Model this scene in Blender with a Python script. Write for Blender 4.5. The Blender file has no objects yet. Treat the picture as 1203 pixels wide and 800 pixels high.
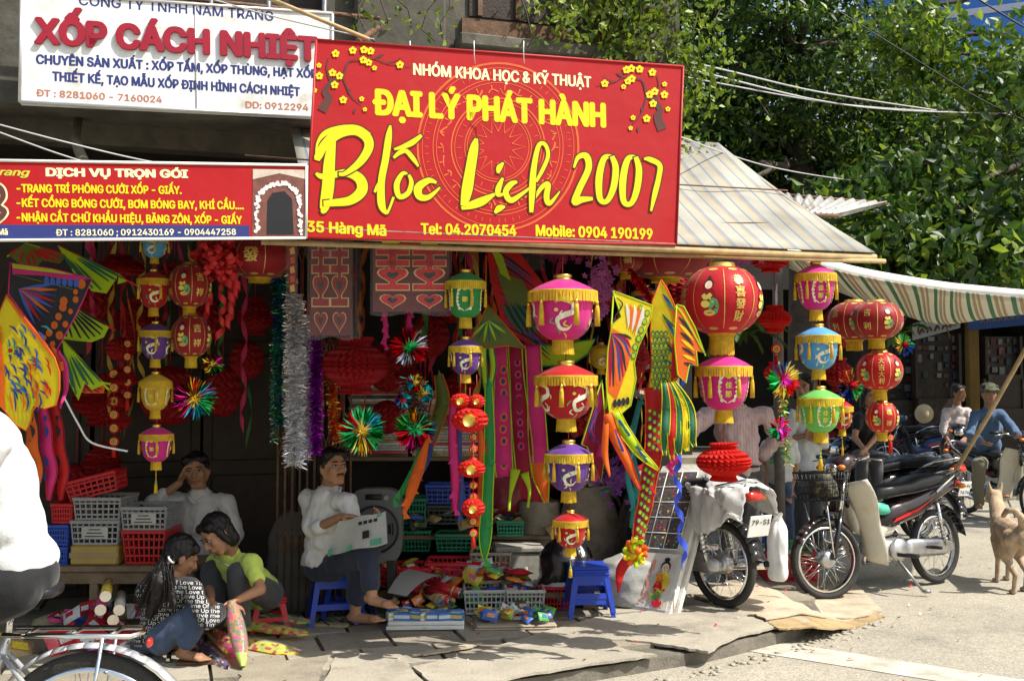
import bpy, math, random
import numpy as np
from mathutils import Vector, Matrix, noise
from mathutils.geometry import tessellate_polygon
from mathutils.bvhtree import BVHTree
R = math.radians
PI = math.pi
sc = bpy.context.scene
COL = sc.collection
rnd = random.Random(7)
# ------------------------------------------------------------------ camera
FPX, EYE, PITCH = 1250.0, 1.55, math.atan(50 / 1250.0)
cam_d = bpy.data.cameras.new('camera')
cam = bpy.data.objects.new('camera', cam_d)
COL.objects.link(cam)
cam.location = (0, 0, EYE)
cam.rotation_euler = (PI / 2 + PITCH, 0, 0)
cam_d.sensor_width = 36
cam_d.lens = 36 * FPX / 1203
cam_d.clip_start = 0.05
cam_d.clip_end = 2000
sc.camera = cam
# ------------------------------------------------------------------ world and sun
SUN_DIR = Vector((0.93, -0.36, 0)).normalized()
SUN_EL = R(54)
world = bpy.data.worlds.new('World')
sc.world = world
world.use_nodes = True
wn = world.node_tree
wn.nodes.clear()
sky = wn.nodes.new('ShaderNodeTexSky')
sky.sky_type = 'NISHITA'
sky.sun_disc = False
sky.sun_elevation = SUN_EL
sky.sun_rotation = math.atan2(SUN_DIR.x, SUN_DIR.y)
sky.air_density = 1.6
sky.dust_density = 3.0
wb = wn.nodes.new('ShaderNodeBackground')
wb.inputs[1].default_value = 0.13
wo = wn.nodes.new('ShaderNodeOutputWorld')
wn.links.new(sky.outputs[0], wb.inputs[0])
wn.links.new(wb.outputs[0], wo.inputs[0])
sun_l = bpy.data.lights.new('sun', 'SUN')
sun_l.energy = 5.0
sun_l.angle = R(0.5)
sun_l.color = (1.0, 0.955, 0.88)
sun = bpy.data.objects.new('sun', sun_l)
COL.objects.link(sun)
to_sun = Vector((SUN_DIR.x * math.cos(SUN_EL), SUN_DIR.y * math.cos(SUN_EL), math.sin(SUN_EL)))
sun.rotation_euler = (-to_sun).to_track_quat('-Z', 'Y').to_euler()
sun.location = (10, -6, 18)
sc.view_settings.view_transform = 'Standard'
sc.view_settings.look = 'None'
sc.view_settings.exposure = 0.62
sc.view_settings.gamma = 1.0
sc.view_settings.use_curve_mapping = False
sc.cycles.max_bounces = 6
sc.cycles.transparent_max_bounces = 12
# ------------------------------------------------------------------ helpers
def W(px, py, Y):
 dx = (px - 601.5) / FPX; dy = (400 - py) / FPX
 d = Vector((dx, math.cos(PITCH) - math.sin(PITCH) * dy, math.sin(PITCH) + math.cos(PITCH) * dy))
 return Vector((0, 0, EYE)) + d * (Y / d.y)
def G(px, py, z=0.0):
 d = W(px, py, 1.0) - Vector((0, 0, EYE))
 return Vector((0, 0, EYE)) + d * ((z - EYE) / d.z)
def V(*a): return Vector(a)
MW = {}
def tag(o, label=None, cat=None, group=None, kind=None):
 if label: o['label'] = label
 if cat: o['category'] = cat
 if group: o['group'] = group
 if kind: o['kind'] = kind
 return o
def thing(name, label, cat, loc=(0, 0, 0), rot=(0, 0, 0), group=None):
 o = bpy.data.objects.new(name, None)
 o.empty_display_size = 0.1
 COL.objects.link(o)
 o.location = loc
 if isinstance(rot, (int, float)): rot = (0, 0, rot)
 o.rotation_euler = rot
 from mathutils import Euler
 MW[o.name] = Matrix.Translation(Vector(loc)) @ Euler(rot).to_matrix().to_4x4()
 return tag(o, label, cat, group)
def copy_tree(o, loc, rot=None, label=None, group=None):
 def rec(s, par):
  c = s.copy(); COL.objects.link(c)
  if par: c.parent = par
  for ch in s.children: rec(ch, c)
  return c
 c = rec(o, None)
 c.location = loc
 if rot is not None: c.rotation_euler = (0, 0, rot) if isinstance(rot, (int, float)) else rot
 if label: c['label'] = label
 if group: c['group'] = group
 return c
class MB:
 def __init__(s):
  s.v = []; s.f = []; s.mi = []; s.sm = []; s.M = None
 def add(s, vs, fs, mat=0, smooth=False):
  b = len(s.v)
  if s.M is not None: vs = [s.M @ Vector(p) for p in vs]
  s.v.extend([tuple(p) for p in vs])
  for f in fs:
   s.f.append(tuple(b + i for i in f)); s.mi.append(mat); s.sm.append(smooth)
  return s
 def box(s, c, size, rot=None, mat=0, ch=0.0):
  hx, hy, hz = size[0] / 2, size[1] / 2, size[2] / 2
  c = Vector(c)
  if rot is None: Rm = Matrix.Identity(3)
  elif isinstance(rot, Matrix): Rm = rot.to_3x3()
  else: Rm = Matrix.Rotation(rot, 3, 'Z')
  if ch <= 0:
   vs = [c + Rm @ Vector((x * hx, y * hy, z * hz)) for x in (-1, 1) for y in (-1, 1) for z in (-1, 1)]
   return s.add(vs, [(0, 1, 3, 2), (4, 6, 7, 5), (0, 4, 5, 1), (2, 3, 7, 6), (0, 2, 6, 4), (1, 5, 7, 3)], mat)
  ch = min(ch, hx * .9, hy * .9, hz * .9)
  vs = []; idx = {}
  for x in (-1, 1):
   for y in (-1, 1):
    for z in (-1, 1):
     for a in range(3):
      p = [x * (hx - ch), y * (hy - ch), z * (hz - ch)]
      p[a] = (x * hx, y * hy, z * hz)[a]
      idx[(x, y, z, a)] = len(vs); vs.append(c + Rm @ Vector(p))
  fs = []
  for a in range(3):
   o = [i for i in range(3) if i != a]
   for sg in (-1, 1):
    q = []
    for (i, j) in ((-1, -1), (1, -1), (1, 1), (-1, 1)):
     k = [0, 0, 0]; k[a] = sg; k[o[0]] = i; k[o[1]] = j
     q.append(idx[(k[0], k[1], k[2], a)])
    if (sg > 0) == (a == 1): q.reverse()
    fs.append(q)
  for a in range(3):
   o = [i for i in range(3) if i != a]
   for i in (-1, 1):
    for j in (-1, 1):
     k1 = [0, 0, 0]; k1[a] = -1; k1[o[0]] = i; k1[o[1]] = j
     k2 = list(k1); k2[a] = 1
     q = [idx[(*k1, o[0])], idx[(*k2, o[0])], idx[(*k2, o[1])], idx[(*k1, o[1])]]
     if (i * j > 0) != (a == 1): q.reverse()
     fs.append(q)
  for x in (-1, 1):
   for y in (-1, 1):
    for z in (-1, 1):
     q = [idx[(x, y, z, a)] for a in range(3)]
     if x * y * z < 0: q.reverse()
     fs.append(q)
  return s.add(vs, fs, mat)
 def tube(s, pts, r, n=8, mat=0, smooth=True, caps=True, flat=None):
  pts = [Vector(p) for p in pts]
  m = len(pts)
  rs = [r] * m if isinstance(r, (int, float)) else list(r)
  vs = []
  prev = None
  for i, p in enumerate(pts):
   t = (pts[min(i + 1, m - 1)] - pts[max(i - 1, 0)])
   if t.length < 1e-9: t = Vector((0, 0, 1))
   t.normalize()
   if prev is None:
    up = Vector((0, 0, 1)) if abs(t.z) < .9 else Vector((0, 1, 0))
    a = t.cross(up).normalized()
   else:
    a = (prev - t * prev.dot(t))
    if a.length < 1e-6: a = t.orthogonal()
    a.normalize()
   b = t.cross(a)
   prev = a
   for k in range(n):
    th = 2 * PI * k / n
    vs.append(p + (a * math.cos(th) + b * math.sin(th) * (flat or 1)) * rs[i])
  fs = []
  for i in range(m - 1):
   for k in range(n):
    k2 = (k + 1) % n
    fs.append((i * n + k, i * n + k2, (i + 1) * n + k2, (i + 1) * n + k))
  s.add(vs, fs, mat, smooth)
  if caps:
   b = len(s.v) - len(vs)
   s.f.append(tuple(b + k for k in reversed(range(n)))); s.mi.append(mat); s.sm.append(False)
   s.f.append(tuple(b + (m - 1) * n + k for k in range(n))); s.mi.append(mat); s.sm.append(False)
  return s
 def lathe(s, prof, n=16, c=(0, 0, 0), M=None, mat=0, smooth=True, rib=None, a0=0.0, a1=2 * PI):
  c = Vector(c); vs = []; full = abs(a1 - a0 - 2 * PI) < 1e-6
  cols = n if full else n + 1
  for j, (r, z) in enumerate(prof):
   for k in range(cols):
    th = a0 + (a1 - a0) * k / n
    rr = r * (rib(th, j) if rib else 1)
    p = Vector((rr * math.cos(th), rr * math.sin(th), z))
    vs.append(c + (M @ p if M is not None else p))
  fs = []
  for j in range(len(prof) - 1):
   for k in range(n):
    k2 = (k + 1) % cols
    fs.append((j * cols + k, j * cols + k2, (j + 1) * cols + k2, (j + 1) * cols + k))
  return s.add(vs, fs, mat, smooth)
 def ell(s, c, r, rot=None, nu=12, nv=8, mat=0):
  c = Vector(c)
  if isinstance(r, (int, float)): r = (r, r, r)
  vs = []; fs = []
  vs.append(Vector((0, 0, r[2])))
  for j in range(1, nv):
   ph = PI * j / nv
   for k in range(nu):
    th = 2 * PI * k / nu
    vs.append(Vector((r[0] * math.sin(ph) * math.cos(th), r[1] * math.sin(ph) * math.sin(th), r[2] * math.cos(ph))))
  vs.append(Vector((0, 0, -r[2])))
  for k in range(nu):
   fs.append((0, 1 + k, 1 + (k + 1) % nu))
   e = len(vs) - 1; b = 1 + (nv - 2) * nu
   fs.append((e, b + (k + 1) % nu, b + k))
  for j in range(nv - 2):
   for k in range(nu):
    a = 1 + j * nu; k2 = (k + 1) % nu
    fs.append((a + k, a + nu + k, a + nu + k2, a + k2))
  if rot is not None:
   rot = rot.to_3x3(); vs = [rot @ p for p in vs]
  return s.add([c + p for p in vs], fs, mat, True)
 def prism(s, poly, th, mat=0, sides=True):
  """poly: 3D points of a planar outline, th: thickness vector (from the poly to its back)"""
  poly = [Vector(p) for p in poly]; th = Vector(th); n = len(poly)
  tr = tessellate_polygon([poly])
  vs = poly + [p + th for p in poly]
  fs = [tuple(t) for t in tr] + [tuple(n + i for i in reversed(t)) for t in tr]
  if sides: fs += [(i, (i + 1) % n, n + (i + 1) % n, n + i) for i in range(n)]
  return s.add(vs, fs, mat)
 def quad(s, a, b, c, d, mat=0): return s.add([a, b, c, d], [(0, 1, 2, 3)], mat)
 def grid(s, fn, nu, nv, mat=0, smooth=True):
  vs = [fn(i / nu, j / nv) for j in range(nv + 1) for i in range(nu + 1)]
  fs = [(j * (nu + 1) + i, j * (nu + 1) + i + 1, (j + 1) * (nu + 1) + i + 1, (j + 1) * (nu + 1) + i) for j in range(nv) for i in range(nu)]
  return s.add(vs, fs, mat, smooth)
 def mesh(s, name, mats):
  me = bpy.data.meshes.new(name)
  me.from_pydata(s.v, [], s.f)
  if not isinstance(mats, (list, tuple)): mats = [mats]
  for m in mats: me.materials.append(m)
  me.polygons.foreach_set('material_index', s.mi)
  me.polygons.foreach_set('use_smooth', s.sm)
  me.update()
  return me
 def build(s, name, mats, parent=None, world=True, solid=0):
  me = s.mesh(name, mats)
  o = bpy.data.objects.new(name, me)
  COL.objects.link(o)
  if parent is not None:
   o.parent = parent
   if parent.name in MW:
    MW[o.name] = MW[parent.name]
    if world: me.transform(MW[parent.name].inverted())
  else:
   MW[o.name] = Matrix.Identity(4)
  if name in ('petals', 'leaves', 'twigs', 'stems', 'fronds', 'crown', 'rubble'): o['kind'] = 'stuff'
  if solid:
   md = o.modifiers.new('solid', 'SOLIDIFY'); md.thickness = solid; md.offset = 0
  return o
def spline(pts, k=6):
 """Catmull-Rom through points (tuples of any length)"""
 P = [np.array(p, float) for p in pts]
 out = []
 for i in range(len(P) - 1):
  p0 = P[max(i - 1, 0)]; p1 = P[i]; p2 = P[i + 1]; p3 = P[min(i + 2, len(P) - 1)]
  for j in range(k):
   t = j / k
   out.append(.5 * ((2 * p1) + (-p0 + p2) * t + (2 * p0 - 5 * p1 + 4 * p2 - p3) * t * t + (-p0 + 3 * p1 - 3 * p2 + p3) * t ** 3))
 out.append(P[-1])
 return out
# ------------------------------------------------------------------ materials
MATS = {}
def mat(name, col, rough=.6, metal=0., var=.12, scale=6., bump=0., bscale=60., trans=0., coat=0., dirt=None, alpha=1., spec=.3, coords='Object', emit=0, wave=None, sheen=0):
 if name in MATS: return MATS[name]
 m = bpy.data.materials.new(name); MATS[name] = m
 m.use_nodes = True
 nt = m.node_tree; N = nt.nodes; L = nt.links; N.clear()
 out = N.new('ShaderNodeOutputMaterial')
 p = N.new('ShaderNodeBsdfPrincipled')
 p.inputs['Roughness'].default_value = rough
 p.inputs['Metallic'].default_value = metal
 p.inputs['Coat Weight'].default_value = coat
 p.inputs['Coat Roughness'].default_value = .12
 p.inputs['Specular IOR Level'].default_value = spec
 if sheen: p.inputs['Sheen Weight'].default_value = sheen
 p.inputs['Alpha'].default_value = alpha
 tc = N.new('ShaderNodeTexCoord')
 nz = N.new('ShaderNodeTexNoise'); nz.inputs['Scale'].default_value = scale; nz.inputs['Detail'].default_value = 6
 nz.inputs['Roughness'].default_value = .62
 L.new(tc.outputs[coords], nz.inputs['Vector'])
 mr = N.new('ShaderNodeMapRange'); mr.inputs[1].default_value = .3; mr.inputs[2].default_value = .7
 mr.inputs[3].default_value = 1 - var; mr.inputs[4].default_value = 1 + var
 L.new(nz.outputs[0], mr.inputs[0])
 mx = N.new('ShaderNodeMix'); mx.data_type = 'RGBA'; mx.blend_type = 'MULTIPLY'; mx.inputs[0].default_value = 1
 mx.inputs[6].default_value = (*col, 1)
 L.new(mr.outputs[0], mx.inputs[7])
 cout = mx.outputs[2]
 if wave:      # stripes: (colour, scale, axis, threshold)
  wv = N.new('ShaderNodeTexWave'); wv.inputs['Scale'].default_value = wave[1]; wv.bands_direction = wave[2]
  wv.inputs['Distortion'].default_value = wave[4] if len(wave) > 4 else 0
  L.new(tc.outputs[coords], wv.inputs['Vector'])
  rp = N.new('ShaderNodeMapRange'); rp.inputs[1].default_value = wave[3] - .03; rp.inputs[2].default_value = wave[3] + .03
  L.new(wv.outputs[1], rp.inputs[0])
  m3 = N.new('ShaderNodeMix'); m3.data_type = 'RGBA'; m3.inputs[7].default_value = (*wave[0], 1)
  L.new(rp.outputs[0], m3.inputs[0]); L.new(cout, m3.inputs[6]); cout = m3.outputs[2]
 if dirt:      # (colour, amount 0..1, scale)
  n2 = N.new('ShaderNodeTexNoise'); n2.inputs['Scale'].default_value = dirt[2]; n2.inputs['Detail'].default_value = 8
  n2.inputs['Roughness'].default_value = .7
  L.new(tc.outputs[coords], n2.inputs['Vector'])
  r2 = N.new('ShaderNodeMapRange'); r2.inputs[1].default_value = .62 - dirt[1] * .35; r2.inputs[2].default_value = .78 - dirt[1] * .2
  L.new(n2.outputs[0], r2.inputs[0])
  m2 = N.new('ShaderNodeMix'); m2.data_type = 'RGBA'; m2.inputs[7].default_value = (*dirt[0], 1)
  L.new(r2.outputs[0], m2.inputs[0]); L.new(cout, m2.inputs[6]); cout = m2.outputs[2]
 L.new(cout, p.inputs['Base Color'])
 if emit:
  p.inputs['Emission Strength'].default_value = emit; L.new(cout, p.inputs['Emission Color'])
 if bump:
  n3 = N.new('ShaderNodeTexNoise'); n3.inputs['Scale'].default_value = bscale; n3.inputs['Detail'].default_value = 5
  L.new(tc.outputs[coords], n3.inputs['Vector'])
  b = N.new('ShaderNodeBump'); b.inputs['Strength'].default_value = min(bump, 1); b.inputs['Distance'].default_value = .01 if bump <= 1 else .01 * bump
  L.new(n3.outputs[0], b.inputs['Height']); L.new(b.outputs[0], p.inputs['Normal'])
 sh = p.outputs[0]
 if trans:
  t = N.new('ShaderNodeBsdfTranslucent'); L.new(cout, t.inputs[0])
  ms = N.new('ShaderNodeMixShader'); ms.inputs[0].default_value = trans
  L.new(sh, ms.inputs[1]); L.new(t.outputs[0], ms.inputs[2]); sh = ms.outputs[0]
 L.new(sh, out.inputs[0])
 return m
def film(name, col=(.9, .9, .9), alpha=.25, rough=.15):
 """crinkled clear plastic film"""
 if name in MATS: return MATS[name]
 m = mat(name, col, rough=rough, alpha=alpha, bump=.9, bscale=22, var=.05, spec=.9)
 return m
C = dict(
 red=(.55, .012, .018), dred=(.28, .008, .012), pink=(.72, .03, .28), yel=(.75, .52, .03), gold=(.62, .42, .06),
 green=(.03, .33, .08), lime=(.35, .62, .06), purple=(.16, .05, .32), blue=(.06, .3, .68), navy=(.02, .03, .16),
 orange=(.78, .15, .02), white=(.78, .78, .76), black=(.012, .012, .013), teal=(.02, .3, .26))
# ------------------------------------------------------------------ text
import os
def _fonts():
 base = os.path.join(bpy.utils.resource_path('LOCAL'), 'datafiles', 'fonts'); out = {}
 for k, f in (('inter', 'Inter.woff2'), ('cjk', 'Noto Sans CJK Regular.woff2')):
  try: out[k] = bpy.data.fonts.load(os.path.join(base, f))
  except Exception: out[k] = None
 return out
FONTS = _fonts()
_TM = {}
def text_mesh(s, bold=0.0, shear=0.0, extrude=0.0, res=3, spacing=1.0):
 """flat text mesh; every outer contour is filled with its own holes, so overlapping contours stay solid"""
 key = (s, shear, spacing)
 if key in _TM: return _TM[key]
 cu = bpy.data.curves.new('t', 'FONT')
 cu.body = s; cu.size = 1; cu.shear = shear; cu.space_character = spacing
 f = FONTS['cjk'] if any(ord(c) > 0x2e80 for c in s) else FONTS['inter']
 if f: cu.font = f
 o = bpy.data.objects.new('t', cu); COL.objects.link(o)
 dg = bpy.context.evaluated_depsgraph_get()
 c2 = o.evaluated_get(dg).to_curve(dg)
 polys = []
 for sp in c2.splines:
  b = sp.bezier_points; n = len(b); P = []
  for i in range(n):
   p0, p3 = b[i].co, b[(i + 1) % n].co; h1, h2 = b[i].handle_right, b[(i + 1) % n].handle_left
   d = p3 - p0
   straight = d.length < 1e-6 or (abs(d.cross(h1 - p0).z) < 1e-4 * max(d.length, .01) and abs(d.cross(h2 - p0).z) < 1e-4 * max(d.length, .01))
   for k in range(1 if straight else res):
    t = k / res if not straight else 0
    q = p0 * (1 - t) ** 3 + h1 * 3 * t * (1 - t) ** 2 + h2 * 3 * t * t * (1 - t) + p3 * t ** 3
    if not P or (P[-1] - q).length > 1e-4: P.append(Vector((q.x, q.y, 0)))
  if len(P) >= 3:
   A = sum(P[i].x * P[(i + 1) % len(P)].y - P[(i + 1) % len(P)].x * P[i].y for i in range(len(P))) / 2
   if abs(A) > 1e-6: polys.append((A, P))
 o.to_mesh_clear() if 0 else None
 bpy.data.objects.remove(o); bpy.data.curves.remove(cu)
 if not polys: return np.zeros((1, 3)), []
 big = max(polys, key=lambda a: abs(a[0]))[0]; sg = 1 if big > 0 else -1
 def inside(p, P):
  c = False
  for i in range(len(P)):
   a, b_ = P[i], P[(i + 1) % len(P)]
   if (a.y > p.y) != (b_.y > p.y) and p.x < (b_.x - a.x) * (p.y - a.y) / (b_.y - a.y) + a.x: c = not c
  return c
 outs = [p for p in polys if p[0] * sg > 0]; holes = [p for p in polys if p[0] * sg < 0]
 own = [[] for _ in outs]
 for h in holes:
  best = None
  for i, q in enumerate(outs):
   if inside(h[1][0], q[1]) and (best is None or abs(q[0]) < abs(outs[best][0])): best = i
  if best is not None: own[best].append(h[1])
 V_ = []; F_ = []
 for gi, ((A, P), hs) in enumerate(zip(outs, own)):
  lift = .00003 * (gi % 7)
  L = [P] + hs; tr = tessellate_polygon(L); b0 = len(V_)
  for l in L: V_.extend([(p.x, p.y, lift) for p in l])
  F_.extend([(b0 + t[0], b0 + t[1], b0 + t[2]) for t in tr])
 _TM[key] = (np.array(V_), F_)
 return _TM[key]
class Plane:
 """flat board in the world, given by origin and two axes; pixels map to it by ray casting"""
 def __init__(s, o, u, v):
  s.o = Vector(o); s.u = Vector(u).normalized(); v = Vector(v)
  s.n = s.u.cross(v).normalized(); s.v = s.n.cross(s.u).normalized()
  if s.n.y > 0: s.n = -s.n
 def px(s, x, y):
  d = W(x, y, 1.0) - Vector((0, 0, EYE)); e = Vector((0, 0, EYE))
  t = (s.o - e).dot(s.n) / d.dot(s.n)
  q = e + d * t - s.o
  return q.dot(s.u), q.dot(s.v)
 def at(s, a, b, h=0.0): return s.o + s.u * a + s.v * b + s.n * h
 def text(s, mb, string, p0, p1, cap, h=.003, bold=.0, shear=0., depth=.0, mat=0, capref=.72, spacing=1.):
  """string between pixel p0 (left end of baseline) and p1 (right end); cap = cap height in pixels"""
  co, fs = text_mesh(string, bold, shear, 0, 3, spacing)
  a0, b0 = s.px(*p0); a1, b1 = s.px(*p1)
  c0, d0 = s.px((p0[0] + p1[0]) / 2, (p0[1] + p1[1]) / 2); c1, d1 = s.px((p0[0] + p1[0]) / 2, (p0[1] + p1[1]) / 2 - cap)
  ch = d1 - d0
  if FONTS['inter']: capref = .509
  x0, x1 = co[:, 0].min(), co[:, 0].max()
  sx = 1 / (x1 - x0); sy = ch / capref
  offs = [(0, 0)] if not bold else [(-bold, 0), (bold, 0), (0, bold * .6), (0, -bold * .6), (-bold * .6, bold * .5), (bold * .6, -bold * .5), (bold * .6, bold * .5), (-bold * .6, -bold * .5)]
  for oi, (ox, oy) in enumerate(offs):
   vs = []
   for x, y, z in co:
    t = (x + ox - x0) * sx
    vs.append(s.at(a0 + (a1 - a0) * t, b0 + (b1 - b0) * t + (y + oy) * sy, h * .3 + .00007 * oi + z))
   mb.add(vs, fs, mat)
  if depth:
   from collections import Counter
   ec = Counter(); ed = {}
   for f in fs:
    for i in range(len(f)):
     e = (f[i], f[(i + 1) % len(f)]); k = tuple(sorted(e)); ec[k] += 1; ed[k] = e
   n_ = len(co); tot = len(mb.v); start = tot - n_ * len(offs)
   for oi in range(len(offs)):
    top = [Vector(p) for p in mb.v[start + oi * n_:start + (oi + 1) * n_]]
    back = [p - s.n * depth for p in top]
    mb.add(top + back, [(e[1], e[0], n_ + e[0], n_ + e[1]) for k, e in ed.items() if ec[k] == 1], mat)
 def poly(s, mb, pts, h=.003, mat=0):
  P = [s.at(*s.px(*p), h) for p in pts]
  tr = tessellate_polygon([P]); mb.add(P, [tuple(t) for t in tr], mat)
 def stroke(s, mb, pts, h=.003, mat=0, k=7, grow=0.0):
  """brush stroke: pts = (x, y, half width) in pixels"""
  q = spline(pts, k); n = len(q); Lf = []; Rt = []
  for i, c in enumerate(q):
   t = q[min(i + 1, n - 1)] - q[max(i - 1, 0)]; t = t[:2]; l = math.hypot(*t) or 1; t = t / l
   w = max(c[2], .15) + grow
   e = (-grow if i == 0 else grow if i == n - 1 else 0)
   Lf.append((c[0] - t[1] * w + t[0] * e, c[1] + t[0] * w + t[1] * e)); Rt.append((c[0] + t[1] * w + t[0] * e, c[1] - t[0] * w + t[1] * e))
  vs = [s.at(*s.px(*p), h + .00004 * i) for i, p in enumerate(Lf)] + [s.at(*s.px(*p), h + .00004 * i) for i, p in enumerate(Rt)]
  mb.add(vs, [(i, i + 1, n + i + 1, n + i) for i in range(n - 1)], mat)
# ================================================================== SETTING
FA0 = Vector((-.984, 5.05, 0)); FU = Vector((.9545, .2983, 0)).normalized(); FW = Vector((-FU.y, FU.x, 0))
def FA(a, d, z=0.0): return FA0 + FU * a + FW * d + Vector((0, 0, z))
FROT = math.atan2(FU.y, FU.x)
RF = Matrix.Rotation(FROT, 3, 'Z')
m_ground = mat('dusty_ground', (.2, .185, .16), .95, var=.2, scale=.6, bump=.4, bscale=30)
def road_mat():
 m = mat('asphalt_dusty', (.33, .3, .235), .93, var=.13, scale=2.2, bump=.55, bscale=120, dirt=((.17, .155, .13), .35, 1.1))
 N = m.node_tree.nodes; L = m.node_tree.links
 p = [n for n in N if n.type == 'BSDF_PRINCIPLED'][0]
 src = p.inputs['Base Color'].links[0].from_socket
 tc = [n for n in N if n.type == 'TEX_COORD'][0]
 v = N.new('ShaderNodeTexVoronoi'); v.inputs['Scale'].default_value = 110
 L.new(tc.outputs['Object'], v.inputs['Vector'])
 r = N.new('ShaderNodeMapRange'); r.inputs[1].default_value = 0; r.inputs[2].default_value = 1; r.inputs[3].default_value = .62; r.inputs[4].default_value = 1.3
 L.new(v.outputs['Color'], r.inputs[0])
 x = N.new('ShaderNodeMix'); x.data_type = 'RGBA'; x.blend_type = 'MULTIPLY'; x.inputs[0].default_value = 1
 L.new(src, x.inputs[6]); L.new(r.outputs[0], x.inputs[7]); L.new(x.outputs[2], p.inputs['Base Color'])
 return m
m_road = road_mat()
m_slab = mat('paving_concrete', (.27, .235, .175), .9, var=.16, scale=5, bump=.5, bscale=70, dirt=((.15, .135, .115), .4, 3.0))
m_slab2 = mat('paving_concrete_pale', (.33, .3, .235), .9, var=.14, scale=4, bump=.5, bscale=60, dirt=((.2, .175, .14), .35, 3.5))
m_joint = mat('joint_dirt', (.075, .066, .055), .95, var=.3, scale=12, bump=.6)
m_paint = mat('road_paint', (.5, .47, .39), .8, var=.1, scale=6, dirt=((.31, .285, .23), .7, 5.0))
m_ply = mat('weathered_plywood', (.42, .35, .25), .85, var=.16, scale=5, bump=.4, bscale=40, dirt=((.24, .2, .15), .4, 3.0))
m_ply2 = mat('split_plywood_edge', (.33, .235, .12), .85, var=.3, scale=14, bump=.4)
m_conc = mat('old_concrete', (.13, .12, .09), .92, var=.45, scale=2.2, bump=.8, bscale=14, dirt=((.05, .047, .04), .62, 1.6))
m_dark = mat('near_black_wall', (.017, .014, .012), .85, var=.35, scale=3, bump=.4, bscale=16)  # one near-black tone for inner walls, ceiling and far roofs
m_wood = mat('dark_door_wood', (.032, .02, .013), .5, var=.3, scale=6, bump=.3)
m_oldwood = mat('old_timber', (.2, .14, .085), .8, var=.3, scale=9, bump=.4)
m_bamboo = mat('bamboo', (.42, .3, .15), .55, var=.25, scale=14)
m_grey = mat('grey_metal', (.3, .3, .3), .4, .8, var=.15)
m_rust = mat('rusty_steel', (.13, .075, .045), .75, .3, var=.35, scale=18, bump=.3)
m_blk = mat('black_plastic', (.018, .018, .02), .38, var=.15)
m_chrome = mat('chrome', (.75, .75, .74), .14, 1.0, var=.04)
m_alu = mat('cast_aluminium', (.5, .5, .5), .38, .9, var=.12, scale=14)
mb = MB(); mb.quad((-300, -300, -.03), (300, -300, -.03), (300, 500, -.03), (-300, 500, -.03)); tag(mb.build('ground', m_ground), kind='structure')
mb = MB(); mb.quad((-30, -6, 0), (30, -6, 0), (30, 20.6, 0), (-30, 20.6, 0)); tag(mb.build('road', m_road), kind='structure')
mb = MB()
mb.prism([(8, 20.5, .12), (30, 18.5, .12), (30, 24, .12), (-4, 24, .12), (-4, 20.5, .12)], (0, 0, -.14)); tag(mb.build('far_pavement', m_slab), kind='structure')
# kerb line and pavement
KERB = [(-7, 3.1), (-2.5, 4.5), (.08, 5.42), (1.08, 5.98), (1.72, 6.5), (2.0, 6.95), (2.1, 7.6), (2.2, 9), (2.9, 13), (-7, 13)]
pav = MB(); pav.prism([(x, y, .066) for x, y in KERB], (0, 0, -.08)); pav_o = pav.build('pavement', mat('pavement_bed', (.14, .125, .1), .95, var=.3, scale=8, bump=.6)); tag(pav_o, kind='structure')
def in_kerb(x, y):
 n = len(KERB); c = False
 for i in range(n):
  x0, y0 = KERB[i]; x1, y1 = KERB[(i + 1) % n]
  if (y0 > y) != (y1 > y) and x < (x1 - x0) * (y - y0) / (y1 - y0) + x0: c = not c
 return c
slabs = []
for k in range(4):
 rr = random.Random(k)
 s_ = MB(); hx, hy = .19, .19
 jit = lambda: rr.uniform(-.006, .004)
 top = [(-hx + jit(), -hy + jit(), .0), (hx + jit(), -hy + jit(), 0), (hx + jit(), hy + jit(), 0), (-hx + jit(), hy + jit(), 0)]
 if k == 2: top[1:2] = [(hx - .07, -hy, 0), (hx - .05, -hy + .05, 0), (hx, -hy + .06, 0)]
 s_.prism(top, (0, 0, -.03))
 slabs.append(s_.mesh('paving_slab', [m_slab, m_slab2][k % 2]))
for i in range(-9, 12):
 for j in range(-4, 9):
  a = i * .402 + (.2 if j % 2 else 0); d = j * .402 - .6
  p = FA(a, d)
  if not all(in_kerb(p.x + ex, p.y + ey) for ex in (-.15, .15) for ey in (-.2, .1)): continue
  q = (601.5 + p.x / p.y * FPX)
  if q < -120 or q > 1300: continue
  o = bpy.data.objects.new('paving_slab', slabs[rnd.randrange(4)]); COL.objects.link(o)
  o.parent = pav_o; o.location = (p.x, p.y, .088 + rnd.uniform(-.004, .004))
  o.rotation_euler = (R(rnd.uniform(-.8, .8)), R(rnd.uniform(-.8, .8)), FROT + R(rnd.uniform(-.8, .8)) + rnd.choice((0, PI)))
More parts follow.
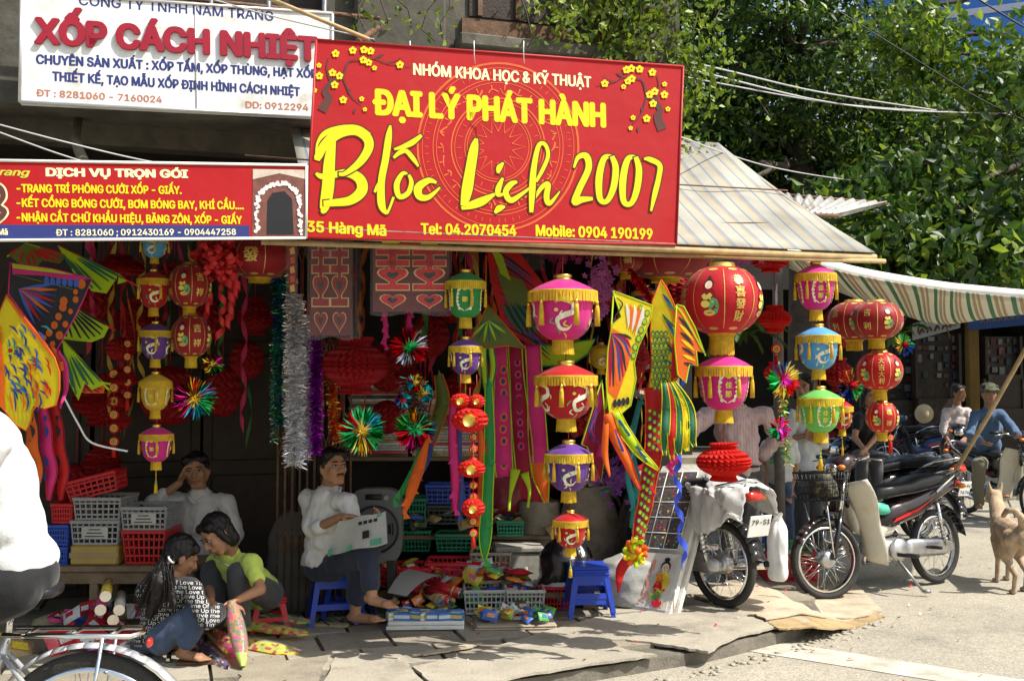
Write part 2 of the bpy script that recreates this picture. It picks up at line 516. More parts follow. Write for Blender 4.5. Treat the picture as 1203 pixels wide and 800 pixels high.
# thin weathered sheets lying over the broken pavement edge
def rough_outline(pts, z, amp=.012, seg=6):
 out = []
 n = len(pts)
 for i in range(n):
  a = pts[i]; b = pts[(i + 1) % n]
  for k in range(seg):
   t = k / seg; p = a.lerp(b, t)
   if k: p = p + Vector((rnd.uniform(-amp, amp), rnd.uniform(-amp, amp), 0))
   out.append(Vector((p.x, p.y, z(p) if callable(z) else z)))
 return out
zply = lambda p: .108 - .09 * min(max((p.x - 1.8) / .35, 0), 1)
def sheet(name, label, pix, z, m, thick=.014, sub=None, g='worn sheets laid over the pavement edge', amp=.012):
 P = [G(x, y, .1) for x, y in pix]
 mb = MB(); mb.prism(rough_outline(P, z, amp), (0, 0, -thick))
 o = mb.build(name, m); tag(o, label, 'board', g); return o
sheet('cement_sheet', 'wide broken cement sheet along the road edge, split at its front corner', [(484, 782), (580, 761), (690, 746), (735, 762), (772, 768), (690, 779), (600, 795), (560, 806), (512, 806)], .1, m_slab2)
sheet('cement_sheet', 'long cement sheet in sunlight between the white display panel and the road', [(585, 757), (700, 724), (862, 704), (905, 716), (952, 728), (900, 738), (868, 745), (832, 764), (790, 757), (735, 750)], .098, m_slab2)
sheet('plywood_sheet', 'sunlit plywood sheet under the front wheel of the parked motorbike', [(815, 700), (925, 655), (1002, 668), (1036, 701), (1000, 713), (930, 722), (870, 716)], zply, m_ply)
sheet('plywood_sheet', 'narrow splintered plywood strip sticking out toward the road', [(900, 726), (1030, 704), (1036, 708), (960, 736), (915, 738)], lambda p: zply(p) - .006, m_ply2, thick=.01, amp=.02)
sheet('plywood_sheet', 'long thin splintered lath on top of the plywood strip', [(880, 722), (1010, 705), (1022, 708), (900, 730)], lambda p: zply(p) + .008, m_ply, thick=.008, amp=.02)
sheet('cement_sheet', 'cracked cement sheet beside the kites wrapped in plastic', [(395, 768), (466, 764), (505, 806), (380, 806)], .099, m_slab2)
sheet('cement_sheet', 'small cement sheet under the tip of the wrapped kites', [(282, 782), (386, 768), (372, 806), (282, 806)], .097, m_slab)
sheet('plywood_sheet', 'thin pale sliver of plywood in front of the goods tray', [(484, 770), (500, 766), (552, 757), (566, 756), (556, 760), (510, 768)], .108, m_ply, thick=.01)
# crumbs along the kerb
mb = MB()
for i in range(150):
 t = rnd.random() ** .8
 q = [(.0, 5.25), (1.05, 5.82), (1.78, 6.42), (2.4, 7.1)]
 s_ = t * 2.999; k = int(s_); f = s_ - k
 x = q[k][0] * (1 - f) + q[k + 1][0] * f + rnd.gauss(0, .05); y = q[k][1] * (1 - f) + q[k + 1][1] * f - abs(rnd.gauss(.0, .06))
 r = rnd.uniform(.004, .022)
 mb.ell((x, y, r * .2), (r * rnd.uniform(.8, 2), r, r * .45), Matrix.Rotation(rnd.random() * 6, 3, 'Z'), 5, 3)
tag(mb.build('rubble', m_slab2), 'pale rubble crumbs and grit along the broken pavement edge', 'rubble', kind='stuff')
mb = MB()
for i in range(260):
 x = rnd.uniform(-2.5, 5.5); y = rnd.uniform(4.4, 9.5)
 z = .1 if in_kerb(x, y) else .004
 r = rnd.uniform(.006, .02); a = rnd.random() * 6
 mb.prism([(x + r * math.cos(a + k), y + r * math.sin(a + k) * .6, z + .004 * k) for k in (0, 1.3, 2.6, 4)], (0, 0, .001), mat=rnd.choice((0, 0, 1, 2)))
tag(mb.build('litter', [m_ply2, mat('litter_paper', (.6, .55, .4), .8), mat('litter_red', C['red'], .6)]), 'scattered leaf scraps, straw and paper bits on the street', 'litter', kind='stuff')
# painted stripe and a few tar cracks
mb = MB()
P = [G(*q, 0) for q in ((920, 755), (1203, 799), (1330, 822), (1180, 822), (1100, 800), (860, 762))]
mb.prism([Vector((p.x, p.y, .004)) for p in P], (0, 0, -.002)); tag(mb.build('road_marking', m_paint), kind='structure')
# ------------------------------------------------------------------ the shop building
bld = thing('shop_building', 'old weathered shop house with dark open front under the red signs', 'building', FA(0, 2.9), FROT)
def fbox(mb, a0, a1, d0, d1, z0, z1, mat=0, ch=0):
 mb.box(FA((a0 + a1) / 2, (d0 + d1) / 2, (z0 + z1) / 2), (a1 - a0, d1 - d0, z1 - z0), FROT, mat, ch)
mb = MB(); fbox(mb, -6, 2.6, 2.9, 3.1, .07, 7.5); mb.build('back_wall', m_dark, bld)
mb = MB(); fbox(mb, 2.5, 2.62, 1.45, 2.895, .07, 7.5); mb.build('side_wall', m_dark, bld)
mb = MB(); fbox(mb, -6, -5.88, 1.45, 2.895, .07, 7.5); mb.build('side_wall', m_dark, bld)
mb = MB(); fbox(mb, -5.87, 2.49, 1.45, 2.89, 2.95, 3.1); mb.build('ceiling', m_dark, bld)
mb = MB(); fbox(mb, -6, 2.62, 1.3, 1.445, 2.9, 3.3); fbox(mb, -6, -.5, 1.3, 1.445, 3.3, 7.5); fbox(mb, .25, 2.62, 1.3, 1.445, 3.3, 7.5); fbox(mb, -.5, .25, 1.3, 1.445, 4.55, 7.5)
mb.build('upper_wall', m_conc, bld)
mb = MB(); fbox(mb, -6, .55, .95, 1.295, 3.02, 3.14, ch=.01); mb.build('balcony_slab', m_conc, bld)
mb = MB(); fbox(mb, 1.05, 2.66, 1.12, 1.295, 3.62, 3.7, ch=.01); mb.build('window_ledge', m_conc, bld)
mb = MB(); fbox(mb, .42, .98, 1.2, 1.295, 3.16, 7.5, ch=.015); mb.build('pilaster', m_conc, bld)
mb = MB(); fbox(mb, 1.1, 2.5, 1.27, 1.297, 3.72, 3.84); mb.build('lintel', m_rust, bld)
mb = MB(); fbox(mb, 1.15, 2.4, 1.28, 1.298, 3.86, 4.5); mb.build('boarded_window', m_wood, bld)
mb = MB()
for k in range(5): fbox(mb, 1.2 + k * .25, 1.23 + k * .25, 1.255, 1.279, 3.86, 4.5)
mb.build('window_bars', m_rust, bld)
mb = MB(); fbox(mb, -.5, .25, 1.46, 1.5, 3.3, 4.55); mb.build('shutter', m_wood, bld)
for a in (-.42, -.1, .22):
 mb = MB(); mb.tube([FA(a, 1.1, 3.14), FA(a, 1.1, 4.2)], .016, 8); mb.build('balcony_post', m_grey, bld)
mb = MB(); mb.tube([FA(-1.8, 1.1, 3.72), FA(.55, 1.1, 3.72)], .013, 8); mb.build('balcony_rail', m_rust, bld)
# door leaves at the back, each of planks
for (a0, a1) in ((-1.9, -1.15), (-1.12, -.42), (-.4, .25)):
 mb = MB()
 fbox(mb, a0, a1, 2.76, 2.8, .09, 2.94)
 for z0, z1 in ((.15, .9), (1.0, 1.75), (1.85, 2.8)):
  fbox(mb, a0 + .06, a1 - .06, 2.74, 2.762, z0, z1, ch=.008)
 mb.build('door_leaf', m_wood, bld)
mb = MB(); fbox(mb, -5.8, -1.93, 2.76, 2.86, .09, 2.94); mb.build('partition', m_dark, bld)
# folding grille
mb = MB()
for k in range(11):
 a = .02 + k * .045
 mb.tube([FA(a, 1.62, .1), FA(a, 1.62, 2.7)], .008, 6)
for z in (.5, 1.1, 1.7, 2.3):
 for k in range(10):
  a = .02 + k * .045
  mb.tube([FA(a, 1.605, z), FA(a + .045, 1.605, z + .14)], .005, 5); mb.tube([FA(a + .045, 1.605, z), FA(a, 1.605, z + .14)], .005, 5)
mb.build('folding_grille', m_rust, bld)
# ------------------------------------------------------------------ awnings
def canvas_mat():
 m = bpy.data.materials.new('striped_canvas'); m.use_nodes = True
 N = m.node_tree.nodes; L = m.node_tree.links; N.clear()
 out = N.new('ShaderNodeOutputMaterial'); p = N.new('ShaderNodeBsdfPrincipled'); p.inputs['Roughness'].default_value = .7
 at = N.new('ShaderNodeUVMap'); sx = N.new('ShaderNodeSeparateXYZ'); L.new(at.outputs[0], sx.inputs[0])
 mm = N.new('ShaderNodeMath'); mm.operation = 'FRACT'; mu = N.new('ShaderNodeMath'); mu.operation = 'MULTIPLY'; mu.inputs[1].default_value = 5.2
 L.new(sx.outputs[0], mu.inputs[0]); L.new(mu.outputs[0], mm.inputs[0])
 cr = N.new('ShaderNodeValToRGB'); cr.color_ramp.interpolation = 'CONSTANT'
 e = cr.color_ramp.elements; e[0].position = 0; e[0].color = (.42, .4, .33, 1); e[1].position = .42; e[1].color = (.22, .26, .3, 1)
 n1 = e.new(.5); n1.color = (.42, .38, .29, 1); n2 = e.new(.8); n2.color = (.38, .31, .2, 1); n3 = e.new(.88); n3.color = (.25, .28, .32, 1)
 L.new(mm.outputs[0], cr.inputs[0])
 tc = N.new('ShaderNodeTexCoord'); nz = N.new('ShaderNodeTexNoise'); nz.inputs['Scale'].default_value = 2.5; nz.inputs['Detail'].default_value = 8
 L.new(tc.outputs['Object'], nz.inputs['Vector'])
 r = N.new('ShaderNodeMapRange'); r.inputs[1].default_value = .35; r.inputs[2].default_value = .7; r.inputs[3].default_value = 1.08; r.inputs[4].default_value = .62
 L.new(nz.outputs[0], r.inputs[0])
 x = N.new('ShaderNodeMix'); x.data_type = 'RGBA'; x.blend_type = 'MULTIPLY'; x.inputs[0].default_value = 1
 L.new(cr.outputs[0], x.inputs[6]); L.new(r.outputs[0], x.inputs[7]); L.new(x.outputs[2], p.inputs['Base Color'])
 t = N.new('ShaderNodeBsdfTranslucent'); L.new(x.outputs[2], t.inputs[0]); ms = N.new('ShaderNodeMixShader'); ms.inputs[0].default_value = .25
 L.new(p.outputs[0], ms.inputs[1]); L.new(t.outputs[0], ms.inputs[2]); L.new(ms.outputs[0], out.inputs[0])
 return m
m_canvas = canvas_mat()
def uv_from(o, fn):
 me = o.data; uvl = me.uv_layers.new(name='UVMap')
 for lp in me.loops:
  uvl.data[lp.index].uv = fn(me.vertices[lp.vertex_index].co)
def roof_sheet(name, parent, a0f, a1f, a0b, a1b, d1, zf, zb, nu, nv, sag=.025, d0=.0, zfr=None):
 mb = MB()
 def fn(u, v):
  a = (a0f + (a1f - a0f) * u) * (1 - v) + (a0b + (a1b - a0b) * u) * v
  zz = zf + ((zfr - zf) * u if zfr else 0)
  z = zz * (1 - v) + zb * v - sag * math.sin(PI * v) + .012 * math.sin(a * 9 + v * 3) * math.sin(PI * v)
  return FA(a, d0 + (d1 - d0) * v, z)
 mb.grid(fn, nu, nv)
 o = mb.build(name, m_canvas, parent)
 inv = MW[parent.name]
 Fi = RF.inverted()
 uv_from(o, lambda co: tuple((Fi @ ((inv @ co) - FA0)).xy))
 md = o.modifiers.new('s', 'SOLIDIFY'); md.thickness = .006; md.offset = 1
 return o
awn = thing('awning', 'faded striped canvas awning sloping out above the hanging lanterns', 'awning', FA(1.5, 1.3, 2.9), FROT)
roof_sheet('canvas', awn, .03, 3.18, .03, 2.9, 1.295, 2.285, 3.17, 40, 10)
mb = MB(); mb.tube([FA(-.25, .02, 2.262), FA(3.2, .02, 2.262)], .02, 8); mb.build('front_pole', m_bamboo, awn)
mb = MB(); mb.tube([FA(-.2, .09, 2.225), FA(1.9, .1, 2.24), FA(3.25, .0, 2.24)], .014, 8); mb.build('cross_pole', m_bamboo, awn)
mb = MB(); mb.tube([FA(3.14, .02, 2.26), FA(2.86, 1.3, 3.14)], .016, 8); mb.build('side_pole', m_rust, awn)
mb = MB(); mb.tube([FA(.3, .05, 2.33), FA(3.12, .35, 2.505)], .004, 6); mb.build('cord', m_rust, awn)
mb = MB(); mb.tube([FA(-.25, .65, 2.755), FA(1.4, .65, 2.735), FA(3.03, .65, 2.745)], .005, 6); mb.build('seam', m_rust, awn)
awl = thing('awning', 'shaded striped canvas awning behind the long wedding service banner', 'awning', FA(-2, 1.2, 2.6), FROT)
roof_sheet('canvas', awl, -5, .02, -5, .02, 1.2, 2.24, 2.66, 40, 6, .02)
mb = MB(); mb.tube([FA(-5, .02, 2.2), FA(-.26, .02, 2.25)], .02, 8); mb.build('front_pole', m_bamboo, awl)
# posts
def post(p, h, r, m, label, name='post'):
 mb = MB(); mb.tube([p, p + V(0, 0, h)], r, 10); o = mb.build(name, m); tag(o, label, 'post'); return o
p0 = W(915, 470, 8.4); post(V(p0.x, p0.y, .08), 2.45, .042, mat('worn_pole', (.16, .15, .13), .8, var=.3, scale=12), 'grey worn pole with a slot hole near its top')
# small corrugated canopy behind
can = thing('corrugated_canopy', 'small corrugated metal canopy jutting out behind the striped awning', 'canopy', W(960, 240, 9.2))
mb = MB()
A, B, Cc, D = W(860, 224, 9.3), W(1042, 240, 9.0), W(985, 254, 8.2), W(890, 250, 8.1)
def cfn(u, v):
 p = A.lerp(B, u).lerp(D.lerp(Cc, u), v); return p + V(0, 0, .022 * math.sin(u * 90))
mb.grid(cfn, 120, 3); o = mb.build('metal_sheet', mat('galvanised', (.42, .42, .4), .5, .5, var=.25, scale=5, dirt=((.16, .1, .06), .4, 4)), can); o.modifiers.new('s', 'SOLIDIFY').thickness = .006
mb = MB(); mb.tube([A, B], .018, 6); mb.tube([D, Cc], .018, 6); mb.build('frame', m_rust, can)
# green striped tarpaulin over the far side of the pavement
def tarp():
 t = thing('tarpaulin', 'sagging green and cream striped tarpaulin stretched over the street corner', 'tarpaulin', W(1060, 330, 8))
 m = bpy.data.materials.new('green_stripes'); m.use_nodes = True
 N = m.node_tree.nodes; L = m.node_tree.links; N.clear()
 out = N.new('ShaderNodeOutputMaterial'); p = N.new('ShaderNodeBsdfPrincipled'); p.inputs['Roughness'].default_value = .6
 at = N.new('ShaderNodeUVMap'); sx = N.new('ShaderNodeSeparateXYZ'); L.new(at.outputs[0], sx.inputs[0])
 mu = N.new('ShaderNodeMath'); mu.operation = 'MULTIPLY'; mu.inputs[1].default_value = 15; mm = N.new('ShaderNodeMath'); mm.operation = 'FRACT'
 L.new(sx.outputs[0], mu.inputs[0]); L.new(mu.outputs[0], mm.inputs[0])
 cr = N.new('ShaderNodeValToRGB'); cr.color_ramp.interpolation = 'CONSTANT'
 e = cr.color_ramp.elements; e[0].position = 0; e[0].color = (.6, .58, .48, 1); e[1].position = .3; e[1].color = (.05, .19, .09, 1)
 for ps, cc in ((.5, (.6, .58, .48, 1)), (.62, (.36, .28, .17, 1)), (.78, (.6, .58, .48, 1)), (.86, (.36, .28, .17, 1))):
  q = e.new(ps); q.color = cc
 L.new(mm.outputs[0], cr.inputs[0]); L.new(cr.outputs[0], p.inputs['Base Color'])
 tr = N.new('ShaderNodeBsdfTranslucent'); L.new(cr.outputs[0], tr.inputs[0]); ms = N.new('ShaderNodeMixShader'); ms.inputs[0].default_value = .3
 L.new(p.outputs[0], ms.inputs[1]); L.new(tr.outputs[0], ms.inputs[2]); L.new(ms.outputs[0], out.inputs[0])
 top = spline([(925, 300, 7.0), (1000, 322, 7.2), (1090, 338, 7.4), (1150, 345, 7.5), (1240, 352, 7.6), (1330, 352, 7.6)], 6)
 bot = spline([(930, 312, 8.6), (985, 342, 8.9), (1050, 366, 9.0), (1110, 381, 9.0), (1180, 368, 9.2), (1300, 358, 9.2)], 6)
 n = len(top) - 1
 T = [W(*q) for q in top]; Bq = [W(*q) for q in bot]
 vs = []; uv = []
 nv = 6
 for j in range(nv + 1):
  for i in range(n + 1):
   s_ = j / nv
   vs.append(T[i].lerp(Bq[i], s_) - V(0, 0, .05 * math.sin(PI * s_))); uv.append((i / n - s_ * .16, s_))
 mb = MB(); mb.add(vs, [(j * (n + 1) + i, j * (n + 1) + i + 1, (j + 1) * (n + 1) + i + 1, (j + 1) * (n + 1) + i) for j in range(nv) for i in range(n)], 0, True)
 o = mb.build('cloth', m, t)
 uvl = o.data.uv_layers.new(name='UVMap')
 for lp in o.data.loops: uvl.data[lp.index].uv = uv[lp.vertex_index]
 o.modifiers.new('s', 'SOLIDIFY').thickness = .004
 mb = MB(); mb.add([p + V(0, .01, .0) for p in T] + [p + V(0, -.02, .055) for p in T] + [p + V(0, .1, .06) for p in T], [(i, i + 1, n + 2 + i, n + 1 + i) for i in range(n)] + [(n + 1 + i, n + 2 + i, 2 * n + 3 + i, 2 * n + 2 + i) for i in range(n)], 0, True); mb.build('hem', mat('white_hem', (.7, .7, .66), .6), t)
 mb = MB(); mb.tube([Bq[4 * 6 - 4], W(1112, 384, 8.95), W(1116, 398, 8.95)], .006, 5); mb.build('tie', m_rust, t)
tarp()
# ------------------------------------------------------------------ wires
def wire(pts, r=.006, label='thin pale overhead wire sagging across the street', m=None, g='overhead wires'):
 P = [W(*p) for p in pts]; q = spline([tuple(p) for p in P], 8)
 mb = MB(); mb.tube([Vector(x) for x in q], r, 5, caps=False); o = mb.build('overhead_wire', m or mat('wire_grey', (.4, .4, .39), .5, var=.1)); tag(o, label, 'wire', g)
wire([(382, 0, 6.6), (470, 22, 6.7), (640, 52, 6.8), (800, 80, 7.2), (960, 118, 9), (1060, 130, 10), (1190, 134, 11)], .007, 'upper pale wire running from the balcony to the tree crown')
wire([(385, 4, 6.6), (500, 38, 6.7), (690, 68, 6.8), (800, 72, 7.2), (960, 108, 9), (1100, 130, 10)], .007, 'pale wire crossing the vines just above the red sign')
wire([(385, 16, 6.6), (500, 42, 6.7), (640, 62, 6.8), (800, 90, 7.2), (1000, 124, 10), (1200, 136, 11)], .006, 'lowest pale wire passing along the top edge of the red sign')
wire([(0, 147, 4.9), (80, 168, 5.0), (170, 189, 5.2), (240, 200, 5.3)], .004, 'thin wire drooping to the top of the wedding service banner')
wire([(0, 156, 4.9), (60, 178, 4.95), (110, 194, 5.0)], .004, 'short thin wire ending at the top edge of the wedding service banner')
wire([(250, 0, 5.3), (330, 22, 5.3), (440, 47, 5.3)], .004, 'thin wire hanging in front of the white company sign')
wire([(788, 157, 6), (900, 195, 8), (1000, 212, 10), (1080, 218, 12)], .005, 'thin wire from the red sign corner into the leaves')
wire([(980, 10, 10), (1060, 60, 10), (1140, 110, 10), (1203, 142, 10)], .005, 'dark thin wire slanting down through the tree crown', m_blk)
wire([(1150, 0, 9), (1203, 32, 9), (1260, 60, 9)], .008, 'short dark wire crossing the corner near the blue tower', m_blk)
mb = MB(); mb.tube([W(300, -8, 5.1), W(434, 47, 5.2)], .011, 8); tag(mb.build('bamboo_pole', m_bamboo), 'thin bamboo pole leaning over the white company sign', 'pole')
mb = MB(); mb.tube([W(420, 50, 5.9), W(446, 32, 6.3)], .02, 8); tag(mb.build('steel_pipe', m_rust), 'short rusty pipe end above the red sign', 'pipe')
mb = MB(); mb.tube([W(94, 130, 5.9), W(88, 165, 5.75), W(98, 190, 5.6)], [.022, .026, .03], 8); tag(mb.build('drain_pipe', m_conc), 'grey drain pipe bending down behind the wedding service banner', 'pipe')
# ================================================================== TREES
def leaf_mat(name, col, trans=.45, rough=.45, var=.45):
 m = mat(name, col, rough, var=var, scale=1.3, trans=trans, spec=.5)
 return m
m_leafd = leaf_mat('leaf_dark', (.025, .062, .01)); m_leafm = leaf_mat('leaf_mid', (.065, .13, .012)); m_leafl = leaf_mat('leaf_light', (.2, .28, .02))
m_bark = mat('bark', (.07, .055, .04), .9, var=.35, scale=9, bump=1, bscale=25)
def leaves_mesh(name, centers, size, parent, mats, weights=(.4, .4, .2), seed=1, droop=.3, wid=.42):
 rs = np.random.RandomState(seed)
 c = np.asarray(centers, float); n = len(c)
 d = rs.normal(size=(n, 3)); d[:, 2] -= droop; d /= np.linalg.norm(d, axis=1)[:, None]
 t = rs.normal(size=(n, 3)); t[:, 2] *= .5
 s = np.cross(d, t); s /= np.linalg.norm(s, axis=1)[:, None] + 1e-9
 u = np.cross(s, d)
 L = size * rs.uniform(.6, 1.25, n)[:, None]
 w = L * wid
 v = np.stack([c, c + d * L * .45 + s * w * .5 + u * L * .08, c + d * L - u * L * .06, c + d * L * .45 - s * w * .5 + u * L * .08], 1).reshape(-1, 3)
 me = bpy.data.meshes.new(name)
 me.vertices.add(4 * n); me.vertices.foreach_set('co', v.ravel())
 idx = np.arange(n)[:, None] * 4
 tri = np.concatenate([idx + np.array([[0, 1, 2]]), idx + np.array([[0, 2, 3]])], 1).reshape(-1)
 me.loops.add(6 * n); me.polygons.add(2 * n)
 me.loops.foreach_set('vertex_index', tri)
 me.polygons.foreach_set('loop_start', np.arange(2 * n) * 3); me.polygons.foreach_set('loop_total', np.full(2 * n, 3))
 for m in mats: me.materials.append(m)
 mi = np.repeat(rs.choice(len(mats), n, p=weights), 2); me.polygons.foreach_set('material_index', mi)
 me.update(calc_edges=True); me.validate()
 o = bpy.data.objects.new(name, me); COL.objects.link(o)
 if parent is not None:
  o.parent = parent; me.transform(MW[parent.name].inverted()); MW[o.name] = MW[parent.name]
 return o
def clumps(boxes, n_cl, per, rad, seed, flat=.6):
 """boxes: list of (centre, radii, weight) ellipsoids; leaves in clumps near their surfaces and inside"""
 rs = np.random.RandomState(seed); out = []; cc = []
 ws = np.array([b[2] for b in boxes], float); ws /= ws.sum()
 for i in range(n_cl):
  b = boxes[rs.choice(len(boxes), p=ws)]
  d = rs.normal(size=3); d /= np.linalg.norm(d); r = rs.uniform(.25, 1.0) ** .5
  c = np.array(b[0]) + d * r * np.array(b[1])
  cc.append(c)
  k = int(per * rs.uniform(.5, 1.5))
  q = rs.normal(size=(k, 3)) * rad * np.array([1, 1, flat]) * rs.uniform(.6, 1.3)
  out.append(c + q)
 return np.concatenate(out), cc
def limb(mb, p0, p1, r0, r1, seed, bend=.12, k=6):
 rr = random.Random(seed); p0 = Vector(p0); p1 = Vector(p1); L = (p1 - p0).length
 pts = []
 for i in range(k + 1):
  t = i / k; o = V(rr.uniform(-1, 1), rr.uniform(-1, 1), rr.uniform(-.5, .5)) * bend * L * .3 * math.sin(PI * t)
  pts.append(p0.lerp(p1, t) + o)
 mb.tube(pts, [r0 + (r1 - r0) * i / k for i in range(k + 1)], 8)
def big_tree():
 base = V(3.55, 13.2, 0)
 t = thing('street_tree', 'tall dark street tree with a forked trunk filling the sky beyond the awnings', 'tree', base)
 mb = MB()
 f = W(943, 190, 13.2); f2 = W(938, 62, 13.2)
 mb.tube([base, V(3.6, 13.2, 1.5), f, W(944, 120, 13.2), f2], [.24, .19, .15, .12, .09], 12)
 ends = [(1060, 60), (870, -60), (1120, 150), (830, 130), (1000, -80), (930, -140), (1180, 40), (860, 60), (800, 40), (1080, 230), (850, 220), (1230, 140), (1250, -40), (780, -50)]
 for i, e in enumerate(ends):
  s = [f2, f, W(944, 120, 13.2)][i % 3] if e[1] > 30 else f2
  limb(mb, s, W(e[0], e[1], 13.2 + (i % 5 - 2) * .8), .06, .018, i, .35)
 mb.build('trunk', m_bark, t)
 bx = [(W(880, 80, 13.6), (1.3, 1.3, 1.6), 2), (W(970, 20, 13), (1.3, 1.4, 1.6), 3), (W(1110, 190, 13), (1.5, 1.4, .9), 2.4), (W(960, 230, 14), (1.8, 1.2, .8), 2), (W(1100, 260, 13.2), (1.8, 1.3, .9), 2.2), (W(1240, 190, 13), (1.2, 1.3, .9), 1), (W(850, -60, 13.5), (1.3, 1.2, 1), 1), (W(840, 190, 14), (1.0, 1, 1.1), 2.4), (W(820, 90, 14.2), (.8, .8, 1.2), 2), (W(1010, 150, 14.2), (1.8, .8, 1.3), 2)]
 pts, cc = clumps(bx, 880, 84, .17, 3)
 leaves_mesh('crown', pts, .115, t, [m_leafd, m_leafm, m_leafl], (.5, .36, .14), 4)
 mb = MB()
 for i in range(0, len(cc), 3):
  c = Vector(cc[i]); a = c + V(rnd.uniform(-.5, .5), rnd.uniform(-.4, .4), -rnd.uniform(.2, .6)); mb.tube([a, c], [.012, .005], 5)
 mb.build('twigs', m_bark, t)
big_tree()
def side_tree():
 base = V(6.6, 11.2, 0)
 t = thing('street_tree', 'broad leaved street tree with sunlit lower branches over the green tarpaulin', 'tree', base)
 mb = MB(); top = V(6.4, 11.0, 4.0)
 mb.tube([base, V(6.5, 11.1, 2), top], [.2, .16, .12], 10)
 for i, e in enumerate([(1000, 280, 9.6), (1080, 300, 9.8), (1140, 230, 10), (1190, 300, 9.7), (1060, 200, 10.4), (1190, 120, 10.5)]):
  limb(mb, top, W(*e), .05, .012, 40 + i, .3)
 mb.build('trunk', m_bark, t)
 bx = [(W(1040, 290, 9.8), (.55, .5, .3), 2), (W(1120, 285, 9.8), (.7, .6, .45), 3), (W(1190, 260, 9.9), (.6, .6, .6), 2.5), (W(1000, 240, 10.2), (.4, .5, .3), .8), (W(1100, 215, 10.3), (.8, .5, .35), 1.6), (W(1180, 150, 10.5), (.5, .6, .6), 1), (W(1100, 330, 9.6), (.6, .4, .12), .6)]
 pts, cc = clumps(bx, 250, 30, .12, 9)
 leaves_mesh('crown', pts, .15, t, [m_leafd, m_leafm, m_leafl], (.42, .42, .16), 10, .5, .5)
side_tree()
def light_spray():
 base = V(9.0, 12.0, 0)
 t = thing('street_tree', 'pale green broad leaved tree spreading in front of the blue tower', 'tree', base)
 mb = MB(); top = V(8.3, 11.8, 5); mb.tube([base, V(8.8, 12, 3), top], [.2, .15, .1], 10)
 for i, e in enumerate([(1060, 60, 11), (1120, 30, 11), (1190, 90, 11), (1150, 110, 11)]): limb(mb, top, W(*e), .05, .012, 60 + i, .25)
 mb.build('trunk', m_bark, t)
 bx = [(W(1075, 40, 11), (.5, .5, .4), 2), (W(1150, 75, 11), (.8, .5, .35), 2.2), (W(1190, 120, 11), (.5, .5, .3), 1.5), (W(1200, 20, 11), (.3, .4, .3), .5)]
 pts, cc = clumps(bx, 90, 30, .16, 19)
 leaves_mesh('crown', pts, .125, t, [m_leafm, m_leafl], (.6, .4), 11, .1, .5)
light_spray()
def shade_tree(x, y, lab, seed):  # unseen tree, added so its crown shades the far street
 t = thing('street_tree', lab, 'tree', V(x, y, 0)); mb = MB(); mb.tube([V(x, y, 0), V(x + .1, y, 2), V(x, y + .1, 4.5)], [.22, .17, .12], 10)
 for i in range(7): limb(mb, V(x, y, 3.6), V(x + 2.4 * math.cos(i * .9), y + 2.4 * math.sin(i * .9), 5.6 + (i % 3) * .5), .07, .02, seed + i, .3)
 mb.build('trunk', m_bark, t)
 pts, cc = clumps([(V(x, y, 5.8), (2.9, 2.8, 1.5), 1)], 330, 34, .24, seed); leaves_mesh('crown', pts, .26, t, [m_leafd, m_leafm, m_leafl], (.42, .38, .2), seed, .3, .5)
shade_tree(11.2, 15.5, 'spreading street tree added beyond the picture edge to shade the parked motorbikes', 31)
shade_tree(12.4, 20.2, 'street tree added beyond the picture edge to shade the far shops', 32)
def vines():
 t = thing('climbing_vine', 'sunlit green vine spilling over the old wall beside the tree trunk', 'plant', FA(2.3, 1.25, 3.0), FROT)
 mb = MB()
 rr = random.Random(5); pts = []
 for i in range(20):
  a = rr.uniform(1.5, 2.8); z = rr.uniform(3.8, 4.5); d = rr.uniform(.98, 1.2)
  x = [FA(a, d, z)]
  for k in range(6): x.append(x[-1] + FU * rr.uniform(-.12, .1) - V(0, 0, rr.uniform(.03, .15)) - FW * rr.uniform(-.02, .03))
  mb.tube(x, .005, 4)
  for p in x:
   for q in range(16): pts.append(tuple(p + V(rr.gauss(0, .05), rr.gauss(0, .05), rr.gauss(0, .05))))
 for i in range(1000):
  a = rr.gauss(2.45, .2); pts.append(tuple(FA(a, rr.uniform(.95, 1.25), rr.gauss(3.45, .2) + .3 * (a - 2.3))))
 mb.build('stems', m_bark, t)
 leaves_mesh('leaves', pts, .055, t, [m_leafl, m_leafm], (.7, .3), 12, .4, .6)
 t2 = thing('climbing_vine', 'thin sparse vine sprig hanging above the middle of the red sign', 'plant', FA(.9, 1.2, 3.4), FROT)
 mb = MB(); pts = []
 for i in range(9):
  a = rr.uniform(.4, 1.4); x = [FA(a, rr.uniform(.9, 1.1), rr.uniform(3.7, 4.3))]
  for k in range(5): x.append(x[-1] + FU * rr.uniform(-.08, .08) - V(0, 0, rr.uniform(.02, .12)))
  mb.tube(x, .004, 4)
  for p in x:
   for q in range(3): pts.append(tuple(p + V(rr.gauss(0, .04), rr.gauss(0, .04), rr.gauss(0, .04))))
 mb.build('stems', m_bark, t2); leaves_mesh('leaves', pts, .05, t2, [m_leafl, m_leafm], (.6, .4), 13, .4, .6)
vines()
mb = MB(); mb.tube([FA(2.68, 1.6, .08), FA(2.68, 1.6, 2), FA(2.62, 1.6, 5)], [.07, .06, .055], 10)
tr = thing('street_tree', 'slim pale trunk rising at the end of the old wall beside the vine', 'tree', FA(2.68, 1.6, .08)); mb.build('trunk', mat('pale_bark', (.2, .17, .13), .9, var=.35, scale=14, bump=.8), tr)
